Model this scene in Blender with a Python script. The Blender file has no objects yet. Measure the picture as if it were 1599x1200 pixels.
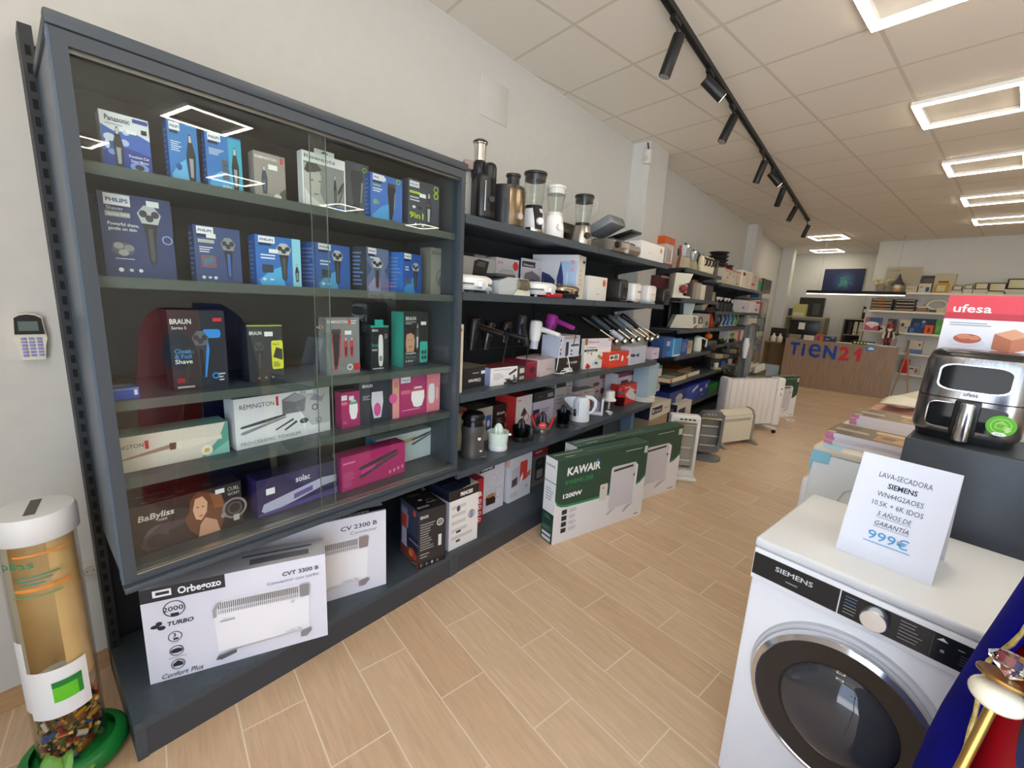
import bpy, bmesh, math, random
from mathutils import Vector, Matrix
random.seed(7)
C = bpy.context.scene.collection
PI = math.pi
# ---------------------------------------------------------------- camera, light, exposure
CAM_H, CEIL = 1.6, 3.21
FOC, IMG_W, IMG_H = 669.5, 1599, 1200
YAW, PIT, ROL = math.radians(49.58), math.radians(-11.22), math.radians(-3.126)
RC = (Matrix.Rotation(YAW, 3, 'Z') @ Matrix.Rotation(PIT, 3, 'X') @ Matrix.Rotation(ROL, 3, 'Y'))
cam = bpy.data.objects.new('camera', bpy.data.cameras.new('camera'))
C.objects.link(cam)
cam.data.sensor_fit = 'HORIZONTAL'
cam.data.sensor_width = 36
cam.data.lens = FOC * 36 / IMG_W
cam.data.clip_start = 0.02
_r, _f, _u = RC.col[0], RC.col[1], RC.col[2]
cam.matrix_world = Matrix(((_r.x, _u.x, -_f.x, 0), (_r.y, _u.y, -_f.y, 0), (_r.z, _u.z, -_f.z, CAM_H), (0, 0, 0, 1)))
bpy.context.scene.camera = cam
sc = bpy.context.scene
sc.view_settings.view_transform = 'Standard'
sc.view_settings.look = 'None'
sc.view_settings.exposure = 0.92
sc.view_settings.gamma = 1.0
sc.view_settings.use_curve_mapping = False
sc.cycles.transparent_max_bounces = 24
# daylight through the open shop front behind the camera
wd = bpy.data.worlds.new('daylight')
sc.world = wd
wd.use_nodes = True
bg = wd.node_tree.nodes['Background']
_n, _l = wd.node_tree.nodes, wd.node_tree.links
_tc = _n.new('ShaderNodeTexCoord'); _sx = _n.new('ShaderNodeSeparateXYZ'); _rp = _n.new('ShaderNodeValToRGB')
_mr = _n.new('ShaderNodeMapRange'); _mr.inputs[1].default_value = -1; _mr.inputs[2].default_value = 1
_rp.color_ramp.elements[0].position = 0.46; _rp.color_ramp.elements[0].color = (1.45, 1.50, 1.55, 1)     # street half, set brighter than the sky to light the ceiling
_rp.color_ramp.elements[1].position = 0.52; _rp.color_ramp.elements[1].color = (0.56, 0.71, 0.92, 1)     # sky
_l.new(_tc.outputs['Generated'], _sx.inputs[0]); _l.new(_sx.outputs[2], _mr.inputs[0]); _l.new(_mr.outputs[0], _rp.inputs[0]); _l.new(_rp.outputs[0], bg.inputs[0])
bg.inputs[1].default_value = 2.5
LED_E = 17.0          # ceiling LED frames
SPOT_E = 6.0

# ---------------------------------------------------------------- geometry of the place
WA = math.radians(9.433)                 # the left wall runs oblique to the tile grid
SV = Vector((-math.sin(WA), math.cos(WA), 0))
NV = Vector((math.cos(WA), math.sin(WA), 0))
YW = PI / 2 + WA                         # yaw of things that face the room from the left wall
N_WALL = -2.23

def W(s, n, z=0.0):
    return SV * s + NV * n + Vector((0, 0, z))

def ray(x, y):
    return RC @ Vector((x - 799.5, FOC, 600 - y))

def at_z(x, y, z):
    d = ray(x, y); k = (z - CAM_H) / d.z
    return Vector((d.x * k, d.y * k, z))

def at_n(x, y, n):
    d = ray(x, y); k = n / d.dot(NV)
    return Vector((d.x * k, d.y * k, CAM_H + d.z * k))

def at_y(x, y, Y):
    d = ray(x, y); k = Y / d.y
    return Vector((d.x * k, Y, CAM_H + d.z * k))

def measure(P, yaw, xr, yb, xl, yt):
    """width and height of an upright face standing at P, seen up to column xr and row yt"""
    D = Vector((math.cos(yaw), math.sin(yaw)))
    d = ray(xr, yb)
    t = -(P.x * d.y - P.y * d.x) / (D.x * d.y - D.y * d.x)
    nr = Vector((-D.y, D.x)); d = ray(xl, yt)
    k = (P.x * nr.x + P.y * nr.y) / (d.x * nr.x + d.y * nr.y)
    return t, CAM_H + d.z * k - P.z

def on_wall(xl, yb, xr, yt, n, z, turn=0.0, base=YW):
    P = at_n(xl, yb, n); P.z = z
    w, h = measure(P, base + math.radians(turn), xr, yb, xl, yt)
    return P, base + math.radians(turn), w, h

def on_plane(xl, yb, xr, yr, yt, z):
    P, Q = at_z(xl, yb, z), at_z(xr, yr, z)
    yaw = math.atan2(Q.y - P.y, Q.x - P.x)
    w, h = measure(P, yaw, xr, yr, xl, yt)
    return P, yaw, w, h

# ---------------------------------------------------------------- materials
def lin(hx):
    hx = hx.lstrip('#')
    r = [int(hx[i:i + 2], 16) / 255 for i in (0, 2, 4)]
    return tuple(c / 12.92 if c <= 0.04045 else ((c + 0.055) / 1.055) ** 2.4 for c in r) + (1,)

_mats = {}
def M(hx, rough=0.5, metal=0.0, emit=0.0, trans=0.0, ior=1.45, coat=0.0, spec=None, alpha=1.0):
    key = (hx, rough, metal, emit, trans, ior, coat, spec, alpha)
    if key in _mats: return _mats[key]
    m = bpy.data.materials.new('mat_' + hx.strip('#'))
    m.use_nodes = True
    b = m.node_tree.nodes['Principled BSDF']
    c = lin(hx)
    b.inputs['Base Color'].default_value = c
    b.inputs['Roughness'].default_value = rough
    b.inputs['Metallic'].default_value = metal
    b.inputs['Transmission Weight'].default_value = trans
    b.inputs['IOR'].default_value = ior
    b.inputs['Coat Weight'].default_value = coat
    b.inputs['Alpha'].default_value = alpha
    if spec is not None: b.inputs['Specular IOR Level'].default_value = spec
    if emit:
        b.inputs['Emission Color'].default_value = c
        b.inputs['Emission Strength'].default_value = emit
    _mats[key] = m
    return m

def noisy(name, c1, c2, scale=40, rough=0.5, stretch=(1, 1, 1), metal=0.0, bump=0.0, detail=3, coat=0.0, r2=None):
    m = bpy.data.materials.new(name); m.use_nodes = True
    nt = m.node_tree; b = nt.nodes['Principled BSDF']
    tc = nt.nodes.new('ShaderNodeTexCoord'); mp = nt.nodes.new('ShaderNodeMapping')
    mp.inputs['Scale'].default_value = stretch
    nz = nt.nodes.new('ShaderNodeTexNoise'); nz.inputs['Scale'].default_value = scale; nz.inputs['Detail'].default_value = detail
    rp = nt.nodes.new('ShaderNodeValToRGB')
    rp.color_ramp.elements[0].position = 0.3; rp.color_ramp.elements[1].position = 0.7
    rp.color_ramp.elements[0].color = lin(c1); rp.color_ramp.elements[1].color = lin(c2)
    nt.links.new(tc.outputs['Object'], mp.inputs[0]); nt.links.new(mp.outputs[0], nz.inputs['Vector'])
    nt.links.new(nz.outputs['Fac'], rp.inputs[0]); nt.links.new(rp.outputs[0], b.inputs['Base Color'])
    b.inputs['Roughness'].default_value = rough; b.inputs['Metallic'].default_value = metal
    b.inputs['Coat Weight'].default_value = coat
    if r2 is not None:
        mr = nt.nodes.new('ShaderNodeMapRange'); mr.inputs[3].default_value = rough; mr.inputs[4].default_value = r2
        nt.links.new(nz.outputs['Fac'], mr.inputs[0]); nt.links.new(mr.outputs[0], b.inputs['Roughness'])
    if bump:
        bp = nt.nodes.new('ShaderNodeBump'); bp.inputs['Strength'].default_value = bump; bp.inputs['Distance'].default_value = 0.004
        nt.links.new(nz.outputs['Fac'], bp.inputs['Height']); nt.links.new(bp.outputs[0], b.inputs['Normal'])
    return m

def glass_mat(name, tint='ffffff', rough=0.0, thin=True, ior=1.45, shadow=True):
    """clear sheet: sharp mirror by Fresnel over plain see-through"""
    m = bpy.data.materials.new(name); m.use_nodes = True
    nt = m.node_tree; nt.nodes.clear()
    out = nt.nodes.new('ShaderNodeOutputMaterial'); mx = nt.nodes.new('ShaderNodeMixShader')
    tr = nt.nodes.new('ShaderNodeBsdfTransparent'); tr.inputs[0].default_value = lin(tint)
    gl = nt.nodes.new('ShaderNodeBsdfGlossy'); gl.inputs['Roughness'].default_value = rough
    f0 = ((ior - 1) / (ior + 1)) ** 2
    lw = nt.nodes.new('ShaderNodeLayerWeight'); lw.inputs[0].default_value = .5
    pw = nt.nodes.new('ShaderNodeMath'); pw.operation = 'POWER'; pw.inputs[1].default_value = 5
    ma = nt.nodes.new('ShaderNodeMath'); ma.operation = 'MULTIPLY_ADD'; ma.inputs[1].default_value = 1 - f0; ma.inputs[2].default_value = f0
    nt.links.new(lw.outputs['Facing'], pw.inputs[0]); nt.links.new(pw.outputs[0], ma.inputs[0])
    nt.links.new(ma.outputs[0], mx.inputs[0]); nt.links.new(tr.outputs[0], mx.inputs[1]); nt.links.new(gl.outputs[0], mx.inputs[2])
    nt.links.new(mx.outputs[0], out.inputs[0])
    return m

def card(hx): return M(hx, 0.42)

# ---------------------------------------------------------------- text outlines
_txt = {}
def text_mesh(s, shear=0.0, bold=0.0):
    key = (s, shear, bold)
    if key not in _txt:
        c = bpy.data.curves.new('lettering', 'FONT')
        c.body = s; c.resolution_u = 2; c.shear = shear; c.offset = bold
        o = bpy.data.objects.new('lettering', c)
        me = o.to_mesh()
        v = [(p.co.x, p.co.y) for p in me.vertices]
        f = [tuple(p.vertices) for p in me.polygons]
        o.to_mesh_clear()
        bpy.data.objects.remove(o); bpy.data.curves.remove(c)
        x0 = min((p[0] for p in v), default=0); x1 = max((p[0] for p in v), default=1)
        _txt[key] = ([(p[0] - x0, p[1]) for p in v], f, x1 - x0)
    return _txt[key]

# ---------------------------------------------------------------- mesh builder
class MB:
    def __init__(s):
        s.v, s.f, s.mi, s.mats, s.X = [], [], [], [], Matrix.Identity(4)
    def mat(s, m):
        if isinstance(m, str): m = card(m)
        if m not in s.mats: s.mats.append(m)
        return s.mats.index(m)
    def add(s, pts, faces, m):
        b = len(s.v); k = s.mat(m)
        s.v += [tuple(s.X @ Vector(p)) for p in pts]
        s.f += [tuple(b + i for i in f) for f in faces]; s.mi += [k] * len(faces)
        return s
    def poly(s, pts, m): return s.add(pts, [tuple(range(len(pts)))], m)
    def box(s, x0, x1, y0, y1, z0, z1, m, **face):
        p = [(x0, y0, z0), (x1, y0, z0), (x1, y1, z0), (x0, y1, z0), (x0, y0, z1), (x1, y0, z1), (x1, y1, z1), (x0, y1, z1)]
        for nme, f in (('F', (0, 1, 5, 4)), ('R', (1, 2, 6, 5)), ('B', (2, 3, 7, 6)), ('L', (3, 0, 4, 7)), ('T', (4, 5, 6, 7)), ('D', (3, 2, 1, 0))):
            q = [p[i] for i in f]
            s.add(q, [(0, 1, 2, 3)], face.get(nme, m))
        return s
    def rbox(s, x0, x1, y0, y1, z0, z1, m, r=0.01, seg=2):
        bm = bmesh.new(); bmesh.ops.create_cube(bm, size=1)
        for v in bm.verts:
            v.co = Vector((x0 + (v.co.x + .5) * (x1 - x0), y0 + (v.co.y + .5) * (y1 - y0), z0 + (v.co.z + .5) * (z1 - z0)))
        r = min(r, .49 * abs(x1 - x0), .49 * abs(y1 - y0), .49 * abs(z1 - z0))
        bmesh.ops.bevel(bm, geom=bm.edges[:], offset=r, segments=seg, profile=.5, affect='EDGES')
        return s.bm(bm, m)
    def bm(s, bm, m):
        bm.verts.index_update()
        s.add([v.co[:] for v in bm.verts], [tuple(v.index for v in f.verts) for f in bm.faces], m)
        bm.free(); return s
    def prism(s, pts, a, b, m, axis='y'):
        """extrude the outline pts; axis y: pts are (x,z); z: (x,y); x: (y,z)"""
        def P(u, v, t): return (u, t, v) if axis == 'y' else (u, v, t) if axis == 'z' else (t, u, v)
        n = len(pts); q = [P(u, v, a) for u, v in pts] + [P(u, v, b) for u, v in pts]
        ar = sum(pts[i][0] * pts[(i + 1) % n][1] - pts[(i + 1) % n][0] * pts[i][1] for i in range(n))
        flip = (ar < 0) != (axis == 'y') ; flip = flip != (b < a)
        fs = [tuple(range(n))[::-1], tuple(range(n, 2 * n))] + [(i, (i + 1) % n, n + (i + 1) % n, n + i) for i in range(n)]
        if flip: fs = [f[::-1] for f in fs]
        return s.add(q, fs, m)
    def lathe(s, prof, m, c=(0, 0, 0), seg=20, axis='z', sx=1, sy=1, lo=0, hi=2 * PI, shape=None, cap=True):
        full = abs(hi - lo - 2 * PI) < 1e-6; k = seg if full else seg + 1
        pts = []
        for r, z in prof:
            for i in range(k):
                a = lo + (hi - lo) * i / seg
                q = shape(a) if shape else 1
                x, y = r * q * math.cos(a) * sx, r * q * math.sin(a) * sy
                pts.append((c[0] + x, c[1] + y, c[2] + z) if axis == 'z' else (c[0] + x, c[1] - z, c[2] + y) if axis == 'y' else (c[0] + z, c[1] + x, c[2] + y))
        fs = []
        for j in range(len(prof) - 1):
            for i in range(seg):
                a, b = j * k + i, j * k + (i + 1) % k
                fs.append((a, b, b + k, a + k))
        if full and cap:
            if prof[0][0] > 1e-6: fs.append(tuple(range(k))[::-1])
            if prof[-1][0] > 1e-6: fs.append(tuple((len(prof) - 1) * k + i for i in range(k)))
        return s.add(pts, fs, m)
    def ball(s, c, r, m, seg=16, rows=8, sx=1, sy=1, sz=1):
        return s.lathe([(r * math.sin(PI * i / rows) + (1e-5 if i in (0, rows) else 0), -r * sz * math.cos(PI * i / rows)) for i in range(rows + 1)], m, c, seg, sx=sx, sy=sy)
    def tube(s, pts, r, m, seg=8, closed=False):
        pts = [Vector(p) for p in pts]; n = len(pts)
        rs = r if isinstance(r, (list, tuple)) else [r] * n
        t = []
        for i in range(n):
            a = pts[(i - 1) % n] if (closed or i) else pts[0]; b = pts[(i + 1) % n] if (closed or i < n - 1) else pts[-1]
            d = b - a; t.append(d.normalized() if d.length > 1e-9 else Vector((0, 0, 1)))
        nx = t[0].orthogonal().normalized(); q = []
        for i in range(n):
            nx = (nx - t[i] * nx.dot(t[i])); nx = nx.normalized() if nx.length > 1e-6 else t[i].orthogonal().normalized()
            by = t[i].cross(nx)
            for k in range(seg):
                a = 2 * PI * k / seg
                q.append(tuple(pts[i] + (nx * math.cos(a) + by * math.sin(a)) * rs[i]))
        fs = []
        for i in range(n if closed else n - 1):
            for k in range(seg):
                a, b = i * seg + k, i * seg + (k + 1) % seg; j = ((i + 1) % n) * seg
                fs.append((a, b, j + (k + 1) % seg, j + k))
        if not closed: fs += [tuple(range(seg))[::-1], tuple((n - 1) * seg + k for k in range(seg))]
        return s.add(q, fs, m)
    # ---- printed marks on a flat face: frame = (origin, U, V, normal), sizes in metres
    def marks(s, fr, ops, gap=0.0005):
        O, U, V, Nn, w, h = fr
        lift = gap
        def P(u, v): return tuple(O + U * (u * w) + V * (v * h) + Nn * lift)
        for op in ops:
            k = op[0]
            if k == 'r':
                _, a, b, c, d, m = op
                s.add([P(a, b), P(c, b), P(c, d), P(a, d)], [(0, 1, 2, 3)], m)
            elif k == 'p':
                s.add([P(*q) for q in op[1]], [tuple(range(len(op[1])))], op[2])
            elif k == 'e':
                _, u, v, ru, rv, m = op
                s.add([P(u + ru * math.cos(i * PI / 9), v + rv * math.sin(i * PI / 9)) for i in range(18)], [tuple(range(18))], m)
            elif k == 'o':
                _, u, v, r, th, m = op
                ru, rv = r * min(w, h) / w, r * min(w, h) / h
                q = [P(u + ru * g * math.cos(i * PI / 12), v + rv * g * math.sin(i * PI / 12)) for g in (1, 1 - th) for i in range(24)]
                s.add(q, [(i, (i + 1) % 24, 24 + (i + 1) % 24, 24 + i) for i in range(24)], m)
            elif k == 't':
                _, tx, u, v, size, m = op[:6]
                kw = op[6] if len(op) > 6 else {}
                vs, fs, tw = text_mesh(tx, kw.get('shear', 0), kw.get('bold', 0.012))
                H = size * h; sx = kw.get('sx', 1.0)
                if 'fit' in kw: sx = kw['fit'] * w / (tw * H)
                al = kw.get('al', 0); off = -tw * sx * H * (0, .5, 1)[al]
                ro = math.radians(kw.get('rot', 0)); cr, sr = math.cos(ro), math.sin(ro)
                o0 = O + U * (u * w) + V * (v * h) + Nn * lift
                q = []
                for x, y in vs:
                    X, Y = off + x * sx * H, y * H
                    q.append(tuple(o0 + U * (X * cr - Y * sr) + V * (X * sr + Y * cr)))
                s.add(q, fs, m)
            elif k == 'n':
                _, a, b, c, d, rows, m = op
                dv = (d - b) / rows
                for i in range(rows):
                    e = a + (c - a) * random.uniform(.55, 1)
                    s.add([P(a, b + dv * (i + .28)), P(e, b + dv * (i + .28)), P(e, b + dv * (i + .72)), P(a, b + dv * (i + .72))], [(0, 1, 2, 3)], m)
            lift += 0.00012
        return s
    def build(s, name, parent=None, loc=(0, 0, 0), rotz=0.0, smooth=True, angle=40):
        me = bpy.data.meshes.new(name)
        me.from_pydata(s.v, [], s.f)
        for m in s.mats: me.materials.append(m)
        me.polygons.foreach_set('material_index', s.mi)
        if smooth:
            me.polygons.foreach_set('use_smooth', [True] * len(s.f))
            me.set_sharp_from_angle(angle=math.radians(angle))
        me.update()
        o = bpy.data.objects.new(name, me); C.objects.link(o)
        o.location = loc; o.rotation_euler = (0, 0, rotz)
        if parent: o.parent = parent
        return o

def tag(o, label, cat, group=None):
    o['label'] = label; o['category'] = cat
    if group: o['group'] = group
    return o

def thing(name, label, cat, loc=(0, 0, 0), rotz=0.0, group=None):
    o = bpy.data.objects.new(name, None); C.objects.link(o)
    o.empty_display_size = .05
    o.location = loc; o.rotation_euler = (0, 0, rotz)
    return tag(o, label, cat, group)

def struct(o):
    o['kind'] = 'structure'; return o

def copy_thing(o, loc, rotz=None, label=None):
    c = o.copy(); C.objects.link(c); c.location = loc
    if rotz is not None: c.rotation_euler = (0, 0, rotz)
    if label: c['label'] = label
    for ch in list(o.children):
        d = ch.copy(); C.objects.link(d); d.parent = c
        for g in list(ch.children):
            e = g.copy(); C.objects.link(e); e.parent = d
    return c

def face_cam(P):
    return math.atan2(P.y, P.x) - PI / 2

# ---------------------------------------------------------------- printed cartons
X3, Y3, Z3 = Vector((1, 0, 0)), Vector((0, 1, 0)), Vector((0, 0, 1))
def faces_of(w, d, h):
    return {'F': (Vector((0, 0, 0)), X3, Z3, -Y3, w, h), 'L': (Vector((0, d, 0)), -Y3, Z3, -X3, d, h),
            'T': (Vector((0, 0, h)), X3, Y3, Z3, w, d), 'R': (Vector((w, 0, 0)), Y3, Z3, X3, d, h)}

def carton(label, fit, d, col, front=(), left=(), top=(), right=(), name='product_box', cat='box', group=None, cols={}, extra=None):
    P, yaw, w, h = fit
    b = MB()
    b.box(0, w, 0, d, 0, h, card(col), **{k: card(v) for k, v in cols.items()})
    fs = faces_of(w, d, h)
    for k, ops in (('F', front), ('L', left), ('T', top), ('R', right)):
        if ops: b.marks(fs[k], ops)
    if extra: extra(b, w, d, h)
    return tag(b.build(name, None, P, yaw, smooth=False), label, cat, group)

def inb(bx, pts):
    a, b, c, d = bx
    return [(a + (c - a) * u, b + (d - b) * v) for u, v in pts]
def rr(bx, r=.12):
    """rounded outline inside bx"""
    out = []
    for cx, cy, a0 in ((1 - r, 1 - r, 0), (r, 1 - r, 90), (r, r, 180), (1 - r, r, 270)):
        for k in range(5):
            a = math.radians(a0 + k * 22.5); out.append((cx + r * math.cos(a), cy + r * math.sin(a)))
    return inb(bx, out)
# pictures printed on the cartons
def pic_shaver(bx, body='2a2c30', light='b9bec4', accent=None):
    o = [('p', inb(bx, [(.18, .72), (.82, .72), (.7, .4), (.66, .06), (.5, 0), (.34, .06), (.3, .4)]), body),
         ('p', inb(bx, [(.40, .62), (.60, .62), (.6, .1), (.5, .03), (.40, .1)]), accent or '4b4f55'),
         ('p', inb(bx, [(.0, .86), (.3, 1), (.7, 1), (1, .86), (.84, .7), (.16, .7)]), light)]
    a, b, c, d = bx
    for u, v in ((.25, .86), (.75, .86), (.5, .79)):
        o.append(('e', a + (c - a) * u, b + (d - b) * v, (c - a) * .17, (d - b) * .06, '3a3d42'))
    return o
def pic_trimmer(bx, body='23272c', light='9aa0a8'):
    return [('p', inb(bx, [(.2, .0), (.8, .0), (.95, .55), (.72, .82), (.58, 1), (.42, 1), (.28, .82), (.05, .55)]), body),
            ('p', inb(bx, [(.34, .1), (.62, .1), (.7, .5), (.3, .5)]), light),
            ('p', inb(bx, [(.36, .83), (.64, .83), (.58, .97), (.42, .97)]), 'c9ccd0')]
def pic_clipper(bx, body='22262c', trim='8d939b'):
    return [('p', inb(bx, [(.3, 0), (.6, 0), (.8, .3), (.9, .75), (1, .82), (.95, 1), (.15, 1), (.12, .8), (.25, .4)]), body),
            ('p', inb(bx, [(.78, .3), (.86, .3), (.98, .76), (.88, .76)]), trim),
            ('p', inb(bx, [(.15, .9), (.95, .9), (.95, 1), (.15, 1)]), '3c4148')]
def pic_epilator(bx, ring='e8508c'):
    return [('p', inb(bx, [(.2, .02), (.5, -.03), (.8, .02), (1, .4), (.98, .78), (.02, .78), (0, .4)]), 'f4f2f3'),
            ('p', inb(bx, [(.02, .78), (.98, .78), (.92, .9), (.08, .9)]), ring),
            ('p', inb(bx, [(.2, .9), (.8, .9), (.78, 1), (.22, 1)]), 'cfd3d8')]
def pic_bar(bx, body='4a4d52', light='8c9198', split=True):
    o = [('p', inb(bx, [(0, .52), (.03, .62), (.55, .86), (.97, 1), (1, .9), (.6, .66), (.05, .48)]), body),
         ('p', inb(bx, [(0, .12), (.04, .25), (.6, .62), (.97, .84), (1, .74), (.62, .46), (.08, .06)]), light if split else body)]
    return o
def pic_heater(bx, leg='7a7471', lines=40, body='ecebee'):
    a, b, c, d = bx; o = [('p', inb(bx, [(.02, .1), (.98, .1), (1, .9), (.97, 1), (.05, 1), (0, .9)]), body)]
    for i in range(lines):
        u = a + (c - a) * (.05 + .83 * i / lines)
        o.append(('r', u, b + (d - b) * .86, u + (c - a) * .011, b + (d - b) * .98, '6e6a6c'))
        o.append(('r', u, b + (d - b) * .78, u + (c - a) * .008, b + (d - b) * .845, '77737a'))
    o += [('p', inb(bx, [(.89, .77), (.99, .77), (1, .97), (.96, 1), (.89, 1)]), leg),
          ('p', inb(bx, [(0, .76), (.03, .76), (.03, .88), (.08, 1), (.04, 1), (0, .9)]), 'a8a4a6'),
          ('p', inb(bx, [(-.01, .0), (.02, .06), (.2, .1), (.2, .04), (.05, -.02)]), '5d5c60'),
          ('p', inb(bx, [(.88, .0), (.88, .1), (.98, .13), (1.01, .09), (.95, -.01)]), leg),
          ('p', inb(bx, [(.2, .06), (.88, .1), (.88, .13), (.2, .1)]), 'd4d2d6')]
    return o
# ================================================================ the room
def brick_mat(name, bw, rh, offset, origin, c1, c2, mortar, msize, rough, grain=0.0, bump=0.3):
    m = bpy.data.materials.new(name); m.use_nodes = True
    nt = m.node_tree; b = nt.nodes['Principled BSDF']; N = nt.nodes.new; L = nt.links.new
    tc = N('ShaderNodeTexCoord'); mp = N('ShaderNodeMapping'); br = N('ShaderNodeTexBrick')
    mp.inputs['Location'].default_value = (-origin[0], -origin[1], 0)
    br.offset = offset; br.offset_frequency = 2; br.squash = 1
    br.inputs['Scale'].default_value = 1; br.inputs['Brick Width'].default_value = bw; br.inputs['Row Height'].default_value = rh
    br.inputs['Mortar Size'].default_value = msize; br.inputs['Mortar Smooth'].default_value = 0.2; br.inputs['Bias'].default_value = 0
    br.inputs['Color1'].default_value = lin(c1); br.inputs['Color2'].default_value = lin(c2); br.inputs['Mortar'].default_value = lin(mortar)
    L(tc.outputs['Object'], mp.inputs[0]); L(mp.outputs[0], br.inputs['Vector'])
    col = br.outputs['Color']
    if grain:
        mg = N('ShaderNodeMapping'); mg.inputs['Scale'].default_value = (1.6, 16, 1)
        L(tc.outputs['Object'], mg.inputs[0])
        # shift the grain from plank to plank
        ad = N('ShaderNodeVectorMath'); ad.operation = 'MULTIPLY_ADD'; ad.inputs[1].default_value = (9, 9, 9)
        L(br.outputs['Color'], ad.inputs[0]); L(mg.outputs[0], ad.inputs[2])
        nz = N('ShaderNodeTexNoise'); nz.inputs['Scale'].default_value = 3; nz.inputs['Detail'].default_value = 6; nz.inputs['Distortion'].default_value = .9
        L(ad.outputs[0], nz.inputs['Vector'])
        rp = N('ShaderNodeValToRGB'); rp.color_ramp.elements[0].position = .3; rp.color_ramp.elements[1].position = .72
        rp.color_ramp.elements[0].color = (.80, .76, .70, 1); rp.color_ramp.elements[1].color = (1.06, 1.06, 1.06, 1)
        L(nz.outputs['Fac'], rp.inputs[0])
        mu = N('ShaderNodeMix'); mu.data_type = 'RGBA'; mu.blend_type = 'MULTIPLY'; mu.inputs[0].default_value = grain
        L(col, mu.inputs[6]); L(rp.outputs[0], mu.inputs[7])
        mm = N('ShaderNodeMix'); mm.data_type = 'RGBA'; L(br.outputs['Fac'], mm.inputs[0]); L(mu.outputs[2], mm.inputs[6]); mm.inputs[7].default_value = lin(mortar)
        col = mm.outputs[2]
    L(col, b.inputs['Base Color']); b.inputs['Roughness'].default_value = rough
    bp = N('ShaderNodeBump'); bp.invert = True; bp.inputs['Strength'].default_value = bump; bp.inputs['Distance'].default_value = .002
    L(br.outputs['Fac'], bp.inputs['Height']); L(bp.outputs[0], b.inputs['Normal'])
    return m

floor_m = brick_mat('plank_tiles', .64, .2145, .5, (-1.565, 1.205), 'd6bb9e', 'ccae90', 'e0d0ba', .003, .36, grain=.7)
ceil_m = brick_mat('ceiling_tiles', .6, .6, 0, (-1.449 - .6, 2.675), 'e9e4da', 'e6e1d7', 'd2ccbe', .012, .8)
wall_m = noisy('painted_wall', 'c8c7c2', 'cbcac5', 18, .75, bump=.05)
wood_base_m = noisy('skirting_tile', 'b08d68', 'c09c76', 6, .4, (1, 1, 14))

b = MB(); b.box(-5.2, 6.0, -1.3, 15, -.06, 0, floor_m); struct(b.build('floor', smooth=False))
b = MB(); b.box(-5.2, 6.0, -1.3, 15, CEIL, CEIL + .06, ceil_m); struct(b.build('ceiling', smooth=False))

def wallbox(name, s0, s1, n0, n1, z0, z1, m):
    q = MB(); q.box(0, s1 - s0, n0 - n1, 0, z0, z1, m)       # local x along the wall, -y into the room
    o = q.build(name, None, W(s0, n0), YW, smooth=False)
    return struct(o)
def wall_strip(name, s0, s1, nb, nf, z0, z1, m):
    q = MB(); q.box(0, s1 - s0, -(nf - nb), 0, z0, z1, m)
    return struct(q.build(name, None, W(s0, nb), YW, smooth=False))
wall_strip('wall_left', -1.3, 14.4, N_WALL - .15, N_WALL, 0, CEIL, wall_m)
wall_strip('pillar_1', 4.355, 4.81, N_WALL, -2.035, 0, CEIL, wall_m)
wall_strip('pillar_2', 9.3, 9.75, N_WALL, -2.07, 0, CEIL, wall_m)
wall_strip('pillar_3', 12.9, 13.3, N_WALL, -1.98, 0, CEIL, wall_m)
wall_strip('baseboard_left', -1.3, .135, N_WALL, N_WALL + .012, 0, .08, wood_base_m)
b = MB(); b.box(-5.2, -2.2, 13.8, 13.95, 0, CEIL, wall_m); struct(b.build('wall_back', smooth=False))
b = MB(); b.box(-2.36, 6.0, 12.1, 12.25, 0, CEIL, wall_m); b.box(-2.36, -2.29, 12.25, 13.8, 0, CEIL, wall_m); struct(b.build('wall_office', smooth=False))
b = MB(); b.box(-2.6, -.35, -1.3, -1.15, 0, CEIL, wall_m); b.box(-.35, 6.0, -1.3, -1.15, 2.9, CEIL, wall_m); struct(b.build('front_shade_wall', smooth=False))  # unseen wall and lintel, added to keep daylight off the near left wall
b = MB(); b.box(6.0, 6.1, -1.3, 12.1, 0, CEIL, wall_m); struct(b.build('wall_right', smooth=False))

# faint access panel, wall socket, alarm keypad and motion sensor
P, yaw, w, h = on_wall(746, 178, 784, 140, N_WALL, 2.81)
b = MB(); b.rbox(0, .27, -.006, 0, 0, .24, wall_m, .003); tag(b.build('access_panel', None, at_n(748, 178, N_WALL), YW), 'flush square access panel in the white wall above the shelves', 'panel')

t = thing('alarm_keypad', 'cream alarm keypad with a dark display on the left wall', 'keypad', W(.004, N_WALL, 1.305), YW)
kp = M('d6d2c4', .45)
b = MB(); b.prism([(.012, .0), (.068, 0), (.074, .05), (.08, .075), (.078, .085), (.074, .145), (.06, .157), (.04, .16), (.02, .157), (.006, .145), (.002, .085), (0, .075), (.006, .05)], -.026, 0, kp); b.build('body', t)
b = MB(); b.prism([(.005, .088), (.075, .088), (.071, .143), (.058, .152), (.04, .155), (.022, .152), (.009, .143)], -.029, -.025, M('16181a', .2)); b.build('display', t)['label'] = 'glossy dark display'
b = MB(); b.box(.016, .062, -.0298, -.028, .1, .132, M('5b6a69', .3)); b.build('screen', t)
for r in range(6):
    for c in range(3):
        b = MB(); b.rbox(.017 + c * .018, .031 + c * .018, -.0295, -.025, .012 + r * .0115, .020 + r * .0115, M('8f90c8', .4), .002, 1); b.build('key', t)

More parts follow.
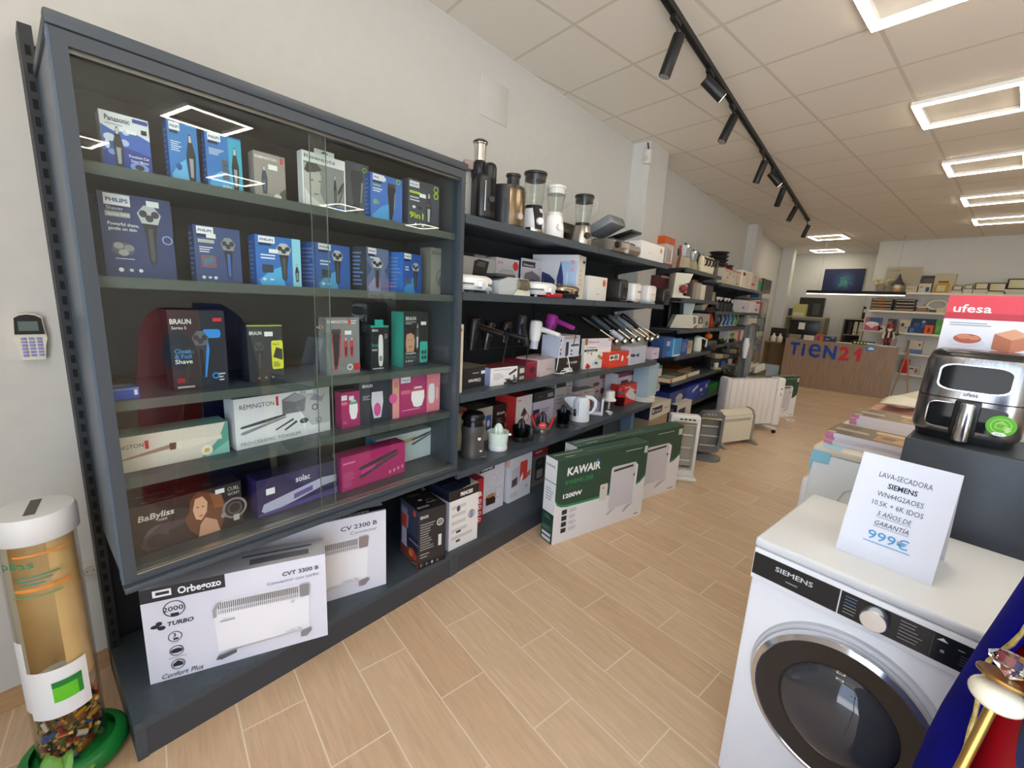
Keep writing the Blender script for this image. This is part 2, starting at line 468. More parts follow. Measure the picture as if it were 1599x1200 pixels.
t = thing('wall_socket', 'white wall socket low on the left wall beside the shelf upright', 'socket', W(.06, N_WALL, .41), YW)
b = MB(); b.rbox(0, .082, -.009, 0, 0, .082, M('c9c6bc', .45), .004); b.build('faceplate', t)
b = MB(); b.lathe([(.0, -.001), (.019, 0), (.0205, .003), (.022, .003), (.022, 0)], M('bdbab0', .5), (.041, -.0092, .041), 20, 'y')
for dx in (-.0095, .0095): b.lathe([(.0001, .0013), (.0025, .0014)], M('1a1a1a'), (.041 + dx, -.0095, .041), 8, 'y')
b.build('receptacle', t)

t = thing('motion_sensor', 'white motion sensor high on the white pillar', 'sensor', W(4.335, -2.085, 2.99), YW)
b = MB(); b.rbox(-.035, .02, -.07, -.005, 0, .13, M('d8d6d0', .4), .012); b.build('housing', t)
b = MB(); b.rbox(-.04, -.03, -.058, -.016, .02, .07, M('c3c2be', .3), .004); b.build('lens', t)
b = MB(); b.tube([(-.01, -.04, .12), (-.005, -.03, .16), (.012, -.012, .2)], .008, M('3a3a3c')); b.build('bracket', t)

# ---------------------------------------------------------------- ceiling lights
led = M('fff2da', .5, emit=LED_E)
alu = M('e9e6e0', .4)
def ceiling_light(x, y, label):
    t = thing('ceiling_light', label, 'light', (x, y, CEIL), 0, 'square LED frames in the ceiling')
    b = MB()
    for q in (-1, 1):
        b.box(-.295, .295, q * .27 - .026, q * .27 + .026, -.03, -.002, alu)
        b.box(q * .27 - .026, q * .27 + .026, -.244, .244, -.03, -.002, alu)
    b.build('frame', t, smooth=False)
    b = MB()
    for q in (-1, 1):
        b.box(-.29, .29, q * .27 - .022, q * .27 + .022, -.034, -.0305, led)
        b.box(q * .27 - .022, q * .27 + .022, -.248, .248, -.034, -.0305, led)
    b.build('diffuser', t, smooth=False)['label'] = 'glowing white diffuser'
    return t
LX = -.58
for y, lb in ((2.96, 'square LED ceiling frame nearest the camera, cut by the top edge'), (4.83, 'second square LED ceiling frame of the right-hand row'),
              (6.62, 'third square LED ceiling frame of the right-hand row'), (8.44, 'fourth square LED ceiling frame of the right-hand row'),
              (10.16, 'farthest square LED ceiling frame of the right-hand row')):
    ceiling_light(LX, y, lb)
ceiling_light(-2.97, 10.85, 'nearer of the two square LED frames above the counter')
ceiling_light(-3.55, 13.05, 'farther of the two square LED frames above the counter')
for x, y, lb in ((LX, 1.12, 'square LED ceiling frame overhead just out of the picture'), (LX, -.62, 'square LED ceiling frame behind the camera by the shop front')):
    ceiling_light(x, y, lb)
for x, y in ((1.87, 1.87), (4.2, 3.3), (4.25, 5.3), (4.2, 7.5), (4.15, 1.4)):
    ceiling_light(x, y, 'square LED ceiling frame seen only mirrored in the cabinet glass')

# ---------------------------------------------------------------- track with spotlights
blk = M('17171a', .45)
A, Bp = Vector((-1.46, 1.80, 0)), Vector((-2.75, 8.80, 0))
dv = (Bp - A); LEN = dv.length; tya = math.atan2(dv.y, dv.x)
t = thing('track_rail', 'long black spotlight track along the ceiling above the shelves', 'track', (A.x, A.y, CEIL), tya)
b = MB(); b.box(0, LEN, -.018, .018, -.034, 0, blk); b.build('rail', t, smooth=False)
b = MB(); b.box(0, LEN, -.006, .006, -.0355, -.033, M('050506', .7)); b.build('slot', t, smooth=False)
for f in (0, 1):
    b = MB(); b.box(f * LEN - .012, f * LEN + .012, -.021, .021, -.037, 0, blk); b.build('end_cap', t, smooth=False)
SP = [((1054, 30), (1063, 36), (1041, 97), 0), ((1109, 112), (1100, 124), (1131, 156), 1), ((1145, 165), (1149, 167), (1129, 207), 0), ((1192, 235), (1197, 237), (1184, 268), 0),
      ((1208, 262), (1203, 264), (1217, 281), 2), ((1227, 282), (1226, 281), (1217, 304), 0), ((1243, 312), (1245, 314), (1235, 332), 0), ((1265, 340), (1265, 340), (1257, 356), 0)]
NM = ['nearest', 'second', 'third', 'fourth', 'fifth', 'sixth', 'seventh', 'farthest']
for i, (tp, h0, h1, kind) in enumerate(SP):
    T = at_z(*tp, CEIL - .036)
    k = (T - A).dot(dv) / LEN ** 2; T = A + dv * k; T.z = CEIL
    n0 = T.dot(NV)
    e0 = at_n(*h0, n0 - .0); 
    if kind == 0: e1 = at_n(*h1, n0 - .05)
    else: d1 = ray(*h1); e1 = Vector((0, 0, CAM_H)) + d1 * ((e0 - Vector((0, 0, CAM_H))).length / d1.length)
    t = thing('track_spotlight', 'black cylinder spotlight, %s along the ceiling track%s' % (NM[i], (', turned down the aisle', ', lit and turned to the aisle')[kind - 1] if kind else ''), 'spotlight', T, tya, 'spotlights on the ceiling track')
    loc = lambda p: Matrix.Rotation(-tya, 3, 'Z') @ (p - T)
    a, c = loc(e0), loc(e1)
    ax = (c - a).normalized(); a.z = min(a.z, -.08); ln = .17 if kind else .215
    a = Vector((a.x, a.y, -.085)) if not kind else Vector((a.x, a.y, -.12)); c = a + ax * ln
    b = MB(); b.box(-.05, .05, -.015, .015, -.058, -.034, blk); b.build('adapter', t, smooth=False)
    b = MB(); b.tube([(0, 0, -.05), (a.x * .5, a.y * .5, -.075), a + ax * .03], .008, blk); b.build('arm', t)
    b = MB(); b.tube([a - ax * .0, a + ax * .004, c - ax * .004, c], [.033, .0345, .0345, .0335], blk, 20); b.build('head', t)
    b = MB(); b.tube([c - ax * .002, c + ax * .001], .028, M('fff4e0', .4, emit=SPOT_E) if kind else M('8d8a88', .3), 18); b.build('lamp_face', t)['label'] = 'glowing lamp face' if kind == 2 else 'pale lamp face'
# ================================================================ glazed cabinet and its shelving bay
anth = noisy('anthracite_paint', '3b444c', '414b53', 60, .42, detail=2)
anth_d = M('262b30', .5)
anth_f = M('3f464d', .38)
CB0, CB1, CBF, CBB = .145, 1.525, -1.655, -2.108      # s from, s to, front n, back n
CZ0, CZ1 = .66, 2.215
cw = CB1 - CB0; cd = CBF - CBB
# base bay: uprights, perforated back, base shelf and kickplate
BASE_F, BASE_Z = -1.655, .145
def gondola(s0, s1, label, shelves, zt, front=BASE_F, base=True, up=.065):
    t = thing('shelving_bay', label, 'shelving', W(s0, front), YW)
    w = s1 - s0; d = front - N_WALL
    b = MB(); b.box(0, w, d - .045, d - .03, .1, zt - .03, M('24282b', .6)); b.build('back_panel', t, smooth=False)
    for x in (0, w - .03):
        b = MB(); b.box(x, x + .03, d - up, d - .005, 0, zt, anth_d)
        for k in range(int(zt / .05) - 2):
            b.box(x + .009, x + .021, d - up - .0015, d - up + .0005, .1 + k * .05, .128 + k * .05, M('08090a', .8))
        b.build('upright', t, smooth=False)
    if base:
        b = MB(); b.box(.0, w, .0, d - .065, BASE_Z - .03, BASE_Z, anth); b.build('base_shelf', t, smooth=False)
        b = MB(); b.box(.004, w - .004, .004, .02, 0.0, BASE_Z - .004, M('3b3e44', .4)); b.build('kickplate', t, smooth=False)
        for x in (0, w - .03):
            b = MB(); b.box(x, x + .03, .0, d - .065, 0, BASE_Z - .031, anth); b.build('base_foot', t, smooth=False)
    for z, dd in shelves:
        b = MB(); b.box(.004, w - .004, d - .065 - dd, d - .066, z - .012, z, anth)
        b.box(.004, w - .004, d - .065 - dd, d - .045 - dd, z - .042, z - .012, anth)
        b.box(.004, w - .004, d - .065 - dd - .006, d - .065 - dd, z - .042, z + .0, anth)
        b.build('shelf', t, smooth=False)
        for x in (.03, w - .036):
            b = MB(); b.prism([(d - .066, z - .013), (d - .066, z - .1), (d - .12, z - .09), (d - dd, z - .03), (d - dd, z - .013)], x, x + .004, anth_d, 'x'); b.build('shelf_bracket', t, smooth=False)
    return t
gondola(.118, 1.5255, 'anthracite base bay under the glazed cabinet with a deep bottom shelf', [], 2.335, up=.12)

t = thing('display_cabinet', 'large anthracite wall cabinet with sliding glass doors full of shaver boxes', 'cabinet', W(CB0, CBF), YW)
side_m = M('51606f', .3)  # left panel only: bluish daylight reflection put into its colour
for x, m, lb in ((0, side_m, 'left'), (cw - .018, anth, 'right')):
    b = MB(); b.box(x, x + .018, .004, cd, CZ0, CZ1 - .02, m)
    if lb == 'left':
        b.box(x - .006, x, .0, .012, CZ0, CZ1 - .02, m); b.box(x - .005, x, .034, .044, CZ0, CZ1 - .02, m)
    b.build('side_panel', t, smooth=False)
b = MB(); b.box(.018, cw - .018, cd - .012, cd, CZ0, CZ1 - .02, M('3a3c3c', .55)); b.build('back_panel', t, smooth=False)
b = MB(); b.rbox(-.008, cw + .012, -.012, .03, CZ1 - .022, CZ1 + .012, anth_f, .006); b.rbox(-.008, cw + .012, .0, cd, CZ1 - .024, CZ1 + .004, anth_f, .004); b.build('top_trim', t)
b = MB(); b.box(.018, cw - .018, .03, cd - .012, CZ0 + .0, CZ0 + .03, anth); b.rbox(-.004, cw + .006, -.022, .02, CZ0 - .024, CZ0 - .002, anth_f, .004); b.build('bottom_panel', t)
# front frame
b = MB()
b.box(.0, .03, -.006, .004, CZ0, CZ1 - .024, anth_f); b.box(cw - .026, cw, -.006, .004, CZ0, CZ1 - .024, anth_f)
b.box(.03, cw - .026, -.006, .004, CZ1 - .058, CZ1 - .024, anth_f)
b.box(.03, cw - .026, -.006, .004, CZ0, CZ0 + .022, anth_f); b.box(.02, cw - .02, .004, .034, CZ1 - .07, CZ1 - .03, M('6d6d69', .3, .8)); b.box(.02, cw - .02, .004, .034, CZ0 + .02, CZ0 + .028, M('aaa9a2', .3, .9))
b.box(.02, cw - .02, -.004, .0, CZ0 + .022, CZ0 + .0245, M('c9c7be', .3, .9))
b.build('front_frame', t, smooth=False)
SH = [1.905, 1.602, 1.235, .985]
for z in SH:
    b = MB(); b.box(.02, cw - .02, .045, cd - .014, z - .03, z, anth); b.box(.02, cw - .02, .04, .046, z - .032, z + .0, M('4c5552', .4)); b.build('shelf', t, smooth=False)
pane = glass_mat('cabinet_glass', 'fafdfb', 0.0, ior=1.5)
pane_e = M('5f6c66', .3)
XM = .837 - CB0
for x0, x1, y in ((.03, XM, .012), (.782 - CB0, cw - .026, .024)):
    b = MB(); b.box(x0, x1, y, y + .004, CZ0 + .024, CZ1 - .05, pane)
    e = x1 if y < .02 else x0
    b.box(e - .0008, e + .0008, y - .0005, y + .0045, CZ0 + .024, CZ1 - .05, pane_e)
    b.build('glass_pane', t, smooth=False)
b = MB(); L = at_n(500, 510, CBF - .012); lx = .79 - CB0
b.lathe([(.0, .016), (.009, .016), (.011, .013), (.011, 0)], M('d2cfc6', .15, 1), (lx, .012, 1.452), 16, 'y'); b.box(lx - .0015, lx + .0015, -.0045, -.0035, 1.445, 1.459, M('333333')); b.box(lx + .006, lx + .018, .004, .012, 1.445, 1.459, M('b5b2aa', .2, 1)); b.build('lock', t)['label'] = 'chrome cylinder lock'
carton('small white carton lying on top of the glazed cabinet near its right end', (W(1.34, -1.80, CZ1 + .0125), YW, .13, .035), .1, 'd8d5ce', front=[('r', .1, .1, .3, .5, 'c86a4a')])
def cab(xl, yb, xr, yt, row, n=-1.74, turn=0): return on_wall(xl, yb, xr, yt, n, (SH + [.692])[row], turn)
def lab(u0, v0, u1, v1, c='e9edf0'): return ('r', u0, v0, u1, v1, c)
GB = 'boxes in the glazed cabinet'
NAVY, BLUE, LB = '1c2c5c', '2260b4', '3fa0dd'
# ---- row 1
carton('white and blue trimmer box with splashing water, at the left end of the top shelf', cab(164, 262, 238, 172, 0), .06, 'd9dfe8', front=[
    ('p', [(0, 0), (1, 0), (1, .62), (.6, .74), (.3, .66), (0, .76)], '3b62b8'), ('p', [(0, 0), (1, 0), (1, .34), (.5, .42), (0, .3)], '2a3f98'),
    ('e', .16, .55, .12, .07, 'c8d6ee'), ('e', .45, .5, .1, .06, 'a9c0ea'), ('e', .2, .3, .1, .05, '7f9edd'), ('e', .1, .42, .05, .08, 'dbe6f5'), ('e', .5, .68, .07, .04, 'b8cdee'),
    ('t', 'Panasonic', .1, .845, .13, '20242e', {'fit': .5}), ('r', .1, .785, .45, .8, '8b93a5'), ('r', .66, .9, .98, .97, '2a3f98')]
    + pic_trimmer((.2, .03, .44, .76)) + [('t', 'Precision Cut', .52, .26, .07, 'e8edf8', {'fit': .42}), ('t', 'Smart Motor', .55, .18, .07, 'e8edf8', {'fit': .38}), ('e', .72, .1, .2, .09, '7f9edd'), ('e', .72, .1, .1, .05, '3c3f48'), ('r', .82, .72, .94, .8, '20242e'), lab(.5, .68, .72, .75)], group=GB)
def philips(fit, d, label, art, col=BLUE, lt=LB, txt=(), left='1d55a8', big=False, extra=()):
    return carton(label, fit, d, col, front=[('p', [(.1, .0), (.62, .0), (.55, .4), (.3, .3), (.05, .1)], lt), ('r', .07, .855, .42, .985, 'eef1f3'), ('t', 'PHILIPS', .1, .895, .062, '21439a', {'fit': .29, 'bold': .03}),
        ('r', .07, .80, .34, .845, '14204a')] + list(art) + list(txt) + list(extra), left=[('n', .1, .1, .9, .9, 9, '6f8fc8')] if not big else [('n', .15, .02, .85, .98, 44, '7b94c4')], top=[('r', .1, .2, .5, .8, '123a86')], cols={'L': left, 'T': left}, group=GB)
philips(cab(268, 284, 313, 188, 0), .05, 'bright blue trimmer box, second from the left on the top cabinet shelf', pic_trimmer((.56, .02, .92, .84)), '2f7cc6', '62b3e8', [('n', .08, .5, .5, .68, 5, 'cfe2f2'), ('e', .3, .25, .1, .06, '1f4f98')])
philips(cab(326, 297, 380, 205, 0), .05, 'blue trimmer box with loose combs, third on the top cabinet shelf', pic_trimmer((.7, .02, .96, .8)), '2b74c0', '52a6e0', [('r', .62, 0, 1, .97, '37a6c8')] + pic_trimmer((.68, .02, .92, .82)) + [('n', .08, .6, .5, .72, 4, 'cfe2f2'), ('r', .42, .45, .58, .55, '53585e'), ('r', .42, .33, .58, .43, '53585e'), ('r', .42, .2, .58, .3, '53585e'), ('t', 'gratis', .4, .05, .07, 'eaf3fa')])
carton('grey trimmer box with a red mark, left of the hang card', cab(399, 307, 447, 235, 0), .05, '97918d', front=[('t', 'REMINGTON', .04, .86, .085, 'e8e6e4', {'fit': .68}), ('r', .84, .83, .93, .96, 'd03a45')] + pic_trimmer((.2, .1, .42, .72), '3a4a58', '566a7a') + [lab(.45, .66, .74, .77), ('p', [(.6, 0), (1, 0), (1, .3), (.85, .22)], '54504e'), ('e', .72, .07, .12, .07, 'd4d2d0')], group=GB)
# hang card
fit = cab(474, 321, 540, 234, 0)
def hang(b, w, d, h):
    b.prism([(w * .28, h), (w * .74, h), (w * .74, h * 1.09), (w * .28, h * 1.09)], 0, .003, card('cfd2d6')); b.marks((Vector((0, 0, h)), X3, Z3, -Y3, w, h), [('p', [(.42, .03), (.6, .03), (.56, .055), (.51, .06), (.51, .07), (.49, .07), (.49, .06), (.46, .055)], '2a2a2a')])
carton('white hang card box with a man in grey, behind the glass overlap', fit, .04, 'e4e6ea', front=[
    ('r', .03, .0, .97, .82, '84878a'), ('p', [(.04, .0), (.04, .78), (.3, .8), (.42, .6), (.38, .3), (.5, .1), (.5, 0)], 'b9b7b6'), ('p', [(.04, .66), (.1, .8), (.32, .82), (.44, .72), (.3, .66), (.1, .62)], '3f3e40'),
    ('e', .2, .5, .05, .012, '444244'), ('e', .38, .5, .03, .012, '444244'), ('p', [(.04, .0), (.5, .0), (.34, .12), (.14, .22), (.04, .34)], 'd9dadc'), ('p', [(.24, .24), (.36, .25), (.36, .27), (.24, .27)], '7c6a66'),
    ('t', 'Rowenta', .05, .88, .1, '3a3d44', {'fit': .7, 'bold': .0})] + pic_trimmer((.7, .1, .78, .7), '2d2f33', '5d6065') + pic_bar((.8, .06, .96, .6), '2d2f33', '55585c') + [('r', .62, .02, .95, .09, '3a62a8')], group=GB, extra=hang)
carton('dark grey clipper box with a lime mark, half behind the hang card', cab(541, 327, 576, 250, 0, -1.78), .07, '565c66', front=pic_clipper((.12, .04, .75, .86), '3b3f46', '9a9ea4') + [('o', .82, .9, .1, .35, 'a8c83a')], group=GB)
philips(cab(579, 343, 628, 268, 0), .06, 'blue clipper box with lime lettering, second from the right on the top shelf', pic_clipper((.48, .05, .78, .86)), '3f6fc0', '4f9ad8', [('n', .07, .72, .33, .78, 1, 'a8c83a'), ('n', .07, .6, .42, .7, 2, 'dfe8f4'), ('t', '8h', .08, .34, .15, '9fc23e'), ('o', .86, .93, .07, .4, 'a8c83a'), lab(.24, .87, .46, .95)])
carton('slate grey grooming kit box marked 9in1 at the right end of the top shelf', cab(637, 357, 685, 277, 0), .06, '434a58', front=[('r', .04, .84, .34, .96, 'eef1f3'), ('t', 'PHILIPS', .06, .875, .055, '21439a', {'fit': .25}), ('r', .04, .71, .36, .76, 'a8c83a'), lab(.35, .66, .55, .74), ('n', .05, .54, .42, .66, 2, 'c9ced8'), ('e', .18, .43, .05, .03, 'd8dbe0'), ('e', .36, .43, .06, .03, '20242c'),
    ('t', '9in1', .04, .2, .17, 'b4d334', {'fit': .44, 'bold': .02}), ('o', .88, .9, .08, .35, 'b4d334'), ('o', .88, .76, .08, .35, 'b4d334')] + pic_trimmer((.54, .1, .76, .8), '33373f', 'aeb2b8') + [('r', .58, .52, .66, .54, 'd03a45'), ('r', .2, .05, .26, .1, 'c9ced8'), ('r', .42, .04, .5, .09, 'c9ced8')], group=GB)
# ---- row 2
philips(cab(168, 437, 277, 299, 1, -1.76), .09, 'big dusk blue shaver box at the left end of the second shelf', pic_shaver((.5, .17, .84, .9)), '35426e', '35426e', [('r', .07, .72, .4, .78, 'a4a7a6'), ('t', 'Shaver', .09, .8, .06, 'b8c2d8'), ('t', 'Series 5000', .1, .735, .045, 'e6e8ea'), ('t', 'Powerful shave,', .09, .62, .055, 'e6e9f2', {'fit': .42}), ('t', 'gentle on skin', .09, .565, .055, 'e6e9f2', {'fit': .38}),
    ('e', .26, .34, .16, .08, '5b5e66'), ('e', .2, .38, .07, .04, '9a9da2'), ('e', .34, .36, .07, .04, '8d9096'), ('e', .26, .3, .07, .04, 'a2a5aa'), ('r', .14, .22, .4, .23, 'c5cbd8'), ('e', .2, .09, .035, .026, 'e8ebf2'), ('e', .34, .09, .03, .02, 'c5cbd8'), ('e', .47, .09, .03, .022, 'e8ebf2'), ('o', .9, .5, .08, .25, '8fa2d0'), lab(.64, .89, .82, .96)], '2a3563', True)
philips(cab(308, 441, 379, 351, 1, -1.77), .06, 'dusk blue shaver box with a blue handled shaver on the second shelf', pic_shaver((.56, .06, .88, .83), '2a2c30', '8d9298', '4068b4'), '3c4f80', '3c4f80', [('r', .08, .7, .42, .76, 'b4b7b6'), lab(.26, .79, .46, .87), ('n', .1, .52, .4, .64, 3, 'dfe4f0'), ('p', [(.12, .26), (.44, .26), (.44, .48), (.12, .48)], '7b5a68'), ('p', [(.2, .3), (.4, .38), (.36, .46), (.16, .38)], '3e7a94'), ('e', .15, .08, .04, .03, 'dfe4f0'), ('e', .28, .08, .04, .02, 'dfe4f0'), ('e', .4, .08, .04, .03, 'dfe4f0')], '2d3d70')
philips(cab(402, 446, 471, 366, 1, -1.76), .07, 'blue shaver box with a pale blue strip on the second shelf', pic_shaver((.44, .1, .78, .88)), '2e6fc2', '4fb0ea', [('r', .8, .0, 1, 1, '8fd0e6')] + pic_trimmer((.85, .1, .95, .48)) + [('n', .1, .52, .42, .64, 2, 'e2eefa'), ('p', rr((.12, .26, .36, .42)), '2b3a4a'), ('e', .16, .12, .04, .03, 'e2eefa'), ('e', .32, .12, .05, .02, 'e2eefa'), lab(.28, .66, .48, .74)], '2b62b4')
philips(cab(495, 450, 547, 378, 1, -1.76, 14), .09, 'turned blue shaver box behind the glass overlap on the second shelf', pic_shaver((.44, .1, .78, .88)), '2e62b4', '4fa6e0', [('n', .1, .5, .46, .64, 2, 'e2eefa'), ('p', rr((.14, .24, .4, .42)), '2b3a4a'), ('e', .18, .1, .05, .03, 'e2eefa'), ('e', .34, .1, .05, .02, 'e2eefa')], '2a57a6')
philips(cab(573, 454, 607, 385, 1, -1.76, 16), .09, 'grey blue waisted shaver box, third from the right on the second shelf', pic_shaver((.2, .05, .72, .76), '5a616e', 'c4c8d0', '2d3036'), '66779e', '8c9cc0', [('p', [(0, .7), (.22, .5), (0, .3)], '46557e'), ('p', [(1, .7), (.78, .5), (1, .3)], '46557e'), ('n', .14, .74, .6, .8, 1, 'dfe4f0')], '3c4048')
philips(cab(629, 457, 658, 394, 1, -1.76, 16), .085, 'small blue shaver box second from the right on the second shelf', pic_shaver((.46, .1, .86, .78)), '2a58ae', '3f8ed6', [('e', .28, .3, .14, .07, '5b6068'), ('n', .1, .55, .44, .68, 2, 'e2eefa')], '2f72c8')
carton('grey hair clipper carton at the right end of the second shelf', cab(672, 458, 704, 386, 1, -1.8), .09, '8a8880', front=[('t', 'Babyliss', .06, .86, .1, '54524d', {'fit': .6}), ('o', .62, .35, .38, .18, '6a6862'), ('e', .62, .3, .26, .16, '5c5a55')], group=GB)
# ---- row 3
carton('flat blue blister box lying alone at the left of the middle shelf', cab(176, 624, 219, 609, 2, -1.72, 6), .075, '2a55c0', front=[('r', .8, .3, .94, .8, 'd5ddec'), ('r', .0, .85, 1, 1, '7088c8')], top=[('r', .1, .55, .9, .95, '4a78b8'), ('t', 'PHILIPS', .2, .6, .24, 'dfe8f4', {'fit': .4}), ('r', .2, .15, .7, .45, '6f6c50')], group=GB)
def braun(u, v, s, c='e6e8ea', fit=None): return ('t', 'BRAUN', u, v, s, c, {'fit': fit or .34, 'bold': .02})
carton('large black shaver box with blue lettering on the middle shelf', cab(272, 605, 358, 484, 2, -1.76), .09, '2e3238', front=[braun(.03, .83, .085, fit=.36), ('t', 'Series 5', .05, .765, .05, 'd8dade', {'fit': .25}), ('t', 'Clean', .06, .47, .075, '3f8fd8', {'fit': .28}), ('t', '& Fast', .06, .405, .075, '3f8fd8', {'fit': .3}), ('t', 'Shave', .06, .34, .075, 'eceef0', {'fit': .3}), ('r', .62, .65, .86, .76, '3a8ee0'), ('e', .86, .705, .05, .055, '3a8ee0'), ('e', .62, .705, .05, .055, '3a8ee0'), ('r', .78, .86, .95, .905, 'd03a45')]
    + pic_shaver((.38, .14, .68, .74), '3a3d43', '63676e', '23262a') + [('p', [(.56, .15), (.59, .15), (.68, .5), (.66, .62), (.62, .5)], '3a8ee0'), ('o', .76, .16, .07, .4, '3a8ee0'), ('n', .82, .08, .95, .2, 3, 'c8ccd2'), ('r', .06, .1, .2, .16, '8a3038'), ('n', .06, .02, .36, .07, 1, 'b8bcc2')], group=GB)
carton('black shaver box with a yellow green panel on the middle shelf', cab(390, 592, 444, 508, 2, -1.79), .08, '33373c', front=[('r', .0, .975, 1, 1, '9fb83a'), braun(.06, .83, .085, fit=.34), lab(.48, .8, .72, .88), ('p', rr((.66, .2, 1, .72)), 'd8dc3c'), ('p', [(.7, .42), (.98, .36), (.98, .56), (.8, .6)], '33373c'), ('t', 'Clean &', .69, .64, .05, '33373c', {'fit': .2}), ('n', .7, .24, .95, .34, 3, '5a5e2a')] + pic_shaver((.16, .2, .46, .7), '24272b', '50545a') + [('e', .26, .06, .04, .02, 'd8603a'), ('e', .46, .06, .03, .02, '9a9ea4'), ('e', .66, .06, .03, .02, '9a9ea4')], group=GB)
carton('grey clipper kit box with red clipper behind the lock', cab(511, 582, 562, 496, 2, -1.76, 3), .06, '85868a', front=[('t', 'REMINGTON', .04, .9, .07, 'eceef0', {'fit': .6}), ('r', .65, .88, .72, .97, 'd03a45'), ('n', .74, .88, .98, .96, 2, 'd8dadc')] + pic_clipper((.1, .08, .44, .8), 'd04a48', 'd04a48') + pic_clipper((.14, .11, .4, .77), '3b3538', '5a5458') + pic_trimmer((.5, .3, .64, .66), 'c0474a', '3b3538') + pic_trimmer((.68, .3, .82, .66), 'c0474a', '3b3538') + [lab(.54, .7, .74, .77), ('r', .8, .06, 1, .18, 'c83a3e'), ('o', .68, .12, .09, .4, 'e8e8e8')], group=GB)
def hanger(b, w, d, h):
    b.box(w * .25, w * .7, 0, .004, h, h * 1.13, card('2ea394'))
carton('slim black shaver box with a teal hang tab on the middle shelf', cab(579, 570, 607, 509, 2, -1.78), .05, '2b2e33', front=[('r', 0, .96, 1, 1, '2ea394'), braun(.1, .87, .07, fit=.3), ('t', 'Body', .08, .54, .09, '2ea394', {'fit': .34}), ('t', 'mini', .08, .44, .07, 'e6e8ea', {'fit': .26}), ('p', rr((.42, .08, .68, .8), .3), 'dfe1e4'), ('p', rr((.46, .2, .64, .32), .3), '8d9197'), ('n', .76, .7, .96, .82, 3, 'a8acb2'), ('r', .1, .02, .7, .05, 'b8bcc2')], top=[('r', 0, 0, 1, 1, '2ea394')], group=GB, extra=hanger)
carton('tall black body trimmer box with a teal side at the right of the middle shelf', cab(630, 570, 668, 488, 2, -1.77, 6), .09, '2a2d31', front=[braun(.08, .86, .09, fit=.4), ('n', .08, .78, .5, .84, 2, 'a8acb2'), lab(.68, .77, .9, .83), ('p', inb((.08, .28, .44, .68), [(.1, 0), (.9, 0), (1, .5), (.8, .95), (.4, 1), (.1, .85), (0, .4)]), 'c49a80'), ('p', inb((.1, .56, .42, .7), [(0, .3), (.1, .9), (.6, 1), (1, .7), (.9, .2), (.6, .5)]), '2e211c'), ('e', .19, .5, .02, .008, '2e211c'), ('e', .32, .5, .02, .008, '2e211c'), ('p', inb((.16, .36, .36, .4), [(0, .4), (.5, .0), (1, .4), (.5, .8)]), '9a5c50')] + pic_trimmer((.46, .3, .62, .8), '4c5055', 'c9ced2') + [('t', 'Complete', .07, .24, .05, 'e6e8ea', {'fit': .4}), ('t', 'Skin Care', .07, .17, .05, '2ea394', {'fit': .4}), ('t', '& Body', .07, .1, .05, 'e6e8ea', {'fit': .3}), ('p', rr((.64, .06, .96, .46)), '35b3a6'), ('r', .7, .22, .8, .29, '22504a'), ('r', .82, .22, .92, .29, '22504a'), ('r', .7, .12, .8, .19, '22504a'), ('r', .82, .12, .92, .19, '22504a')], cols={'L': '2ea394', 'T': '2ea394'}, group=GB)
# ---- row 4
P, yaw, w, h = cab(180, 744, 362, 655, 3, -1.76, 1)
h = .118
carton('long white and mint curling wand box at the left of the lower shelf', (P, yaw, w, h), .1, 'd8d2c6', front=[('p', [(.72, 0), (1, 0), (1, .98), (.97, .98), (.9, .5), (.8, .2)], '5fa093'), ('p', [(.76, 0), (1, .0), (1, .4), (.86, .16)], '8cc2b4'), ('t', 'REMINGTON', -.06, .66, .16, '3a3c40', {'fit': .3, 'bold': 0}), ('r', .25, .58, .28, .82, 'c8323c'), ('p', [(.0, .33), (.46, .47), (.46, .6), (0, .36)], 'a08678'), ('p', [(.45, .42), (.5, .42), (.51, .62), (.45, .63)], '5d4a42'), ('p', [(.51, .44), (.6, .36), (.85, .5), (.93, .48), (.93, .62), (.84, .6), (.68, .64), (.51, .63)], 'e3dbd0'), ('e', .78, .2, .055, .16, 'eeeae0'), ('p', [(.75, .15), (.8, .15), (.8, .27), (.76, .27)], 'd8b53c')], cols={'T': '7fb3a6'}, group=GB)
carton('long white straightener box with hair tools, lower shelf by the glass overlap', cab(370, 707, 517, 624, 3, -1.76, 4), .09, 'e3e3e8', front=[('p', [(.78, .2), (1, .2), (1, 1), (.66, 1), (.6, .7)], 'bdbcbf'), ('t', 'REMINGTON', .05, .78, .13, '34363c', {'fit': .33, 'bold': 0}), ('r', .4, .76, .425, .95, 'c8323c'), ('p', [(.46, .55), (.7, .55), (.72, .85), (.6, .98), (.46, .86)], '77787e'), ('p', [(.47, .84), (.6, .96), (.72, .84), (.6, .78)], '9b9ca2')] + pic_bar((.04, .26, .5, .56)) + [('p', [(.38, .24), (.58, .4), (.57, .44), (.38, .27)], '55565c'), ('p', [(.48, .2), (.62, .34), (.6, .38), (.47, .23)], '55565c'), ('e', .69, .34, .05, .06, '4a4b50'), ('o', .82, .6, .07, .3, '3c3d42'), ('o', .86, .3, .06, .25, '55565c'), ('p', [(.76, .78), (.82, .9), (.9, .8), (.95, .9), (.9, .7)], '8f8aa0'), ('t', 'PRO-CERAMIC TITANIUM', .04, .06, .1, '8a8c92', {'fit': .6, 'bold': 0}), lab(.72, .92, .8, .99)], cols={'T': 'cbcbd2', 'L': 'd4d4de'}, group=GB)
MAG = 'b3306e'
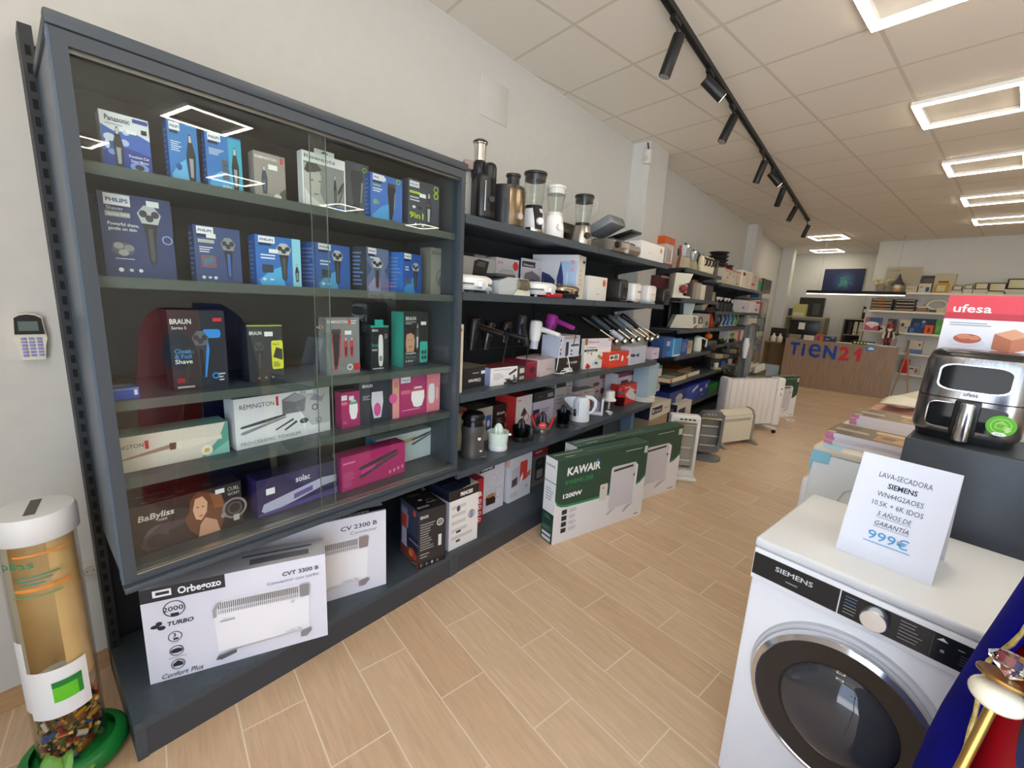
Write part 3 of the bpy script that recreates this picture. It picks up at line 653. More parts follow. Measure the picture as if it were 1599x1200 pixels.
carton('magenta epilator box seen through the glass overlap, left of the black one', cab(534, 669, 563, 614, 3, -1.77), .06, MAG, front=[('r', .0, .78, .3, .92, 'eef0f2'), ('r', .0, .65, .3, .73, 'e8809c'), lab(.4, .76, .66, .88, 'dfe6ee')] + pic_epilator((.4, .22, .86, .76), '58b0a0') + [('n', .06, .1, .3, .2, 2, 'd890b4')], group=GB)
carton('black epilator box with a pink flap, middle of the lower shelf', cab(562, 658, 623, 596, 3, -1.77, -3), .06, '3c3f48', front=[braun(.07, .84, .1, fit=.24), ('n', .07, .55, .3, .66, 3, 'a8acb2'), ('p', inb((.28, .1, .58, .72), [(.2, 0), (.8, 0), (1, .6), (.95, 1), (.05, 1), (0, .6)]), 'd9d3e2'), ('e', .43, .3, .09, .16, 'd85a9c'), ('r', .82, .0, 1, 1, 'e89a9a'), ('e', .92, .8, .06, .1, 'c08a6a'), ('p', [(.84, .55), (.98, .5), (.98, .76), (.86, .76)], 'd8a488'), ('e', .84, .5, .11, .12, 'd85a9c')], group=GB)
carton('magenta epilator set box with a pink right panel, right end of the lower shelf', cab(623, 648, 686, 588, 3, -1.76), .06, MAG, front=[('r', .66, 0, 1, 1, 'e88a98'), ('r', .04, .82, .26, .96, 'eef0f2'), ('t', 'PHILIPS', .06, .86, .06, '21439a', {'fit': .18}), ('r', .04, .55, .26, .64, 'd86a8c')] + pic_epilator((.28, .2, .6, .7), 'd83a60') + [('p', rr((.7, .22, .86, .72), .3), 'f0ecee'), ('p', rr((.9, .3, .94, .62), .3), 'f0d4d8'), ('n', .06, .12, .5, .18, 1, 'd890b4')], group=GB)
# ---- row 5
carton('dark brown hair curler box with a wavy haired woman at the lower left', cab(209, 866, 384, 794, 4, -1.75, 1), .1, '352c2b', front=[('t', 'BaByliss', .06, .68, .17, 'ded8d2', {'fit': .3, 'bold': .02, 'shear': .15}), ('t', 'PARIS', .22, .6, .06, 'ded8d2'), ('p', inb((.06, .04, .5, .56), [(.0, .2), (.1, .7), (.3, .95), (1, .9), (1, .75), (.55, .6), (.5, .2), (.3, .0), (.1, .02)]), '4d3f46'), ('e', .2, .2, .09, .14, '3a2c2c'), ('p', [(.08, .3), (.14, .48), (.24, .54), (.16, .4)], '6a5860'),
    ('p', inb((.44, .0, .84, 1), [(.1, .2), (.0, .45), (.12, .6), (.16, .85), (.36, 1), (.6, .92), (.85, .85), (1, .55), (.9, .2), (.8, .0), (.3, 0)]), '6e4530'), ('p', inb((.44, .0, .84, 1), [(.62, .9), (.9, .8), (.95, .5), (.7, .55)]), '8f5c3c'), ('p', inb((.5, .0, .76, .44), [(.2, 0), (1, 0), (.9, .6), (.5, .9), (.3, .6)]), 'c9957c'), ('p', inb((.52, .36, .66, .88), [(.15, .1), (.5, 0), (.9, .3), (1, .7), (.7, 1), (.2, .95), (0, .5)]), 'd9a88c'), ('e', .565, .66, .012, .012, '3a2420'), ('e', .615, .65, .012, .012, '3a2420'), ('p', [(.565, .46), (.59, .44), (.615, .46), (.59, .48)], 'a8504a'), lab(.74, .84, .83, .94), ('r', .83, 0, .835, 1, '4a4040'), ('t', 'CURL', .86, .84, .12, 'd8d4d0', {'fit': .12, 'bold': 0}), ('t', 'SECRET', .86, .74, .08, 'd8d4d0', {'fit': .12, 'bold': 0}), ('o', .92, .42, .24, .2, '8a8084'), ('o', .92, .42, .15, .3, '5f565a'), ('e', .8, .32, .025, .06, '9a908c'), ('r', .9, .12, .96, .26, 'b9b5b2')],
    top=[('n', .1, .1, .4, .3, 1, '8a7a72'), ('t', 'BaByliss', .1, .7, .2, '8d8380', {'fit': .24}), ('e', .2, .4, .05, .1, '6f5548'), ('e', .45, .42, .05, .1, '6f5548'), ('e', .7, .45, .05, .1, '6f5548')], cols={'T': '3a3030'}, group=GB)
carton('purple curler box lying in the middle of the cabinet floor', cab(402, 788, 528, 752, 4, -1.75, 2), .1, '37305a', front=[('t', 'solac', .45, .68, .24, 'e6e4ee', {'fit': .18, 'bold': .02}), ('p', inb((.04, .04, .98, .6), [(0, .2), (.03, .5), (.4, .75), (.8, 1), (1, .95), (1, .6), (.8, .55), (.4, .2), (.05, .0)]), 'b9b8d4'), ('p', [(.42, .22), (.66, .32), (.66, .46), (.42, .36)], '6a5c9c'), ('p', [(.0, .0), (1, 0), (1, .2), (.5, .12), (0, .08)], '5a4c92'), lab(.1, .55, .2, .72)], cols={'T': '2c2748', 'L': '40306a'}, group=GB)
carton('magenta straightener box lying at the right of the cabinet floor', cab(534, 756, 632, 716, 4, -1.74, 2), .08, MAG, front=[('n', .02, .75, .22, .85, 1, 'd890b4'), ('n', .02, .1, .2, .55, 7, 'c8689a')] + pic_bar((.24, .2, .88, .82), '4a3a44', '57464f') + [('p', [(.28, .34), (.5, .48), (.5, .56), (.28, .44)], 'd03a98'), ('e', .74, .16, .02, .06, 'd890b4'), ('e', .81, .18, .02, .06, 'd890b4'), ('e', .88, .2, .02, .06, 'd890b4'), ('e', .95, .22, .02, .06, 'd890b4')], group=GB)
carton('white curler box with a blue left edge, behind the magenta box', cab(584, 722, 683, 689, 4, -1.86, 0), .08, 'd5dde0', front=[('r', 0, 0, .035, 1, '2f9ad0'), ('r', .97, 0, 1, 1, '3fb0d8'), ('r', .06, .4, .22, .8, 'b9cdd4'), ('p', [(.38, .62), (.62, .7), (.62, .84), (.38, .76)], 'c9b48c')] + pic_bar((.55, .5, .92, .9), '3a3d42', '555a60'), cols={'L': '2f9ad0', 'T': 'd9e0e2'}, group=GB)
# ================================================================ base shelf under the cabinet
FWD = Vector((RC.col[1].x, RC.col[1].y, RC.col[1].z))
def stand(xl, xr, yb, yt, z, n=None):
    """foot point, width and height of an upright round thing"""
    xm = (xl + xr) / 2
    if n is None: P = at_z(xm, yb, z)
    else: P = at_n(xm, yb, n); P.z = z
    d = ray(xm, yb); dep = (P - Vector((0, 0, CAM_H))).dot(FWD)
    w = (xr - xl) * dep / FOC * FOC / math.hypot(FOC, xm - 799.5)
    d = ray((xl + xr) / 2, yt); k = math.hypot(P.x, P.y) / math.hypot(d.x, d.y)
    return P, w, CAM_H + d.z * k - z

WHT, WCARD = 'eceaee', 'e8e6ea'
GBB = 'boxes on the floor-level shelf'
# the two heater cartons
P, Q = at_z(235, 1070, BASE_Z), at_z(512, 992, BASE_Z)
yaw = math.atan2(Q.y - P.y, Q.x - P.x)
w, h = measure(P, yaw, 512, 992, 212, 925)
def orb(u, v, s, c, fit): return ('t', 'Orbegozo', u, v, s, c, {'fit': fit, 'bold': .03})
carton('large white heater carton marked CVT 3300 B at the front of the floor-level shelf', (P, yaw, w, h), .13, 'dddde8', front=[
    ('r', .0, .86, .42, 1.0, '2b2a30'), ('p', [(.06, .9), (.15, .9), (.15, .97), (.06, .97)], 'f2f2f4'), ('p', [(.075, .92), (.14, .92), (.14, .95), (.075, .95)], '2b2a30'), orb(.18, .895, .1, 'f2f2f4', .22),
    ('o', .155, .75, .085, .1, '2b2a30'), ('t', '2000', .10, .73, .07, '2b2a30', {'fit': .1}), ('r', .135, .675, .175, .705, '2b2a30'), ('e', .055, .6, .022, .02, '2b2a30'), ('e', .085, .575, .02, .022, '2b2a30'), ('e', .075, .625, .016, .022, '2b2a30'), ('t', 'TURBO', .115, .58, .06, '2b2a30', {'fit': .13, 'shear': .2, 'bold': .03}),
    ('o', .145, .455, .055, .12, '2b2a30'), ('t', '3', .135, .45, .06, '2b2a30'), ('r', .135, .42, .16, .44, '2b2a30'), ('n', .12, .38, .18, .395, 1, 'b8b6bc'), ('o', .145, .3, .055, .12, '2b2a30'), ('e', .145, .3, .03, .025, '2b2a30'), ('n', .1, .22, .2, .24, 1, 'b8b6bc'), ('o', .145, .15, .055, .12, '2b2a30'), ('p', [(.12, .13), (.17, .13), (.17, .16), (.145, .19), (.12, .16)], '2b2a30'),
    ('t', 'Confort Plus', .06, .025, .075, '2b2a30', {'fit': .21, 'shear': .3, 'bold': 0}), ('t', 'CVT 3300 B', .955, .845, .062, '55525c', {'fit': .22, 'al': 2, 'bold': .02}), ('t', 'Convector con turbo', .955, .775, .05, '77747e', {'fit': .31, 'al': 2, 'bold': 0})] + pic_heater((.345, .1, .895, .72), '8a8789') + [('t', 'Confort Plus', .74, .2, .035, '8d8a92', {'fit': .1, 'shear': .2, 'bold': 0}), ('n', .38, .5, .46, .53, 1, '9a98a0'), ('e', .79, .55, .012, .018, 'c9c7cd')],
    top=[('r', .55, .2, .9, .5, '6a6a70'), ('n', .5, .6, .95, .8, 1, '5a5a60')], cols={'T': 'b9b9bf', 'L': 'cfcdd6'}, group=GBB, name='heater_carton')
P = at_z(603, 912, BASE_Z); Q = at_z(512, 940, BASE_Z)
yaw = math.atan2(P.y - Q.y, P.x - Q.x)
D2 = Vector((math.cos(yaw), math.sin(yaw), 0)); P2 = P - D2 * .62
_, h2 = measure(P2, yaw, 603, 912, 600, 797)
nr = Vector((-D2.y, D2.x)); d_ = ray(600, 797); k_ = (P2.x * nr.x + P2.y * nr.y) / (d_.x * nr.x + d_.y * nr.y); h2 = CAM_H + d_.z * k_ - BASE_Z
carton('white heater carton marked CV 2300 B leaning behind the larger one', (P2, yaw, .62, h2), .12, 'dddce4', front=[
    ('t', 'CV 2300 B', .93, .845, .075, '4a474f', {'fit': .27, 'al': 2, 'bold': .02}), ('t', 'Convector', .93, .775, .06, '6a6770', {'fit': .2, 'al': 2, 'bold': 0})] + pic_heater((.2, .1, .86, .74), '8d7f7f') + [('t', 'Confort Plus', .66, .2, .04, '8d8a92', {'fit': .12, 'shear': .2, 'bold': 0})],
    top=[('r', .55, .1, 1, .45, '1e1e22'), orb(.6, .15, .22, 'e8e8ea', .28), ('n', .7, .6, .92, .8, 1, '4a4a50')], cols={'T': 'd4d3d8'}, group=GBB, name='heater_carton')
# blender carton
P, Q = at_z(653, 890, BASE_Z), at_z(694, 858, BASE_Z)
yaw = math.atan2(Q.y - P.y, Q.x - P.x) ; yaw = YW - .16
w, h = measure(P, yaw, 695, 861, 652, 801)
bl_pic = lambda a, b, c, d: [('p', inb((a, b, c, d), [(.05, 0), (.85, 0), (.8, .45), (.1, .45)]), 'b9b6c4'), ('p', inb((a, b, c, d), [(.12, .46), (.8, .46), (.95, .95), (0, .95)]), '8a8894'), ('p', inb((a, b, c, d), [(.14, .47), (.78, .47), (.86, .78), (.06, .78)]), 'c8432e'), ('p', inb((a, b, c, d), [(-.02, .92), (.96, .92), (.9, 1), (.05, 1)]), '6d6b76'), ('p', inb((a, b, c, d), [(.95, .85), (1.08, .82), (1.0, .5), (.86, .5)]), 'a6a4b0')]
carton('black blender carton showing a red filled blender on its side, floor-level shelf', (P, yaw, w, h), .215, '2f2c2c', front=[('t', 'BRAUN', .06, .86, .07, 'd8d6d4', {'fit': .28, 'bold': .02}), ('n', .06, .3, .6, .78, 11, '8f8b88'), ('n', .06, .16, .4, .26, 2, '8f8b88'), ('o', .78, .72, .13, .3, 'c9c6c4'), ('e', .78, .72, .06, .04, '8f8b88'), ('r', .72, .3, .84, .5, 'd9d6d6'), ('r', 0, 0, 1, .1, '1a1a1c'), ('e', .1, .05, .04, .03, '6f6b68'), ('e', .3, .05, .04, .03, '6f6b68'), ('e', .5, .05, .04, .03, 'a8a4a0'), ('e', .7, .05, .04, .03, '6f6b68')],
    left=[('r', 0, .0, 1, .24, '7a3f34'), ('r', 0, .24, 1, .5, '2b2b3c'), ('r', 0, .5, 1, 1, '3c3f55'), ('r', .5, .38, 1, .42, '6a6a84')] + bl_pic(.06, .2, .44, .92) + [('e', .68, .2, .16, .07, 'c8542e'), ('e', .8, .16, .12, .06, 'b8402c'), ('e', .6, .16, .1, .05, 'd8843a'), ('o', .8, .92, .08, .9, 'b9503c'), ('o', .8, .05, .08, .9, '1a1a1c'), ('t', 'BRAUN', .8, .04, .03, 'e0e0e0', {'al': 1})],
    top=[('t', 'BRAUN', .08, .14, .12, 'b8b6b4', {'fit': .4, 'bold': .02}), ('n', .5, .3, .9, .36, 1, '8f8b88'), ('o', .68, .4, .12, .16, '8f8b88'), ('r', .35, .5, .47, .58, 'c8c6c4'), ('r', .15, .8, .6, .95, '4a4848')], cols={'T': '1e1c1e', 'L': '34364a'}, group=GBB)
P = at_z(700, 862, BASE_Z); yaw = YW - .05
w, h = measure(P, yaw, 745, 832, 694, 782)
carton('white carton with a black top band beside the black blender carton', (P, yaw, w, h * 1.1), .27, 'e4e0dc', front=[('r', 0, .84, 1, 1, '23201f'), ('t', 'PRINCESS', .36, .88, .085, 'f0eeea', {'fit': .42, 'bold': .04}), ('n', .08, .12, .82, .78, 5, 'c9c4bf'), ('o', .76, .5, .12, .2, '6a6a78'), ('e', .76, .5, .07, .06, '8a8a98'), ('e', .3, .68, .06, .05, '4a4648'), ('r', .24, .26, .4, .3, '3a3638'), ('r', .24, .1, .38, .14, '3a3638')], left=[('r', 0, .84, 1, 1, '1e2436')],
    top=[('t', 'PRINCESS', .1, .3, .1, '6a7084', {'fit': .4}), ('n', .1, .6, .5, .66, 1, '7a8094'), ('r', .4, .75, .7, .83, '3c4358'), ('p', [(.4, 0), (1, 0), (1, .3), (.75, .05)], 'b9b2a4')], cols={'T': '1e2436', 'L': 'dcdae6'}, group=GBB)
# red fryer carton behind, orbegozo coffee maker, moulinex coffee maker, dark red carton
P = at_z(752, 816, BASE_Z); P = P - SV * .3
w, h = measure(P, YW, 755, 810, 755, 746)
nr = NV; d_ = ray(755, 746); n_ = P.dot(NV); k_ = n_ / d_.dot(NV); h = CAM_H + d_.z * k_ - BASE_Z
carton('red fryer carton behind the white and black one on the floor-level shelf', (P, YW, .305, h), .3, 'b3202c', front=[('t', 'ufesa', .96, .62, .2, 'f0eaea', {'fit': .62, 'al': 2, 'bold': .04})] + [q for v in (.5, .37, .23, .09) for q in (('e', .9, v, .05, .05, 'e8d8d8'), ('e', .9, v, .025, .025, 'b3202c'))], top=[('o', .5, .5, .4, .95, '85797a')], cols={'T': 'a02030'}, group=GBB)
f = on_wall(756, 800, 783, 725, at_z(783, 790, BASE_Z).dot(NV), BASE_Z)
P, yaw, w, h = f; h = .36
mug = [('p', inb((.25, .1, .95, .5), [(.05, .05), (.6, .0), (.66, .9), (0, .9)]), 'd5d2d6'), ('p', inb((.25, .12, .95, .4), [(.06, .1), (.58, .06), (.62, .7), (.03, .7)]), '3a2a24'), ('e', .48, .33, .2, .04, 'b98a4c'), ('o', .78, .34, .18, .2, 'c9c6cc')]
carton('white coffee maker carton with a cup picture on the floor-level shelf', (P - SV * .06, YW, w + .07, h), .2, 'dddade', front=[('r', .0, .86, .58, .98, '262434'), orb(.06, .885, .075, 'e8e8ea', .45), ('n', .7, .9, .95, .94, 1, 'a8a4a8'), ('o', .5, .62, .2, .06, 'c0bcc0'), ('o', .8, .66, .1, .1, 'c0bcc0')] + mug, group=GBB)
P, Q = at_z(793, 787, BASE_Z), at_z(827, 772, BASE_Z)
yaw = YW - .0
w, h = measure(P, yaw, 827, 773, 791, 712); h = .40
carton('tall white coffee machine carton with red lettering, floor-level shelf', (P, yaw, w, h), .19, 'dcdadd', front=[('t', 'Moulinex', .07, .87, .09, 'c8402e', {'fit': .6, 'shear': .15, 'bold': .012}), ('p', rr((.46, .34, .8, .72)), 'd8483c'), ('p', [(.1, .26), (.45, .32), (.45, .66), (.1, .62)], 'c9c6ca'), ('p', [(.12, .28), (.36, .3), (.36, .46), (.12, .42)], '5a5052'), ('p', [(.5, .3), (.62, .38), (.6, .5), (.48, .4)], 'f0eeee'), ('p', [(.8, .36), (.95, .4), (.95, .5), (.8, .46)], 'c86a4a'), ('n', .06, .08, .4, .18, 2, 'bab6ba'), ('e', .8, .2, .05, .04, 'a8b0c8')], left=[('r', 0, .68, 1, .98, 'eac0ac'), ('e', .5, .8, .34, .08, 'e07a5a'), ('e', .5, .8, .2, .04, 'c89a4c'), ('n', .1, .5, .8, .62, 3, 'bab6ba')], cols={'L': 'e0dee2'}, group=GBB)
P = at_z(829, 762, BASE_Z)
carton('dark red and grey coffee maker carton beyond the tall white one, floor-level shelf', (P, YW, .2, .40), .2, '6a6464', front=[('r', 0, .62, 1, 1, '8e2430'), ('t', 'CUIT', .1, .78, .12, 'd8c0c0', {'fit': .7, 'bold': 0}), ('n', .15, .66, .9, .74, 1, 'c89a9a'), ('p', rr((.2, .1, .8, .56), .15), '2a2829'), ('p', rr((.3, .14, .7, .32), .15), '8a8888'), ('e', .5, .46, .16, .04, '4a4848')], group=GBB)

# ================================================================ the two open bays right of the cabinet
S1, S2, S3, S4 = 2.0, 1.622, 1.078, .64
gondola(1.527, 2.848, 'anthracite shelving bay beside the cabinet with small kitchen appliances', [(S1, .51), (S2, .51), (S3, .51), (S4, .51)], 2.05)
gondola(2.85, 4.18, 'anthracite shelving bay before the white pillar with small kitchen appliances', [(S1, .51), (S2, .51), (S3, .51), (S4, .51)], 2.05)
chrome = M('c8c7c4', .18, 1.0); steel = noisy('brushed_steel', 'a7a49e', 'bdbab4', 30, .28, (1, 1, .05), 1.0)
jarglass = glass_mat('jar_glass', 'fbfdfc', 0.02, ior=1.4); smoke = glass_mat('smoked_plastic', '83838e', 0.05, ior=1.4); violet = glass_mat('violet_plastic', '807ea4', .05, ior=1.4)
bplas, wplas, gplas = M('1b1b1d', .35), M('ecebe8', .35), M('6f7478', .4)

TB = 'blenders on the top shelf'
# plain white carton and slow juicer
carton('plain white spotted carton at the left end of the top shelf beside the cabinet', on_wall(718, 330, 742, 262, -1.83, S1), .16, 'c9c5be', front=[('e', .35, .75, .02, .02, '77736c'), ('e', .8, .7, .02, .02, '77736c'), ('e', .35, .25, .02, .02, '77736c')], top=[('n', .1, .3, .9, .4, 1, 'a8a49c')])
P, w, h = stand(742, 765, 335, 238, S1, -1.76)
t = thing('slow_juicer', 'tall black slow juicer with a chrome feed tube on the top shelf', 'juicer', P, face_cam(P) + .3)
b = MB(); b.rbox(-.055, .055, -.075, .085, 0, .245, bplas, .03, 3); b.rbox(-.015, .055, -.075, .0, .02, .3, bplas, .03, 3); b.build('body', t)
b = MB(); b.lathe([(.036, .2), (.045, .24), (.046, .30), (.03, .315)], smoke, (-.02, .02, 0), 18, cap=False); b.rbox(-.11, -.05, .0, .05, .262, .31, M('8f7f74', .3), .008); b.build('juice_bowl', t)
b = MB(); b.lathe([(.031, .31), (.032, .395), (.038, .398), (.038, .41), (.0, .412)], chrome, (-.02, .02, 0), 18); b.build('feed_tube', t)['label'] = 'chrome feed tube'
b = MB(); b.lathe([(.039, .402), (.04, .41), (.03, .418), (.0, .418)], bplas, (-.02, .02, 0), 18); b.build('tube_cap', t)
b = MB(); b.lathe([(.0, .012), (.016, .012), (.018, 0)], M('2a2a2c', .3), (.022, -.075, .11), 14, 'y'); b.tube([(-.012, -.076, .05), (-.012, -.078, .2)], .006, M('9a9894', .2, 1)); b.build('control', t)
# big centrifugal juicer
P, w, h = stand(767, 811, 345, 268, S1, -1.78)
t = thing('juicer', 'wide black and bronze juicer left of the blenders on the top shelf', 'juicer', P, face_cam(P))
b = MB(); b.lathe([(.105, 0), (.11, .02), (.11, .2), (.105, .225), (.06, .23), (.0, .23)], M('2b2b2e', .35), seg=28, sx=1.0, sy=1); b.box(-.012, .008, -.112, -.1, .02, .15, M('08080a', .4)); b.build('body', t)
b = MB(); b.lathe([(.1115, .012), (.1125, .03), (.1125, .2), (.1, .222)], M('8a7a66', .25, 1), seg=10, lo=math.radians(-80), hi=math.radians(-10)); b.build('front_panel', t)['label'] = 'bronze coloured metal front panel'
b = MB(); b.lathe([(.036, .225), (.036, .285), (.043, .287), (.043, .3), (.0, .302)], M('26262a', .3), (.035, 0, 0), 18); b.build('feed_tube', t)
a0 = math.radians(-50); b = MB(); b.X = Matrix.Translation((.112 * math.cos(a0), .112 * math.sin(a0), .06)) @ Matrix.Rotation(a0 + PI / 2, 4, 'Z'); b.lathe([(.0, .02), (.019, .02), (.022, .0)], M('d5d0c4', .25, .7), (0, 0, 0), 18, 'y'); b.build('knob', t)['label'] = 'pale round knob'

def blender(P, label, base, lid, hb, hj, rb, rj, panel=None, knob=None, bandm=None, flat=False):
    t = thing('blender', label, 'blender', P, face_cam(P), TB)
    b = MB(); prof = [(rb * .98, 0), (rb, .012), (rb * .97, hb * .5), (rb * .8, hb * .95), (rb * .74, hb), (0, hb)]
    b.lathe(prof, base, seg=24); b.build('motor_base', t)
    if bandm: b = MB(); b.lathe([(rb * 1.005, .004), (rb * 1.015, .006), (rb * 1.01, .035), (rb, .04)], bandm, seg=24); b.build('trim_ring', t)
    if panel:
        b = MB(); b.X = Matrix.Rotation(math.radians(28), 4, 'Z'); b.prism([(-.022, .03), (.024, .03), (.024, hb * .8), (.006, hb * .84), (-.012, hb + .012), (-.034, hb + .012)], -rb * 1.02, -rb * .7, panel); b.build('front_panel', t)
    if knob:
        b = MB(); a = math.radians(-58); b.X = Matrix.Translation((rb * .93 * math.cos(a), rb * .93 * math.sin(a), hb * .5)) @ Matrix.Rotation(a + PI / 2, 4, 'Z'); b.lathe([(0, .02), (.02, .02), (.023, .004), (.025, 0)], knob, (0, 0, 0), 18, 'y'); b.build('knob', t)
    b = MB(); b.lathe([(rj * .78, hb - .002), (rj * .8, hb + .02), (0, hb + .021)], lid, seg=20); b.build('collar', t)
    b = MB(); rib = lambda a: 1 + .03 * math.cos(8 * a)
    b.lathe([(rj * .74, hb + .021), (rj * .8, hb + .06), (rj * .97, hb + hj * .8), (rj, hb + hj)], jarglass, seg=32, shape=rib, cap=False)
    b.lathe([(rj * .7, hb + .025), (rj * .76, hb + .06), (rj * .93, hb + hj * .8), (rj * .95, hb + hj)], jarglass, seg=32, shape=rib, cap=False)
    b.tube([(rj * .9, 0, hb + hj * .9), (rj * 1.5, 0, hb + hj * .86), (rj * 1.55, 0, hb + hj * .5), (rj * .86, 0, hb + hj * .3)], .008, jarglass); b.build('jar', t)['label'] = 'clear ribbed jar'
    b = MB(); b.lathe([(rj * .93, hb + hj - .035), (rj * .95, hb + hj - .002), (rj * 1.06, hb + hj), (rj * 1.06, hb + hj + .014), (rj * .6, hb + hj + .022), (0, hb + hj + .022)], lid, seg=24); b.build('lid', t)
    return t
P, w, h = stand(813, 850, 358, 247, S1, -1.78)
blender(P, 'white blender with a black lid and black front panel on the top shelf', M('d9d9dd', .3), bplas, .155, .2, .075, .068, panel=bplas, knob=wplas, bandm=chrome)
P, w, h = stand(849, 880, 363, 268, S1, -1.78)
blender(P, 'all white blender between the two dark lidded blenders', wplas, M('dcdad6', .35), .155, .17, .068, .062, knob=wplas)
P, w, h = stand(890, 925, 376, 276, S1, -1.78)
blender(P, 'brushed steel blender with a black lid before the electric grill', steel, bplas, .145, .195, .075, .066, knob=M('4a4844', .25, .6))
b = MB(); P = at_n(868, 360, -1.98); P.z = S1; b.rbox(0, .26, 0, .02, 0, .2, M('2e302c', .25, .6), .008); tag(b.build('baking_tray', None, P, YW), 'dark metal tray standing upright behind the white blender', 'tray')
# fold open grill
P = at_n(932, 380, -1.76); P.z = S1
t = thing('electric_grill', 'silver electric sandwich grill propped open at the right of the top shelf', 'grill', P, YW)
b = MB(); b.prism([(-.13, .0), (-.15, .03), (-.14, .07), (-.08, .085), (.06, .075), (.09, .05), (.08, 0)], .0, .46, M('a8a5a0', .28, .85), 'x'); b.build('lower_body', t)
b = MB(); b.rbox(.03, .43, -.11, .06, .075, .092, M('4a4a48', .4), .004); b.build('lower_plate', t, smooth=False)
b = MB(); b.X = Matrix.Translation((0, .06, .09)) @ Matrix.Rotation(math.radians(-24), 4, 'X'); b.rbox(.0, .24, -.2, .02, .03, .1, M('8f959c', .35, .5), .012); b.build('upper_body', t)
b = MB(); b.X = Matrix.Translation((.27, .0, .1)) @ Matrix.Rotation(math.radians(-14), 4, 'X'); b.rbox(.0, .18, -.16, .06, .03, .05, bplas, .005); b.box(.02, .16, -.14, .04, .05, .054, M('0d0d0e', .5)); b.build('drip_tray', t)['label'] = 'black removable tray'
b = MB(); b.lathe([(.0, .03), (.022, .03), (.026, 0)], bplas, (.03, -.15, .04), 16, 'y'); b.build('knob', t)
b = MB(); b.box(.225, .245, -.152, -.09, .0, .085, M('c9c6c2', .25, .9)); b.build('latch', t, smooth=False)
carton('white carton with an orange dot at the right end of the top shelf', on_wall(1000, 402, 1036, 374, -1.70, S1), .2, 'efeeea', front=[('o', .86, .72, .14, .98, 'e8803a'), ('n', .3, .42, .5, .5, 1, 'd0cec8')], right=[('n', .2, .2, .9, .9, 5, '9a8f84')], cols={'R': 'b8aca0'})
# ---- second shelf
GS = 'boxes at the back of the second shelf'
carton('black carton with a silver label, topmost at the back of the second shelf', on_wall(720, 404, 775, 392, -2.08, S2 + .225), .1, '34302a', front=[('r', .35, .2, .7, .8, '8d8a84'), ('t', 'PRINCESS', .38, .38, .3, 'dcdad4', {'fit': .28})], group=GS)
carton('white waffle maker carton with an open black grill picture, second shelf', on_wall(719, 452, 772, 398, -1.99, S2), .1, 'c6c2ba', front=[('p', [(.3, .42), (.36, .9), (.5, .96), (.8, .92), (.7, .46)], '37342c'), ('p', [(.42, .78), (.5, .9), (.7, .88), (.66, .74)], '6a665c'), ('p', [(.26, .22), (.3, .42), (.66, .46), (.72, .2)], '4a4438'), ('p', [(.3, .24), (.32, .38), (.5, .42), (.52, .26)], 'c89a5c'), ('p', [(0, .3), (.3, .4), (.3, .44), (0, .42)], '2a2824')], left=[('e', .5, .6, .2, .2, '4a4438'), ('o', .5, .2, .2, .9, 'c8603a')], cols={'L': '9a96a2'}, group=GS)
carton('white carton with a red dot and a pale toaster picture, second shelf', on_wall(773, 455, 808, 401, -1.99, S2), .12, 'd6cfcf', front=[('t', 'JATA', .05, .84, .1, 'd8503c', {'fit': .24}), ('o', .85, .82, .13, .98, 'd8403c'), ('p', rr((.14, .12, .82, .7), .2), 'beb6b4'), ('p', rr((.18, .14, .78, .66), .2), 'c9c1be'), ('o', .06, .18, .08, .98, 'd8503c')], cols={'T': '8a2030'}, group=GS)
carton('white carton with a dark name band and a grey sandwich maker picture, second shelf', on_wall(811, 457, 846, 402, -1.99, S2), .12, 'd3ced2', front=[('r', .05, .78, .62, .93, '2a2c3a'), orb(.1, .81, .08, 'd8d8da', .46), ('n', .76, .74, .96, .8, 1, 'c89a98'), ('p', [(.08, .3), (.2, .62), (.5, .7), (.85, .56), (.92, .3), (.85, .16), (.2, .14)], '7a7478'), ('p', [(.2, .36), (.5, .5), (.86, .4), (.8, .24), (.3, .2)], '615c62')], left=[('r', 0, 0, 1, 1, '24264a')], group=GS)
yi = WA + math.radians(14); R_ = at_n(899, 466, -1.72); R_.z = S2; D_ = Vector((math.cos(yi), math.sin(yi), 0)); wi = .36
hi = measure(R_ - D_ * wi, yi, 899, 466, 899, 398)[1]; nr = Vector((-D_.y, D_.x)); d_ = ray(900, 398); k_ = (R_.x * nr.x + R_.y * nr.y) / (d_.x * nr.x + d_.y * nr.y); hi = CAM_H + d_.z * k_ - S2
carton('big white steam iron carton with a navy iron and blue shirt, second shelf', (R_ - D_ * wi, yi, wi, hi), .17, 'd3d6dc', front=[('r', .62, .0, .98, .86, 'a3bedd'), ('p', [(.6, .0), (.72, .0), (.7, .5), (.63, .86), (.56, .46)], '353f74'), ('p', [(.55, .05), (.66, .1), (.64, .36), (.58, .3)], 'b083a6'), ('p', [(.0, .02), (.02, .62), (.06, .68), (.4, .54), (.52, .42), (.52, .02)], '2f3a66'), ('p', [(.02, .08), (.03, .56), (.08, .52), (.08, .08)], 'a9b2c4'), ('r', .26, .1, .28, .44, '5a669a'), ('r', .84, .62, .92, .72, 'c8a0a8'), ('r', .84, .78, .92, .88, 'c8a0a8'), ('r', .76, .1, .8, .6, 'bdd2e8')], right=[('r', .6, .84, .9, .9, '3a3634'), ('n', .3, .3, .6, .7, 4, 'c9c0b0')], cols={'R': 'e6e0d2', 'T': 'd8a0a0'}, group=GS)
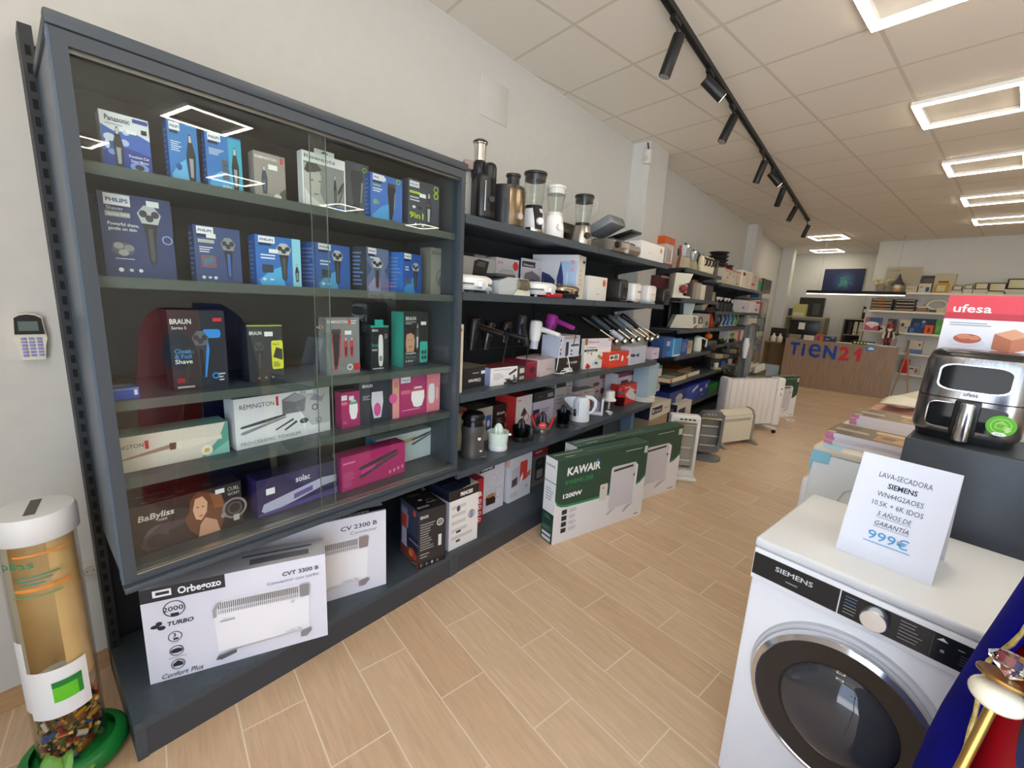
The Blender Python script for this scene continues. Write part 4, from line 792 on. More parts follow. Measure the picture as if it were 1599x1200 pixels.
# sandwich makers in front
def sandwich(P, label, shell, low, wdt, wire=None, tilt=0):
    t = thing('sandwich_maker', label, 'sandwich maker', P, YW + tilt, 'sandwich makers on the second shelf')
    def lid(z0, z1, m, k): 
        b = MB(); o = [(-.5, -.12), (-.46, -.42), (-.38, -.5), (.38, -.5), (.46, -.42), (.5, -.12), (.5, .44), (.44, .5), (-.44, .5), (-.5, .44)]
        q = [(x * wdt, y * .22) for x, y in o]; n = len(q)
        v = [(x, y, z0) for x, y in q] + [(x * 1.03, y * 1.03, (z0 + z1) / 2 - .004) for x, y in q] + [(x * .97, y * .97, z1 - .012) for x, y in q] + [(x * .8, y * .8, z1) for x, y in q]
        f = [tuple(range(n))[::-1], tuple(range(3 * n, 4 * n))] + [(r * n + i, r * n + (i + 1) % n, (r + 1) * n + (i + 1) % n, (r + 1) * n + i) for r in range(3) for i in range(n)]
        b.add(v, f, m); return b
    lid(.014, .048, low, 0).build('lower_shell', t, angle=50); lid(.05, .092, shell, 1).build('lid', t, angle=50)
    b = MB(); b.rbox(-.035, .035, -.145, -.1, .03, .062, shell, .008); b.box(-.012, .012, -.15, -.143, .02, .055, low); b.build('handle', t)
    for x in (-.38, .38):
        for y in (-.08, .08):
            b = MB(); b.lathe([(.011, 0), (.009, .016)], low, (x * wdt, y, 0), 10); b.build('foot', t)
    return t
def p2(x, y, n=-1.79): q = at_n(x, y, n); q.z = S2; return q
sandwich(p2(726, 458), 'white sandwich maker at the left end of the second shelf', wplas, M('c5c9cc', .4), .25)
t = thing('steam_iron_station', 'grey boxy appliance with a ribbed bronze drum between white sandwich makers', 'appliance', p2(782, 460, -1.78), YW)
b = MB(); b.prism([(-.13, .0), (-.13, .075), (-.05, .1), (.13, .1), (.15, .05), (.10, 0)], -.1, .1, M('aeb3b4', .45)); b.build('body', t)
b = MB(); b.box(-.14, .02, -.09, .1, .1, .115, M('3c3d42', .4)); b.build('top_plate', t, smooth=False)
b = MB(); b.lathe([(.0, -.055), (.034, -.05), (.036, .05), (0, .055)], M('8e8a70', .35, .4), (.08, -.085, .062), 18, 'x'); b.build('drum', t)
b = MB()
for k in range(5): b.tube([(.045 + k * .0165, -.085 + .0365 * math.cos(a), .062 + .0365 * math.sin(a)) for a in [i * PI / 8 for i in range(16)]], .003, M('4a3d22', .4), 5, True)
b.build('ribs', t)
b = MB(); b.add([(-.02, -.115, .0), (.12, -.13, -.0), (.15, -.1, .03), (.05, -.105, .05)], [(0, 1, 2, 3)], M('c6c8b8', .5)); b.build('paper_leaflet', t)
sandwich(p2(834, 462, -1.77), 'white sandwich maker resting on a red one, middle of the second shelf', wplas, M('c3c5c8', .4), .23)
b = MB(); b.rbox(-.08, .08, -.1, .06, 0, .03, M('b0222c', .4), .012, 3); tag(b.build('oven_mitt', None, p2(849, 465, -1.735), YW), 'flat red pad under the edge of a white sandwich maker', 'pad')
sandwich(p2(872, 465, -1.79), 'black sandwich maker with a steel lid before the iron carton', M('b9aa90', .25, .8), bplas, .23)
carton('small white toaster carton with an orange dot, second shelf', on_wall(917, 463, 946, 430, -1.76, S2), .2, 'e9e7e2', front=[('o', .84, .76, .15, .98, 'e8703a'), ('n', .45, .25, .62, .3, 1, '9a968e'), ('o', .84, .5, .0001, .5, 'e9e7e2')])
def toaster(P, label, body, wd, h, dark=bplas, base=None):
    t = thing('toaster', label, 'toaster', P, YW, 'toasters on the second shelf')
    b = MB(); b.rbox(-wd / 2, wd / 2, -.1, .16, .012, h, body, .028, 4); b.build('body', t)
    for x in (-.25, .25):
        b = MB(); b.box(x * wd - .013, x * wd + .013, -.07, .13, h - .004, h + .0012, M('2a2826', .5, .4)); b.build('slot', t, smooth=False)
    b = MB(); b.rbox(-.02, .02, -.118, -.098, h * .55, h * .62, dark, .005); b.build('lever', t)
    b = MB(); b.rbox(-wd / 2 + .004, wd / 2 - .004, -.096, .156, 0, .018, base or dark, .006); b.build('base', t)
    b = MB(); b.marks((Vector((-wd / 2, -.1, .012)), X3, Z3, -Y3, wd, h), [('n', .3, .12, .66, .17, 1, '9a9894')]); b.build('badge', t, smooth=False)
toaster(p2(958, 466, -1.775), 'black two slot toaster left of the white toasters', M('2e2c2a', .35), .14, .185)
toaster(p2(979, 468, -1.78), 'white toaster with a small yellow sticker beside the black one', wplas, .15, .17, chrome, chrome)
toaster(p2(1003, 469, -1.775), 'white rounded toaster with a blue grey base, fourth from the left', M('efece6', .3), .17, .17, wplas, M('9fb0b4', .4))
toaster(p2(1027, 471, -1.765), 'small black toaster at the right end of the second shelf', M('262522', .35), .15, .16)
# ---- hanging dryers and their wire rack (third shelf)
t = thing('wire_rack', 'thin black wire rack holding the hair dryers under the second shelf', 'rack', W(0, 0, 0), YW)
b = MB()
for z in (1.275, 1.33):
    b.tube([(1.63, 1.93, z), (2.42, 1.93, z)], .002, M('2c2c2c', .4, .6), 5)
b.build('cross_wire', t)
for s in (1.66, 1.86, 2.06, 2.26, 2.4):
    b = MB(); b.tube([(s, 2.18, 1.35), (s, 1.95, 1.33), (s, 1.93, 1.33), (s, 1.93, 1.275)], .002, M('2c2c2c', .4, .6), 5); b.build('hook', t)
def wl(p): return Vector((p.dot(SV), -p.dot(NV), p.z))     # world point in wall coordinates (along, into the room negative, up)
def dryer(label, top, bot, hend, n, body, accent=None, r0=.04, r1=.028, nh=-1.72, hm=None):
    a, c = at_n(*top, n), at_n(*bot, n); hnd = at_n(*hend, nh)
    t = thing('hair_dryer', label, 'hair dryer', a, YW, 'hair dryers hanging on the wire rack')
    L = lambda p: Matrix.Rotation(-YW, 3, 'Z') @ (p - a)
    c, hnd = L(c), L(hnd); u = c.normalized(); ln = c.length
    b = MB(); b.tube([-u * .012, -u * .004, u * ln * .1, u * ln * .4, u * ln * .7], [r0 * .6, r0 * .9, r0, r0 * .95, r1], body, 16); b.build('barrel', t)
    b = MB(); b.tube([u * ln * .7, u * ln], [r1 * .9, r1 * .8], hm or bplas, 14); b.build('nozzle', t)
    st = u * ln * .2
    b = MB(); b.tube([st, st + (hnd - st) * .4, hnd], [.021, .019, .016], body, 10); b.build('handle', t)
    if accent:
        b = MB(); b.tube([st + Vector((0, -.012, .02)), st + (hnd - st) * .5 + Vector((0, -.008, .019)), hnd + Vector((0, 0, .014))], .005, accent, 6); b.tube([-u * .004 + Vector((r0 * .93 * math.cos(x), r0 * .93 * math.sin(x), 0)) for x in [i * PI / 8 for i in range(16)]], .003, accent, 5, True); b.build('accent_line', t)['label'] = 'copper coloured line'
    e = hnd; g = Vector((e.x + .02, e.y + .02, S3 - a.z + .03))
    b = MB(); b.tube([e, e + (e - st).normalized() * .03, e * .6 + g * .4 + Vector((.02, 0, 0)), g, g + Vector((-.05, -.02, -.012)), g + Vector((.03, -.05, -.02))], .003, body if accent is None and body is wplas else bplas, 6); b.build('power_cord', t)
    return t
cop = M('c98a5a', .25, .9)
dryer('black hair dryer with a copper line along its handle, first on the rack', (741, 499), (735, 547), (786, 523), -1.92, bplas, cop, nh=-1.74)
dryer('glossy black hair dryer second on the rack', (765, 505), (757, 546), (822, 530), -1.93, M('202022', .15), None, nh=-1.70)
dryer('black hair dryer with a short copper ring, third on the rack', (791, 504), (786, 535), (800, 530), -2.0, bplas, cop, r0=.044, nh=-1.9)
dryer('plain dark grey dryer barrel, fourth on the rack', (816, 494), (810, 535), (822, 540), -1.98, M('3a3b3e', .3), None, r0=.036, r1=.03, nh=-1.86)
dryer('white hair dryer with a white nozzle in front of the magenta one', (838, 503), (833, 545), (874, 524), -1.9, wplas, None, r0=.046, r1=.036, nh=-1.72, hm=M('c9cad4', .4))
dryer('magenta hair dryer at the right end of the rack', (863, 494), (858, 515), (896, 513), -1.95, M('b13a9c', .35), None, r0=.05, r1=.05, nh=-1.74, hm=M('8e2a80', .4))
# ---- stick blenders on pegs
GH = 'stick blenders hanging in a row'
HB = [((910, 496), (963, 534), bplas, 'black stick blender with a thin steel shaft, first of the hanging row'), ((927, 497), (976, 534), M('46545a', .4), 'slate grey stick blender with a white sleeve, second of the hanging row'),
      ((942, 497), (988, 533), bplas, 'black stick blender with a steel collar, third of the hanging row'), ((954, 496), (998, 531), M('59646a', .4), 'dark blue grey stick blender, fourth of the hanging row'),
      ((966, 499), (1011, 530), M('9aa2a6', .35), 'light grey stick blender, fifth of the hanging row'), ((973, 494), (1018, 530), bplas, 'black and steel stick blender, sixth of the hanging row'),
      ((984, 499), (1027, 527), M('b9bac4', .3), 'silver stick blender at the right end of the hanging row')]
for i, (h0, h1, m, lb) in enumerate(HB):
    n0 = -2.02; a = at_n(*h0, n0); s0 = a.dot(SV); n1 = -1.78; c = at_n(*h1, n1)
    t = thing('stick_blender', lb, 'stick blender', a, YW, GH)
    L = Matrix.Rotation(-YW, 3, 'Z') @ (c - a); u = L.normalized(); ln = L.length
    b = MB(); b.tube([-u * .03, -u * .02, u * ln * .1, u * ln * .42, u * ln * .5], [.016, .024, .03, .026, .02], m, 14); b.build('grip', t)
    b = MB(); b.tube([u * ln * .5, u * ln * .9], .0115, M('d8d4c8', .2, 1), 10)
    if i == 1: b.tube([u * ln * .55, u * ln * .9], .025, M('c9cadc', .4), 12)
    b.build('shaft', t)
    b = MB(); b.tube([u * ln * .9, u * ln * .94, u * ln * 1.0], [.013, .03, .033], M('c4bfb2', .2, 1), 14); b.build('blade_guard', t)
    b = MB(); b.tube([(0, .02, .005), (0, -n0 * 0 + (n0 - N_WALL - .055), .01)], .004, M('2c2c2c', .4, .6), 6); b.build('peg', t)
# ---- goods on the third shelf
G3 = 'boxes on the third shelf'
def s3(xl, yb, xr, yt, d=None): 
    P = at_z(xl, yb, S3); w, h = measure(P, YW, xr, yb, xl, yt); return P, YW, w, h
def s3b(xl, yb, xr, yr, yt): return on_plane(xl, yb, xr, yr, yt, S3)
carton('upright cream carton edge at the left end of the third shelf by the cabinet', on_wall(714, 612, 721, 507, -1.70, S3), .25, 'd5cbb8', front=[('r', .3, .9, .7, .94, 'c8503c')])
carton('black carton with upside down lettering at the left of the third shelf', s3b(721, 609, 760, 601, 577), .2, '2a2725', front=[('t', 'Orbegozo', .74, .42, .26, 'd8d6d2', {'rot': 180, 'fit': .5, 'bold': .03}), ('r', .74, .62, .9, .78, 'e4e4e6'), ('n', .4, .66, .66, .76, 1, 'a8a6a2')], cols={'T': '6a665c'}, group=G3)
carton('white carton with a black hand mixer picture on the third shelf', s3b(765, 604, 807, 598, 576), .15, 'dedbda', front=[('n', .1, .84, .8, .9, 1, '8a8688'), ('n', .1, .3, .5, .7, 5, 'aaa6a8'), ('p', [(.66, .6), (.92, .86), (.98, .8), (.96, .72), (.7, .5)], '46403e'), ('p', [(.84, .5), (.9, .5), (.9, .2), (.86, .2)], '46403e'), ('p', [(.58, .02), (.6, .3), (.72, .32), (.74, .1), (1.0, .06), (1, .0)], '3c3838')], left=[], cols={'L': '8890b0', 'T': '6a2828'}, group=G3)
carton('dark carton with small pale labels behind the cords, third shelf', s3b(808, 598, 820, 595, 573), .2, '3a3433', front=[('r', .2, .55, .8, .85, 'cfc8b8'), ('r', .2, .15, .8, .35, 'b8b0a4')], group=G3)
carton('deep red hair dryer carton in the middle of the third shelf', s3b(820, 592, 843, 587, 567), .2, '8e1c36', front=[('e', .45, .5, .2, .2, '4a1020'), ('e', .82, .5, .07, .1, 'f0b8c0'), ('r', 0, .92, 1, 1, 'a83048')], cols={'T': '70182c'}, group=G3)
carton('pale mauve carton right of the deep red one on the third shelf', s3b(843, 589, 873, 581, 563), .2, 'cdbfc0', front=[('t', 'Mujir', .3, .3, .18, '5a4a50', {'fit': .3, 'bold': 0}), ('n', .3, .5, .6, .6, 1, 'c89a98')], cols={'T': 'b5a2a2'}, group=G3)
f = s3b(873, 584, 906, 577, 560)
carton('black carton lying under a white one on the third shelf', f, .2, '2a2622', front=[('t', 'Orbegozo', .3, .52, .26, 'd8d6d2', {'fit': .5, 'bold': .03}), ('n', .4, .2, .7, .3, 1, '9a968e')], cols={'T': 'b8b2a4'}, group=G3)
P, yaw, w, h = f
Q = P.copy(); Q.z = S3 + h + .0005
carton('white blue carton with a column of black dots, stacked on a black one', (Q - SV * .02, YW, .27, .16), .16, 'bdc4d8', front=[('r', .3, .05, .44, .72, '2e3038'), ('r', .48, .0, 1, .7, 'c9d0e0'), ('r', .2, .84, .9, .98, 'a89c94')] + [('e', .06, v, .035, .06, '2e3038') for v in (.2, .4, .6, .8)] + [('r', .55, .5, .95, .6, '4a4c56'), ('e', .6, .3, .04, .06, '2e3038'), ('e', .6, .12, .04, .05, '2e3038')], group=G3)
f = s3b(910, 577, 951, 573, 530); P, yaw, w, h = f
carton('white kitchen scale carton with a glass scale and vegetables, third shelf', (P, yaw, w, h), .035, 'e8e5e0', front=[('r', 0, .7, 1, .98, 'd6d0dc'), ('t', 'Blaupunkt', .14, .87, .09, 'b05a8a', {'fit': .38, 'bold': .02}), ('r', .0, .66, .48, .8, 'e2e0e0'), ('t', 'Orbegozo', .04, .7, .07, '4a4a4e', {'fit': .4, 'bold': .02}), ('r', .0, .57, .48, .65, '33353d'), orb(.06, .585, .055, 'dcdcde', .36), ('r', .0, .8, .1, 1, 'a85a3c'), ('e', .92, .96, .05, .03, 'd84a3c')]
    + [('p', [(.3, .14), (.56, .06), (.88, .46), (.6, .56)], 'bcd4d6'), ('p', [(.34, .15), (.55, .09), (.84, .45), (.61, .53)], 'cfe2e2'), ('e', .62, .36, .07, .05, 'd87a2c'), ('e', .56, .4, .05, .05, '5a9a3a'), ('e', .66, .32, .05, .04, 'c8442c'), ('e', .58, .32, .04, .04, 'e0b83c'), ('p', [(.4, .16), (.5, .13), (.54, .19), (.44, .22)], '2e3038'), ('e', .17, .07, .09, .06, 'c8322c'), ('e', .15, .14, .05, .04, 'a82a28'), ('r', .12, .5, .16, .54, '8a8688'), ('r', .24, .46, .28, .54, '6a6668')], group=G3)
carton('bright red carton with a white picture panel on the third shelf', s3b(950, 576, 984, 570, 552), .16, 'd8402a', front=[('r', .0, .5, .42, .86, 'e4dcd8'), ('e', .1, .68, .07, .1, '4a4648'), ('e', .28, .68, .09, .14, '7a7678'), ('e', .58, .55, .05, .2, 'f0e4e0'), ('p', [(.78, .6), (.86, .72), (.94, .6), (.96, .2), (.9, .2), (.88, .5), (.8, .5)], 'f0d8c0')], left=[], cols={'T': 'e05a40'}, group=G3)
carton('cream food carton behind the red one on the third shelf', s3b(957, 566, 1000, 558, 544), .1, 'cfc2a8', front=[('e', .3, .6, .08, .2, '6a5040'), ('e', .55, .6, .08, .2, '8a7a50'), ('e', .12, .6, .06, .16, '4a4038')], group=G3)
carton('blue grey carton with a black torch shape and a cream end, third shelf', on_plane(983, 571, 1007, 566, 543, S3), .1, 'bac0d2', front=[('p', [(.0, .5), (.2, .42), (.34, .5), (.5, .38), (.56, .5), (.5, .62), (.34, .52), (.2, .6), (0, .62)], '3e4452')], right=[('n', .2, .2, .8, .8, 3, 'a8946c')], cols={'R': 'd8c8a4'}, group=G3)
carton('small lilac carton at the right end of the third shelf', on_plane(1017, 562, 1028, 560, 545, S3), .1, 'd0c4d8', front=[('n', .3, .4, .7, .6, 1, '6a5a7a')], cols={'R': '4a3440'}, group=G3)
# white cord bundle
b = MB(); c0 = at_z(884, 583, S3); 
pts = [W(0, 0)] ; pts = []
for k in range(40):
    a = k * .62; pts.append((.05 * math.cos(a) + .03 * math.sin(a * .37), .022 * math.sin(a), .008 + .012 * (1 + math.sin(a * .7))))
b.tube(pts, .004, wplas, 6); b.tube([(.05, 0, .02), (.03, .01, .1), (.0, .03, .2)], .004, wplas, 6)
tag(b.build('power_cord', None, c0, YW), 'bundled white power cord lying on the third shelf under the white dryer', 'cord')
b = MB(); c0 = at_z(800, 600, S3) - NV * .02
for q in range(3):
    b.tube([(.06 * math.cos(k * .5 + q) * (1 - .1 * q), .03 * math.sin(k * .5 + q) , .006 + .012 * q + .006 * math.sin(k)) for k in range(13)], .004, bplas, 6)
tag(b.build('power_cord', None, c0, YW), 'coiled black power cord on the third shelf before the white mixer carton', 'cord')
# ---- fourth shelf
t = thing('citrus_press', 'dark grey citrus press with a black domed top, left end of the fourth shelf', 'juicer', at_z(737, 712, S4), face_cam(at_z(737, 712, S4)))
b = MB(); dg = M('4a4644', .4); b.lathe([(.072, 0), (.075, .01), (.07, .03), (.066, .13), (.069, .16), (.07, .19), (.066, .2), (0, .2)], dg, seg=28); b.rbox(-.03, .09, -.05, .05, .0, .02, dg, .01); b.build('body', t)
b = MB(); b.lathe([(.064, .2), (.06, .215), (.058, .232), (.07, .235), (.073, .25), (.06, .275), (.03, .285), (0, .286)], M('141416', .2), seg=28); b.build('lid', t)
b = MB(); b.lathe([(.0585, .214), (.0595, .232)], M('5a5a60', .15, .9), seg=28); b.build('trim_band', t)
b = MB(); b.lathe([(0, .012), (.01, .012), (.012, 0)], chrome, (.04, -.052, .13), 14, 'y'); b.box(.035, .06, -.052, -.047, .045, .055, M('cfcdc8', .3)); b.build('switch', t)
def citrus(P, label, cup, base, cone, r, h, glassm=None, extra=None, basem=None):
    t = thing('citrus_juicer', label, 'juicer', P, face_cam(P), 'citrus juicers on the fourth shelf')
    b = MB(); b.lathe([(r * .88, 0), (r * .92, .006), (r * .9, .03), (r * .9, .034), (0, .034)], base, seg=28); b.build('base', t)
    b = MB(); b.lathe([(r * .86, .034), (r * .92, .05), (r, h), (r * 1.02, h + .004), (r * .95, h + .002), (r * .88, .045), (r * .3, .04)], cup, seg=28, cap=False)
    b.rbox(r * .95, r * 1.25, -.012, .012, h - .02, h - .008, cup, .004); b.build('cup', t)
    b = MB(); rib = lambda a: 1 + .12 * math.cos(8 * a)
    b.lathe([(r * .7, h - .03), (r * .5, h - .02), (r * .4, h), (r * .36, h + .03), (r * .2, h + .052), (.001, h + .058)], cone, seg=32, shape=rib); b.build('reamer', t)
    if extra: extra(t)
    return t
cw_ = M('dcebe0', .35)
citrus(at_z(777, 701, S4), 'white citrus juicer with an open cup and ribbed cone, fourth shelf', cw_, wplas, cw_, .068, .115)
citrus(at_z(813, 688, S4), 'black citrus juicer with a smoked cup between the white and red ones', smoke, bplas, bplas, .062, .1, extra=lambda t: MB().rbox(.06, .085, -.012, .012, .0, .1, bplas, .006).build('handle', t))
def redx(t):
    for s in (-1, 1):
        b = MB(); b.tube([(s * .05, -.03, .045), (s * .068, -.01, .09), (s * .085, .0, .125)], .008, M('c02a28', .3), 8); b.build('handle', t)['label'] = 'red side handle'
    b = MB(); b.lathe([(.0, .002), (.026, .002), (.026, 0)], M('d8342e', .5), (.004, -.064, .075), 22, 'y'); b.marks((Vector((-.022, -.0665, .05)), X3, Z3, -Y3, .05, .05), [('n', .15, .45, .85, .6, 1, 'f4e8e6')]); b.build('sticker', t)['label'] = 'round red sticker'
citrus(at_z(846, 676, S4), 'citrus juicer with red handles and a round red sticker on a steel base', jarglass, steel, M('3a3434', .25, .5), .062, .105, extra=redx)
citrus(at_z(878, 667, S4), 'black citrus juicer with a violet cup beside the white kettle', violet, bplas, bplas, .055, .125)
# kettle
t = thing('kettle', 'white electric kettle with a dark water window on the fourth shelf', 'kettle', at_z(905, 656, S4), face_cam(at_z(905, 656, S4)))
b = MB(); b.lathe([(.074, .018), (.078, .022), (.072, .12), (.07, .17), (.05, .2), (.02, .205), (0, .205)], M('e4e8ee', .3), seg=28, sx=1.0)
b.prism([(-.066, .1), (-.135, .16), (-.14, .185), (-.1, .198), (-.03, .202)], -.03, .03, M('e4e8ee', .3)); b.build('body', t)
b = MB(); b.tube([(.03, 0, .2), (.085, 0, .198), (.118, 0, .17), (.118, 0, .12), (.1, 0, .08), (.066, 0, .06)], [.014, .017, .016, .015, .014, .012], M('e4e8ee', .3), 10); b.build('handle', t)
b = MB(); b.rbox(-.055, -.03, -.075, -.055, .045, .105, M('25262c', .2), .008); b.box(-.02, -.014, -.074, -.068, .05, .16, M('8f949a', .3)); b.build('water_window', t)['label'] = 'dark water window'
b = MB(); b.lathe([(.078, 0), (.08, .006), (.078, .017), (0, .017)], wplas, seg=28); b.build('base', t)
t = thing('food_chopper', 'white scale-like stand with a mauve bowl just behind the kettle', 'appliance', at_z(932, 647, S4), face_cam(at_z(932, 647, S4)))
b = MB(); b.rbox(-.06, .05, -.06, .06, 0, .03, M('ddd6e2', .4), .01); b.rbox(.03, .05, -.05, .05, .02, .15, M('e6e0e8', .4), .008); b.build('stand', t)
b = MB(); b.lathe([(.04, .03), (.045, .12), (.0, .122)], M('9a94ac', .3), (-.015, 0, 0), 20); b.build('bowl', t)
def chopper(P, label, top, bowl, dome=False, ring=None):
    t = thing('food_chopper', label, 'chopper', P, YW, 'bowl choppers on the fourth shelf')
    b = MB(); b.lathe([(.046, 0), (.05, .006), (.056, .085), (.056, .09)], bowl, seg=26, cap=False); b.build('bowl', t)
    b = MB(); b.tube([(0, 0, .006), (0, 0, .085)], .01, M('d8d6d8', .3), 10); b.box(-.04, .04, -.006, .006, .02, .024, M('b8b6b4', .2, 1)); b.build('blade', t)
    b = MB(); b.lathe([(.062, .09), (.062, .1), (.05, .112), (.047, .115), (.044, .175), (.04, .18), (0, .182)] if not dome else [(.06, .09), (.06, .105), (.045, .115), (.045, .13), (.047, .15), (.04, .18), (.02, .194), (0, .196)], top, seg=26); b.build('motor_head', t)
    if ring: b = MB(); b.lathe([(.0462, .118), (.0475, .128), (.0475, .14), (.047, .146)], ring, seg=26); b.build('grey_band', t)
chopper(at_z(950, 640, S4), 'white topped bowl chopper left of the red one on the fourth shelf', wplas, jarglass)
chopper(at_z(966, 633, S4), 'red domed bowl chopper with a grey band on the fourth shelf', M('c8182c', .25), smoke, True, M('55585a', .4))
b = MB(); b.tube([(.04 * math.cos(k * .7) + .01 * k / 6, .02 * math.sin(k * .7), .006 + .05 * abs(math.sin(k * .35))) for k in range(20)], .0035, wplas, 6)
tag(b.build('power_cord', None, at_z(949, 651, S4), YW), 'looped white cord hanging at the edge of the fourth shelf by the choppers', 'cord')
G4 = 'boxes at the back of the fourth shelf'
def s4(xl, yb, xr, n, hgt, turn=0): 
    P = at_n(xl, yb, n); P.z = S4; w, _ = measure(P, YW + math.radians(turn), xr, yb, xl, yb - 10); return P, YW + math.radians(turn), w, hgt
carton('cream carton slice against the cabinet at the left end of the fourth shelf', s4(715, 690, 727, -1.9, .27), .15, 'd0c6a4', front=[('r', 0, .9, 1, 1, 'a83a2c')], group=G4)
carton('beige carton with a blue square label behind the dark grey press', s4(733, 690, 767, -1.93, .235), .16, 'b9b2a0', front=[('r', .7, .3, .95, .75, '3a5aa0'), ('e', .82, .5, .07, .1, 'd8d8dc'), ('n', .1, .5, .5, .7, 2, '8f8876')], cols={'T': '6f6656'}, group=G4)
carton('black juicer carton with orange fruit, left of the red topped carton', s4(767, 690, 800, -1.95, .225), .15, '23201e', front=[('t', 'BRAUN', .2, .68, .12, 'dcdad6', {'fit': .35, 'bold': .02}), ('e', .75, .62, .18, .12, 'd8742c'), ('e', .7, .3, .12, .12, 'c88a2c'), ('n', .2, .4, .5, .58, 3, '8f8a84'), ('e', .9, .82, .05, .05, 'e0502c')], cols={'T': '2c2826'}, group=G4)
carton('red topped white carton with a citrus press picture, fourth shelf', s4(803, 688, 827, -1.86, .285), .2, 'cfc6c4', front=[('p', [(.3, .5), (.5, .7), (.7, .56), (.6, .46)], '3c3434'), ('r', .46, .2, .52, .5, '3c3434'), ('o', .66, .42, .18, .2, 'b8545c'), ('n', .1, .86, .4, .92, 1, 'c8544c')], cols={'T': 'b8302c', 'L': 'c03430'}, group=G4)
P, yaw, w, h = s4(830, 680, 861, -1.9, .2)
carton('white and purple carton under a black one at the back of the fourth shelf', (P, yaw, w, h), .2, 'c6bccc', front=[('r', 0, 0, .3, .7, '3c3458'), ('p', [(.1, .3), (.3, .5), (.24, .56), (.06, .5)], 'd8504c'), ('n', .4, .5, .9, .7, 2, '8f86a0')], group=G4)
Q = P.copy(); Q.z = S4 + .2005
carton('black carton lying on the white and purple one, fourth shelf', (Q, yaw, w, .075), .18, '26242a', front=[('r', .66, .25, .92, .65, '8f8c90'), ('n', .2, .3, .5, .6, 1, '5a585c')], cols={'T': '1c1a20'}, group=G4)
carton('tall pale carton with a dark band behind the kettle', s4(862, 675, 888, -1.97, .33), .15, 'bdb8b4', front=[('r', .05, .76, .6, .88, '2a2a30'), ('n', .66, .5, .95, .9, 4, '9a948e'), ('n', .1, .3, .5, .6, 3, '9a948e')], cols={'T': '3a3c58'}, group=G4)
carton('small white chopper carton with red fruit behind the kettle handle', s4(893, 655, 924, -1.92, .2), .15, 'd0c9c8', front=[('t', 'Moulinex', .5, .82, .1, 'c8503c', {'fit': .44}), ('t', 'Moulinex', .04, .82, .1, 'c8503c', {'fit': .36}), ('e', .76, .34, .12, .2, 'c85a3c'), ('e', .6, .56, .1, .08, 'd89a4c'), ('e', .9, .24, .07, .1, '6a78a8')], cols={'T': 'a8a4a4'}, group=G4)
carton('larger white chopper carton with small red marks behind the smaller one', s4(900, 648, 950, -2.02, .27), .13, 'cbc4c6', front=[('r', .6, .86, 1, 1, 'a84a50'), ('t', 'Moulinex', .66, .74, .07, 'c8503c', {'fit': .3}), ('e', .84, .56, .06, .08, '3a6a4c'), ('e', .5, .7, .1, .07, '8a4a4c'), ('e', .7, .4, .06, .12, '9a3a40'), ('r', .5, .4, .6, .46, 'c8503c')], cols={'T': '4a4a50'}, group=G4)
carton('red and white carton with a diagonal white panel by the red chopper', s4(968, 640, 993, -1.79, .2), .12, 'd0382c', front=[('p', [(.2, .5), (.5, .82), (1, .5), (.95, .0), (.5, .25)], 'ddd0cc'), ('p', [(.7, .55), (.8, .62), (1, .36), (.94, .3)], 'c02a2c'), ('r', .0, .84, .5, .88, 'f0d8d0')], right=[('e', .5, .7, .3, .2, 'e8dcc8')], cols={'R': 'b8302a'}, group=G4)
carton('large white raclette carton with a green dish and a rainbow band, fourth shelf', s4(961, 632, 1027, -1.86, .3), .14, 'd6d4d8', front=[('r', 0, .88, .26, 1, '8a3058'), ('r', .26, .88, .5, 1, '40407c'), ('r', .5, .88, .76, 1, '3a7ab0'), ('r', .76, .88, 1, 1, '3a9a6c'), ('p', rr((.4, .0, .68, .82), .2), '3e8438'), ('p', [(.52, .4), (.6, .6), (.66, .46), (.58, .32)], 'd8ceb0'), ('e', .84, .16, .12, .07, 'cfb0a4'), ('r', .06, .62, .2, .76, '4a3c50'), ('e', .84, .2, .05, .04, 'b8604c'), ('r', .24, .66, .34, .76, 'ece8e8')], cols={'T': 'bfae90'}, group=G4)
P, yaw, w, h = s4(1008, 618, 1034, -1.80, .34, 0)
P = at_n(1010, 612, -1.68); P.z = S4 + .06
carton('tall pale blue carton standing on a white tin, fourth shelf', (P, YW, .24, .33), .16, 'a3bccb', front=[('r', u, .88, u + .06, .91, '5a7488') for u in (.2, .42, .62, .82)], right=[('e', .5, .6, .08, .04, '9aa89a'), ('e', .5, .2, .08, .03, '9aa89a')], cols={'R': 'c3cbc2', 'T': 'd0d0c4'}, group=G4)
b = MB(); b.lathe([(.105, 0), (.11, .004), (.11, .056), (.1, .06), (0, .06)], M('dcd8cc', .4), seg=28); tag(b.build('cake_tin', None, P + SV * .12 - NV * .075 - Vector((0, 0, .06)), YW), 'low white round tin under the pale blue carton', 'tin')

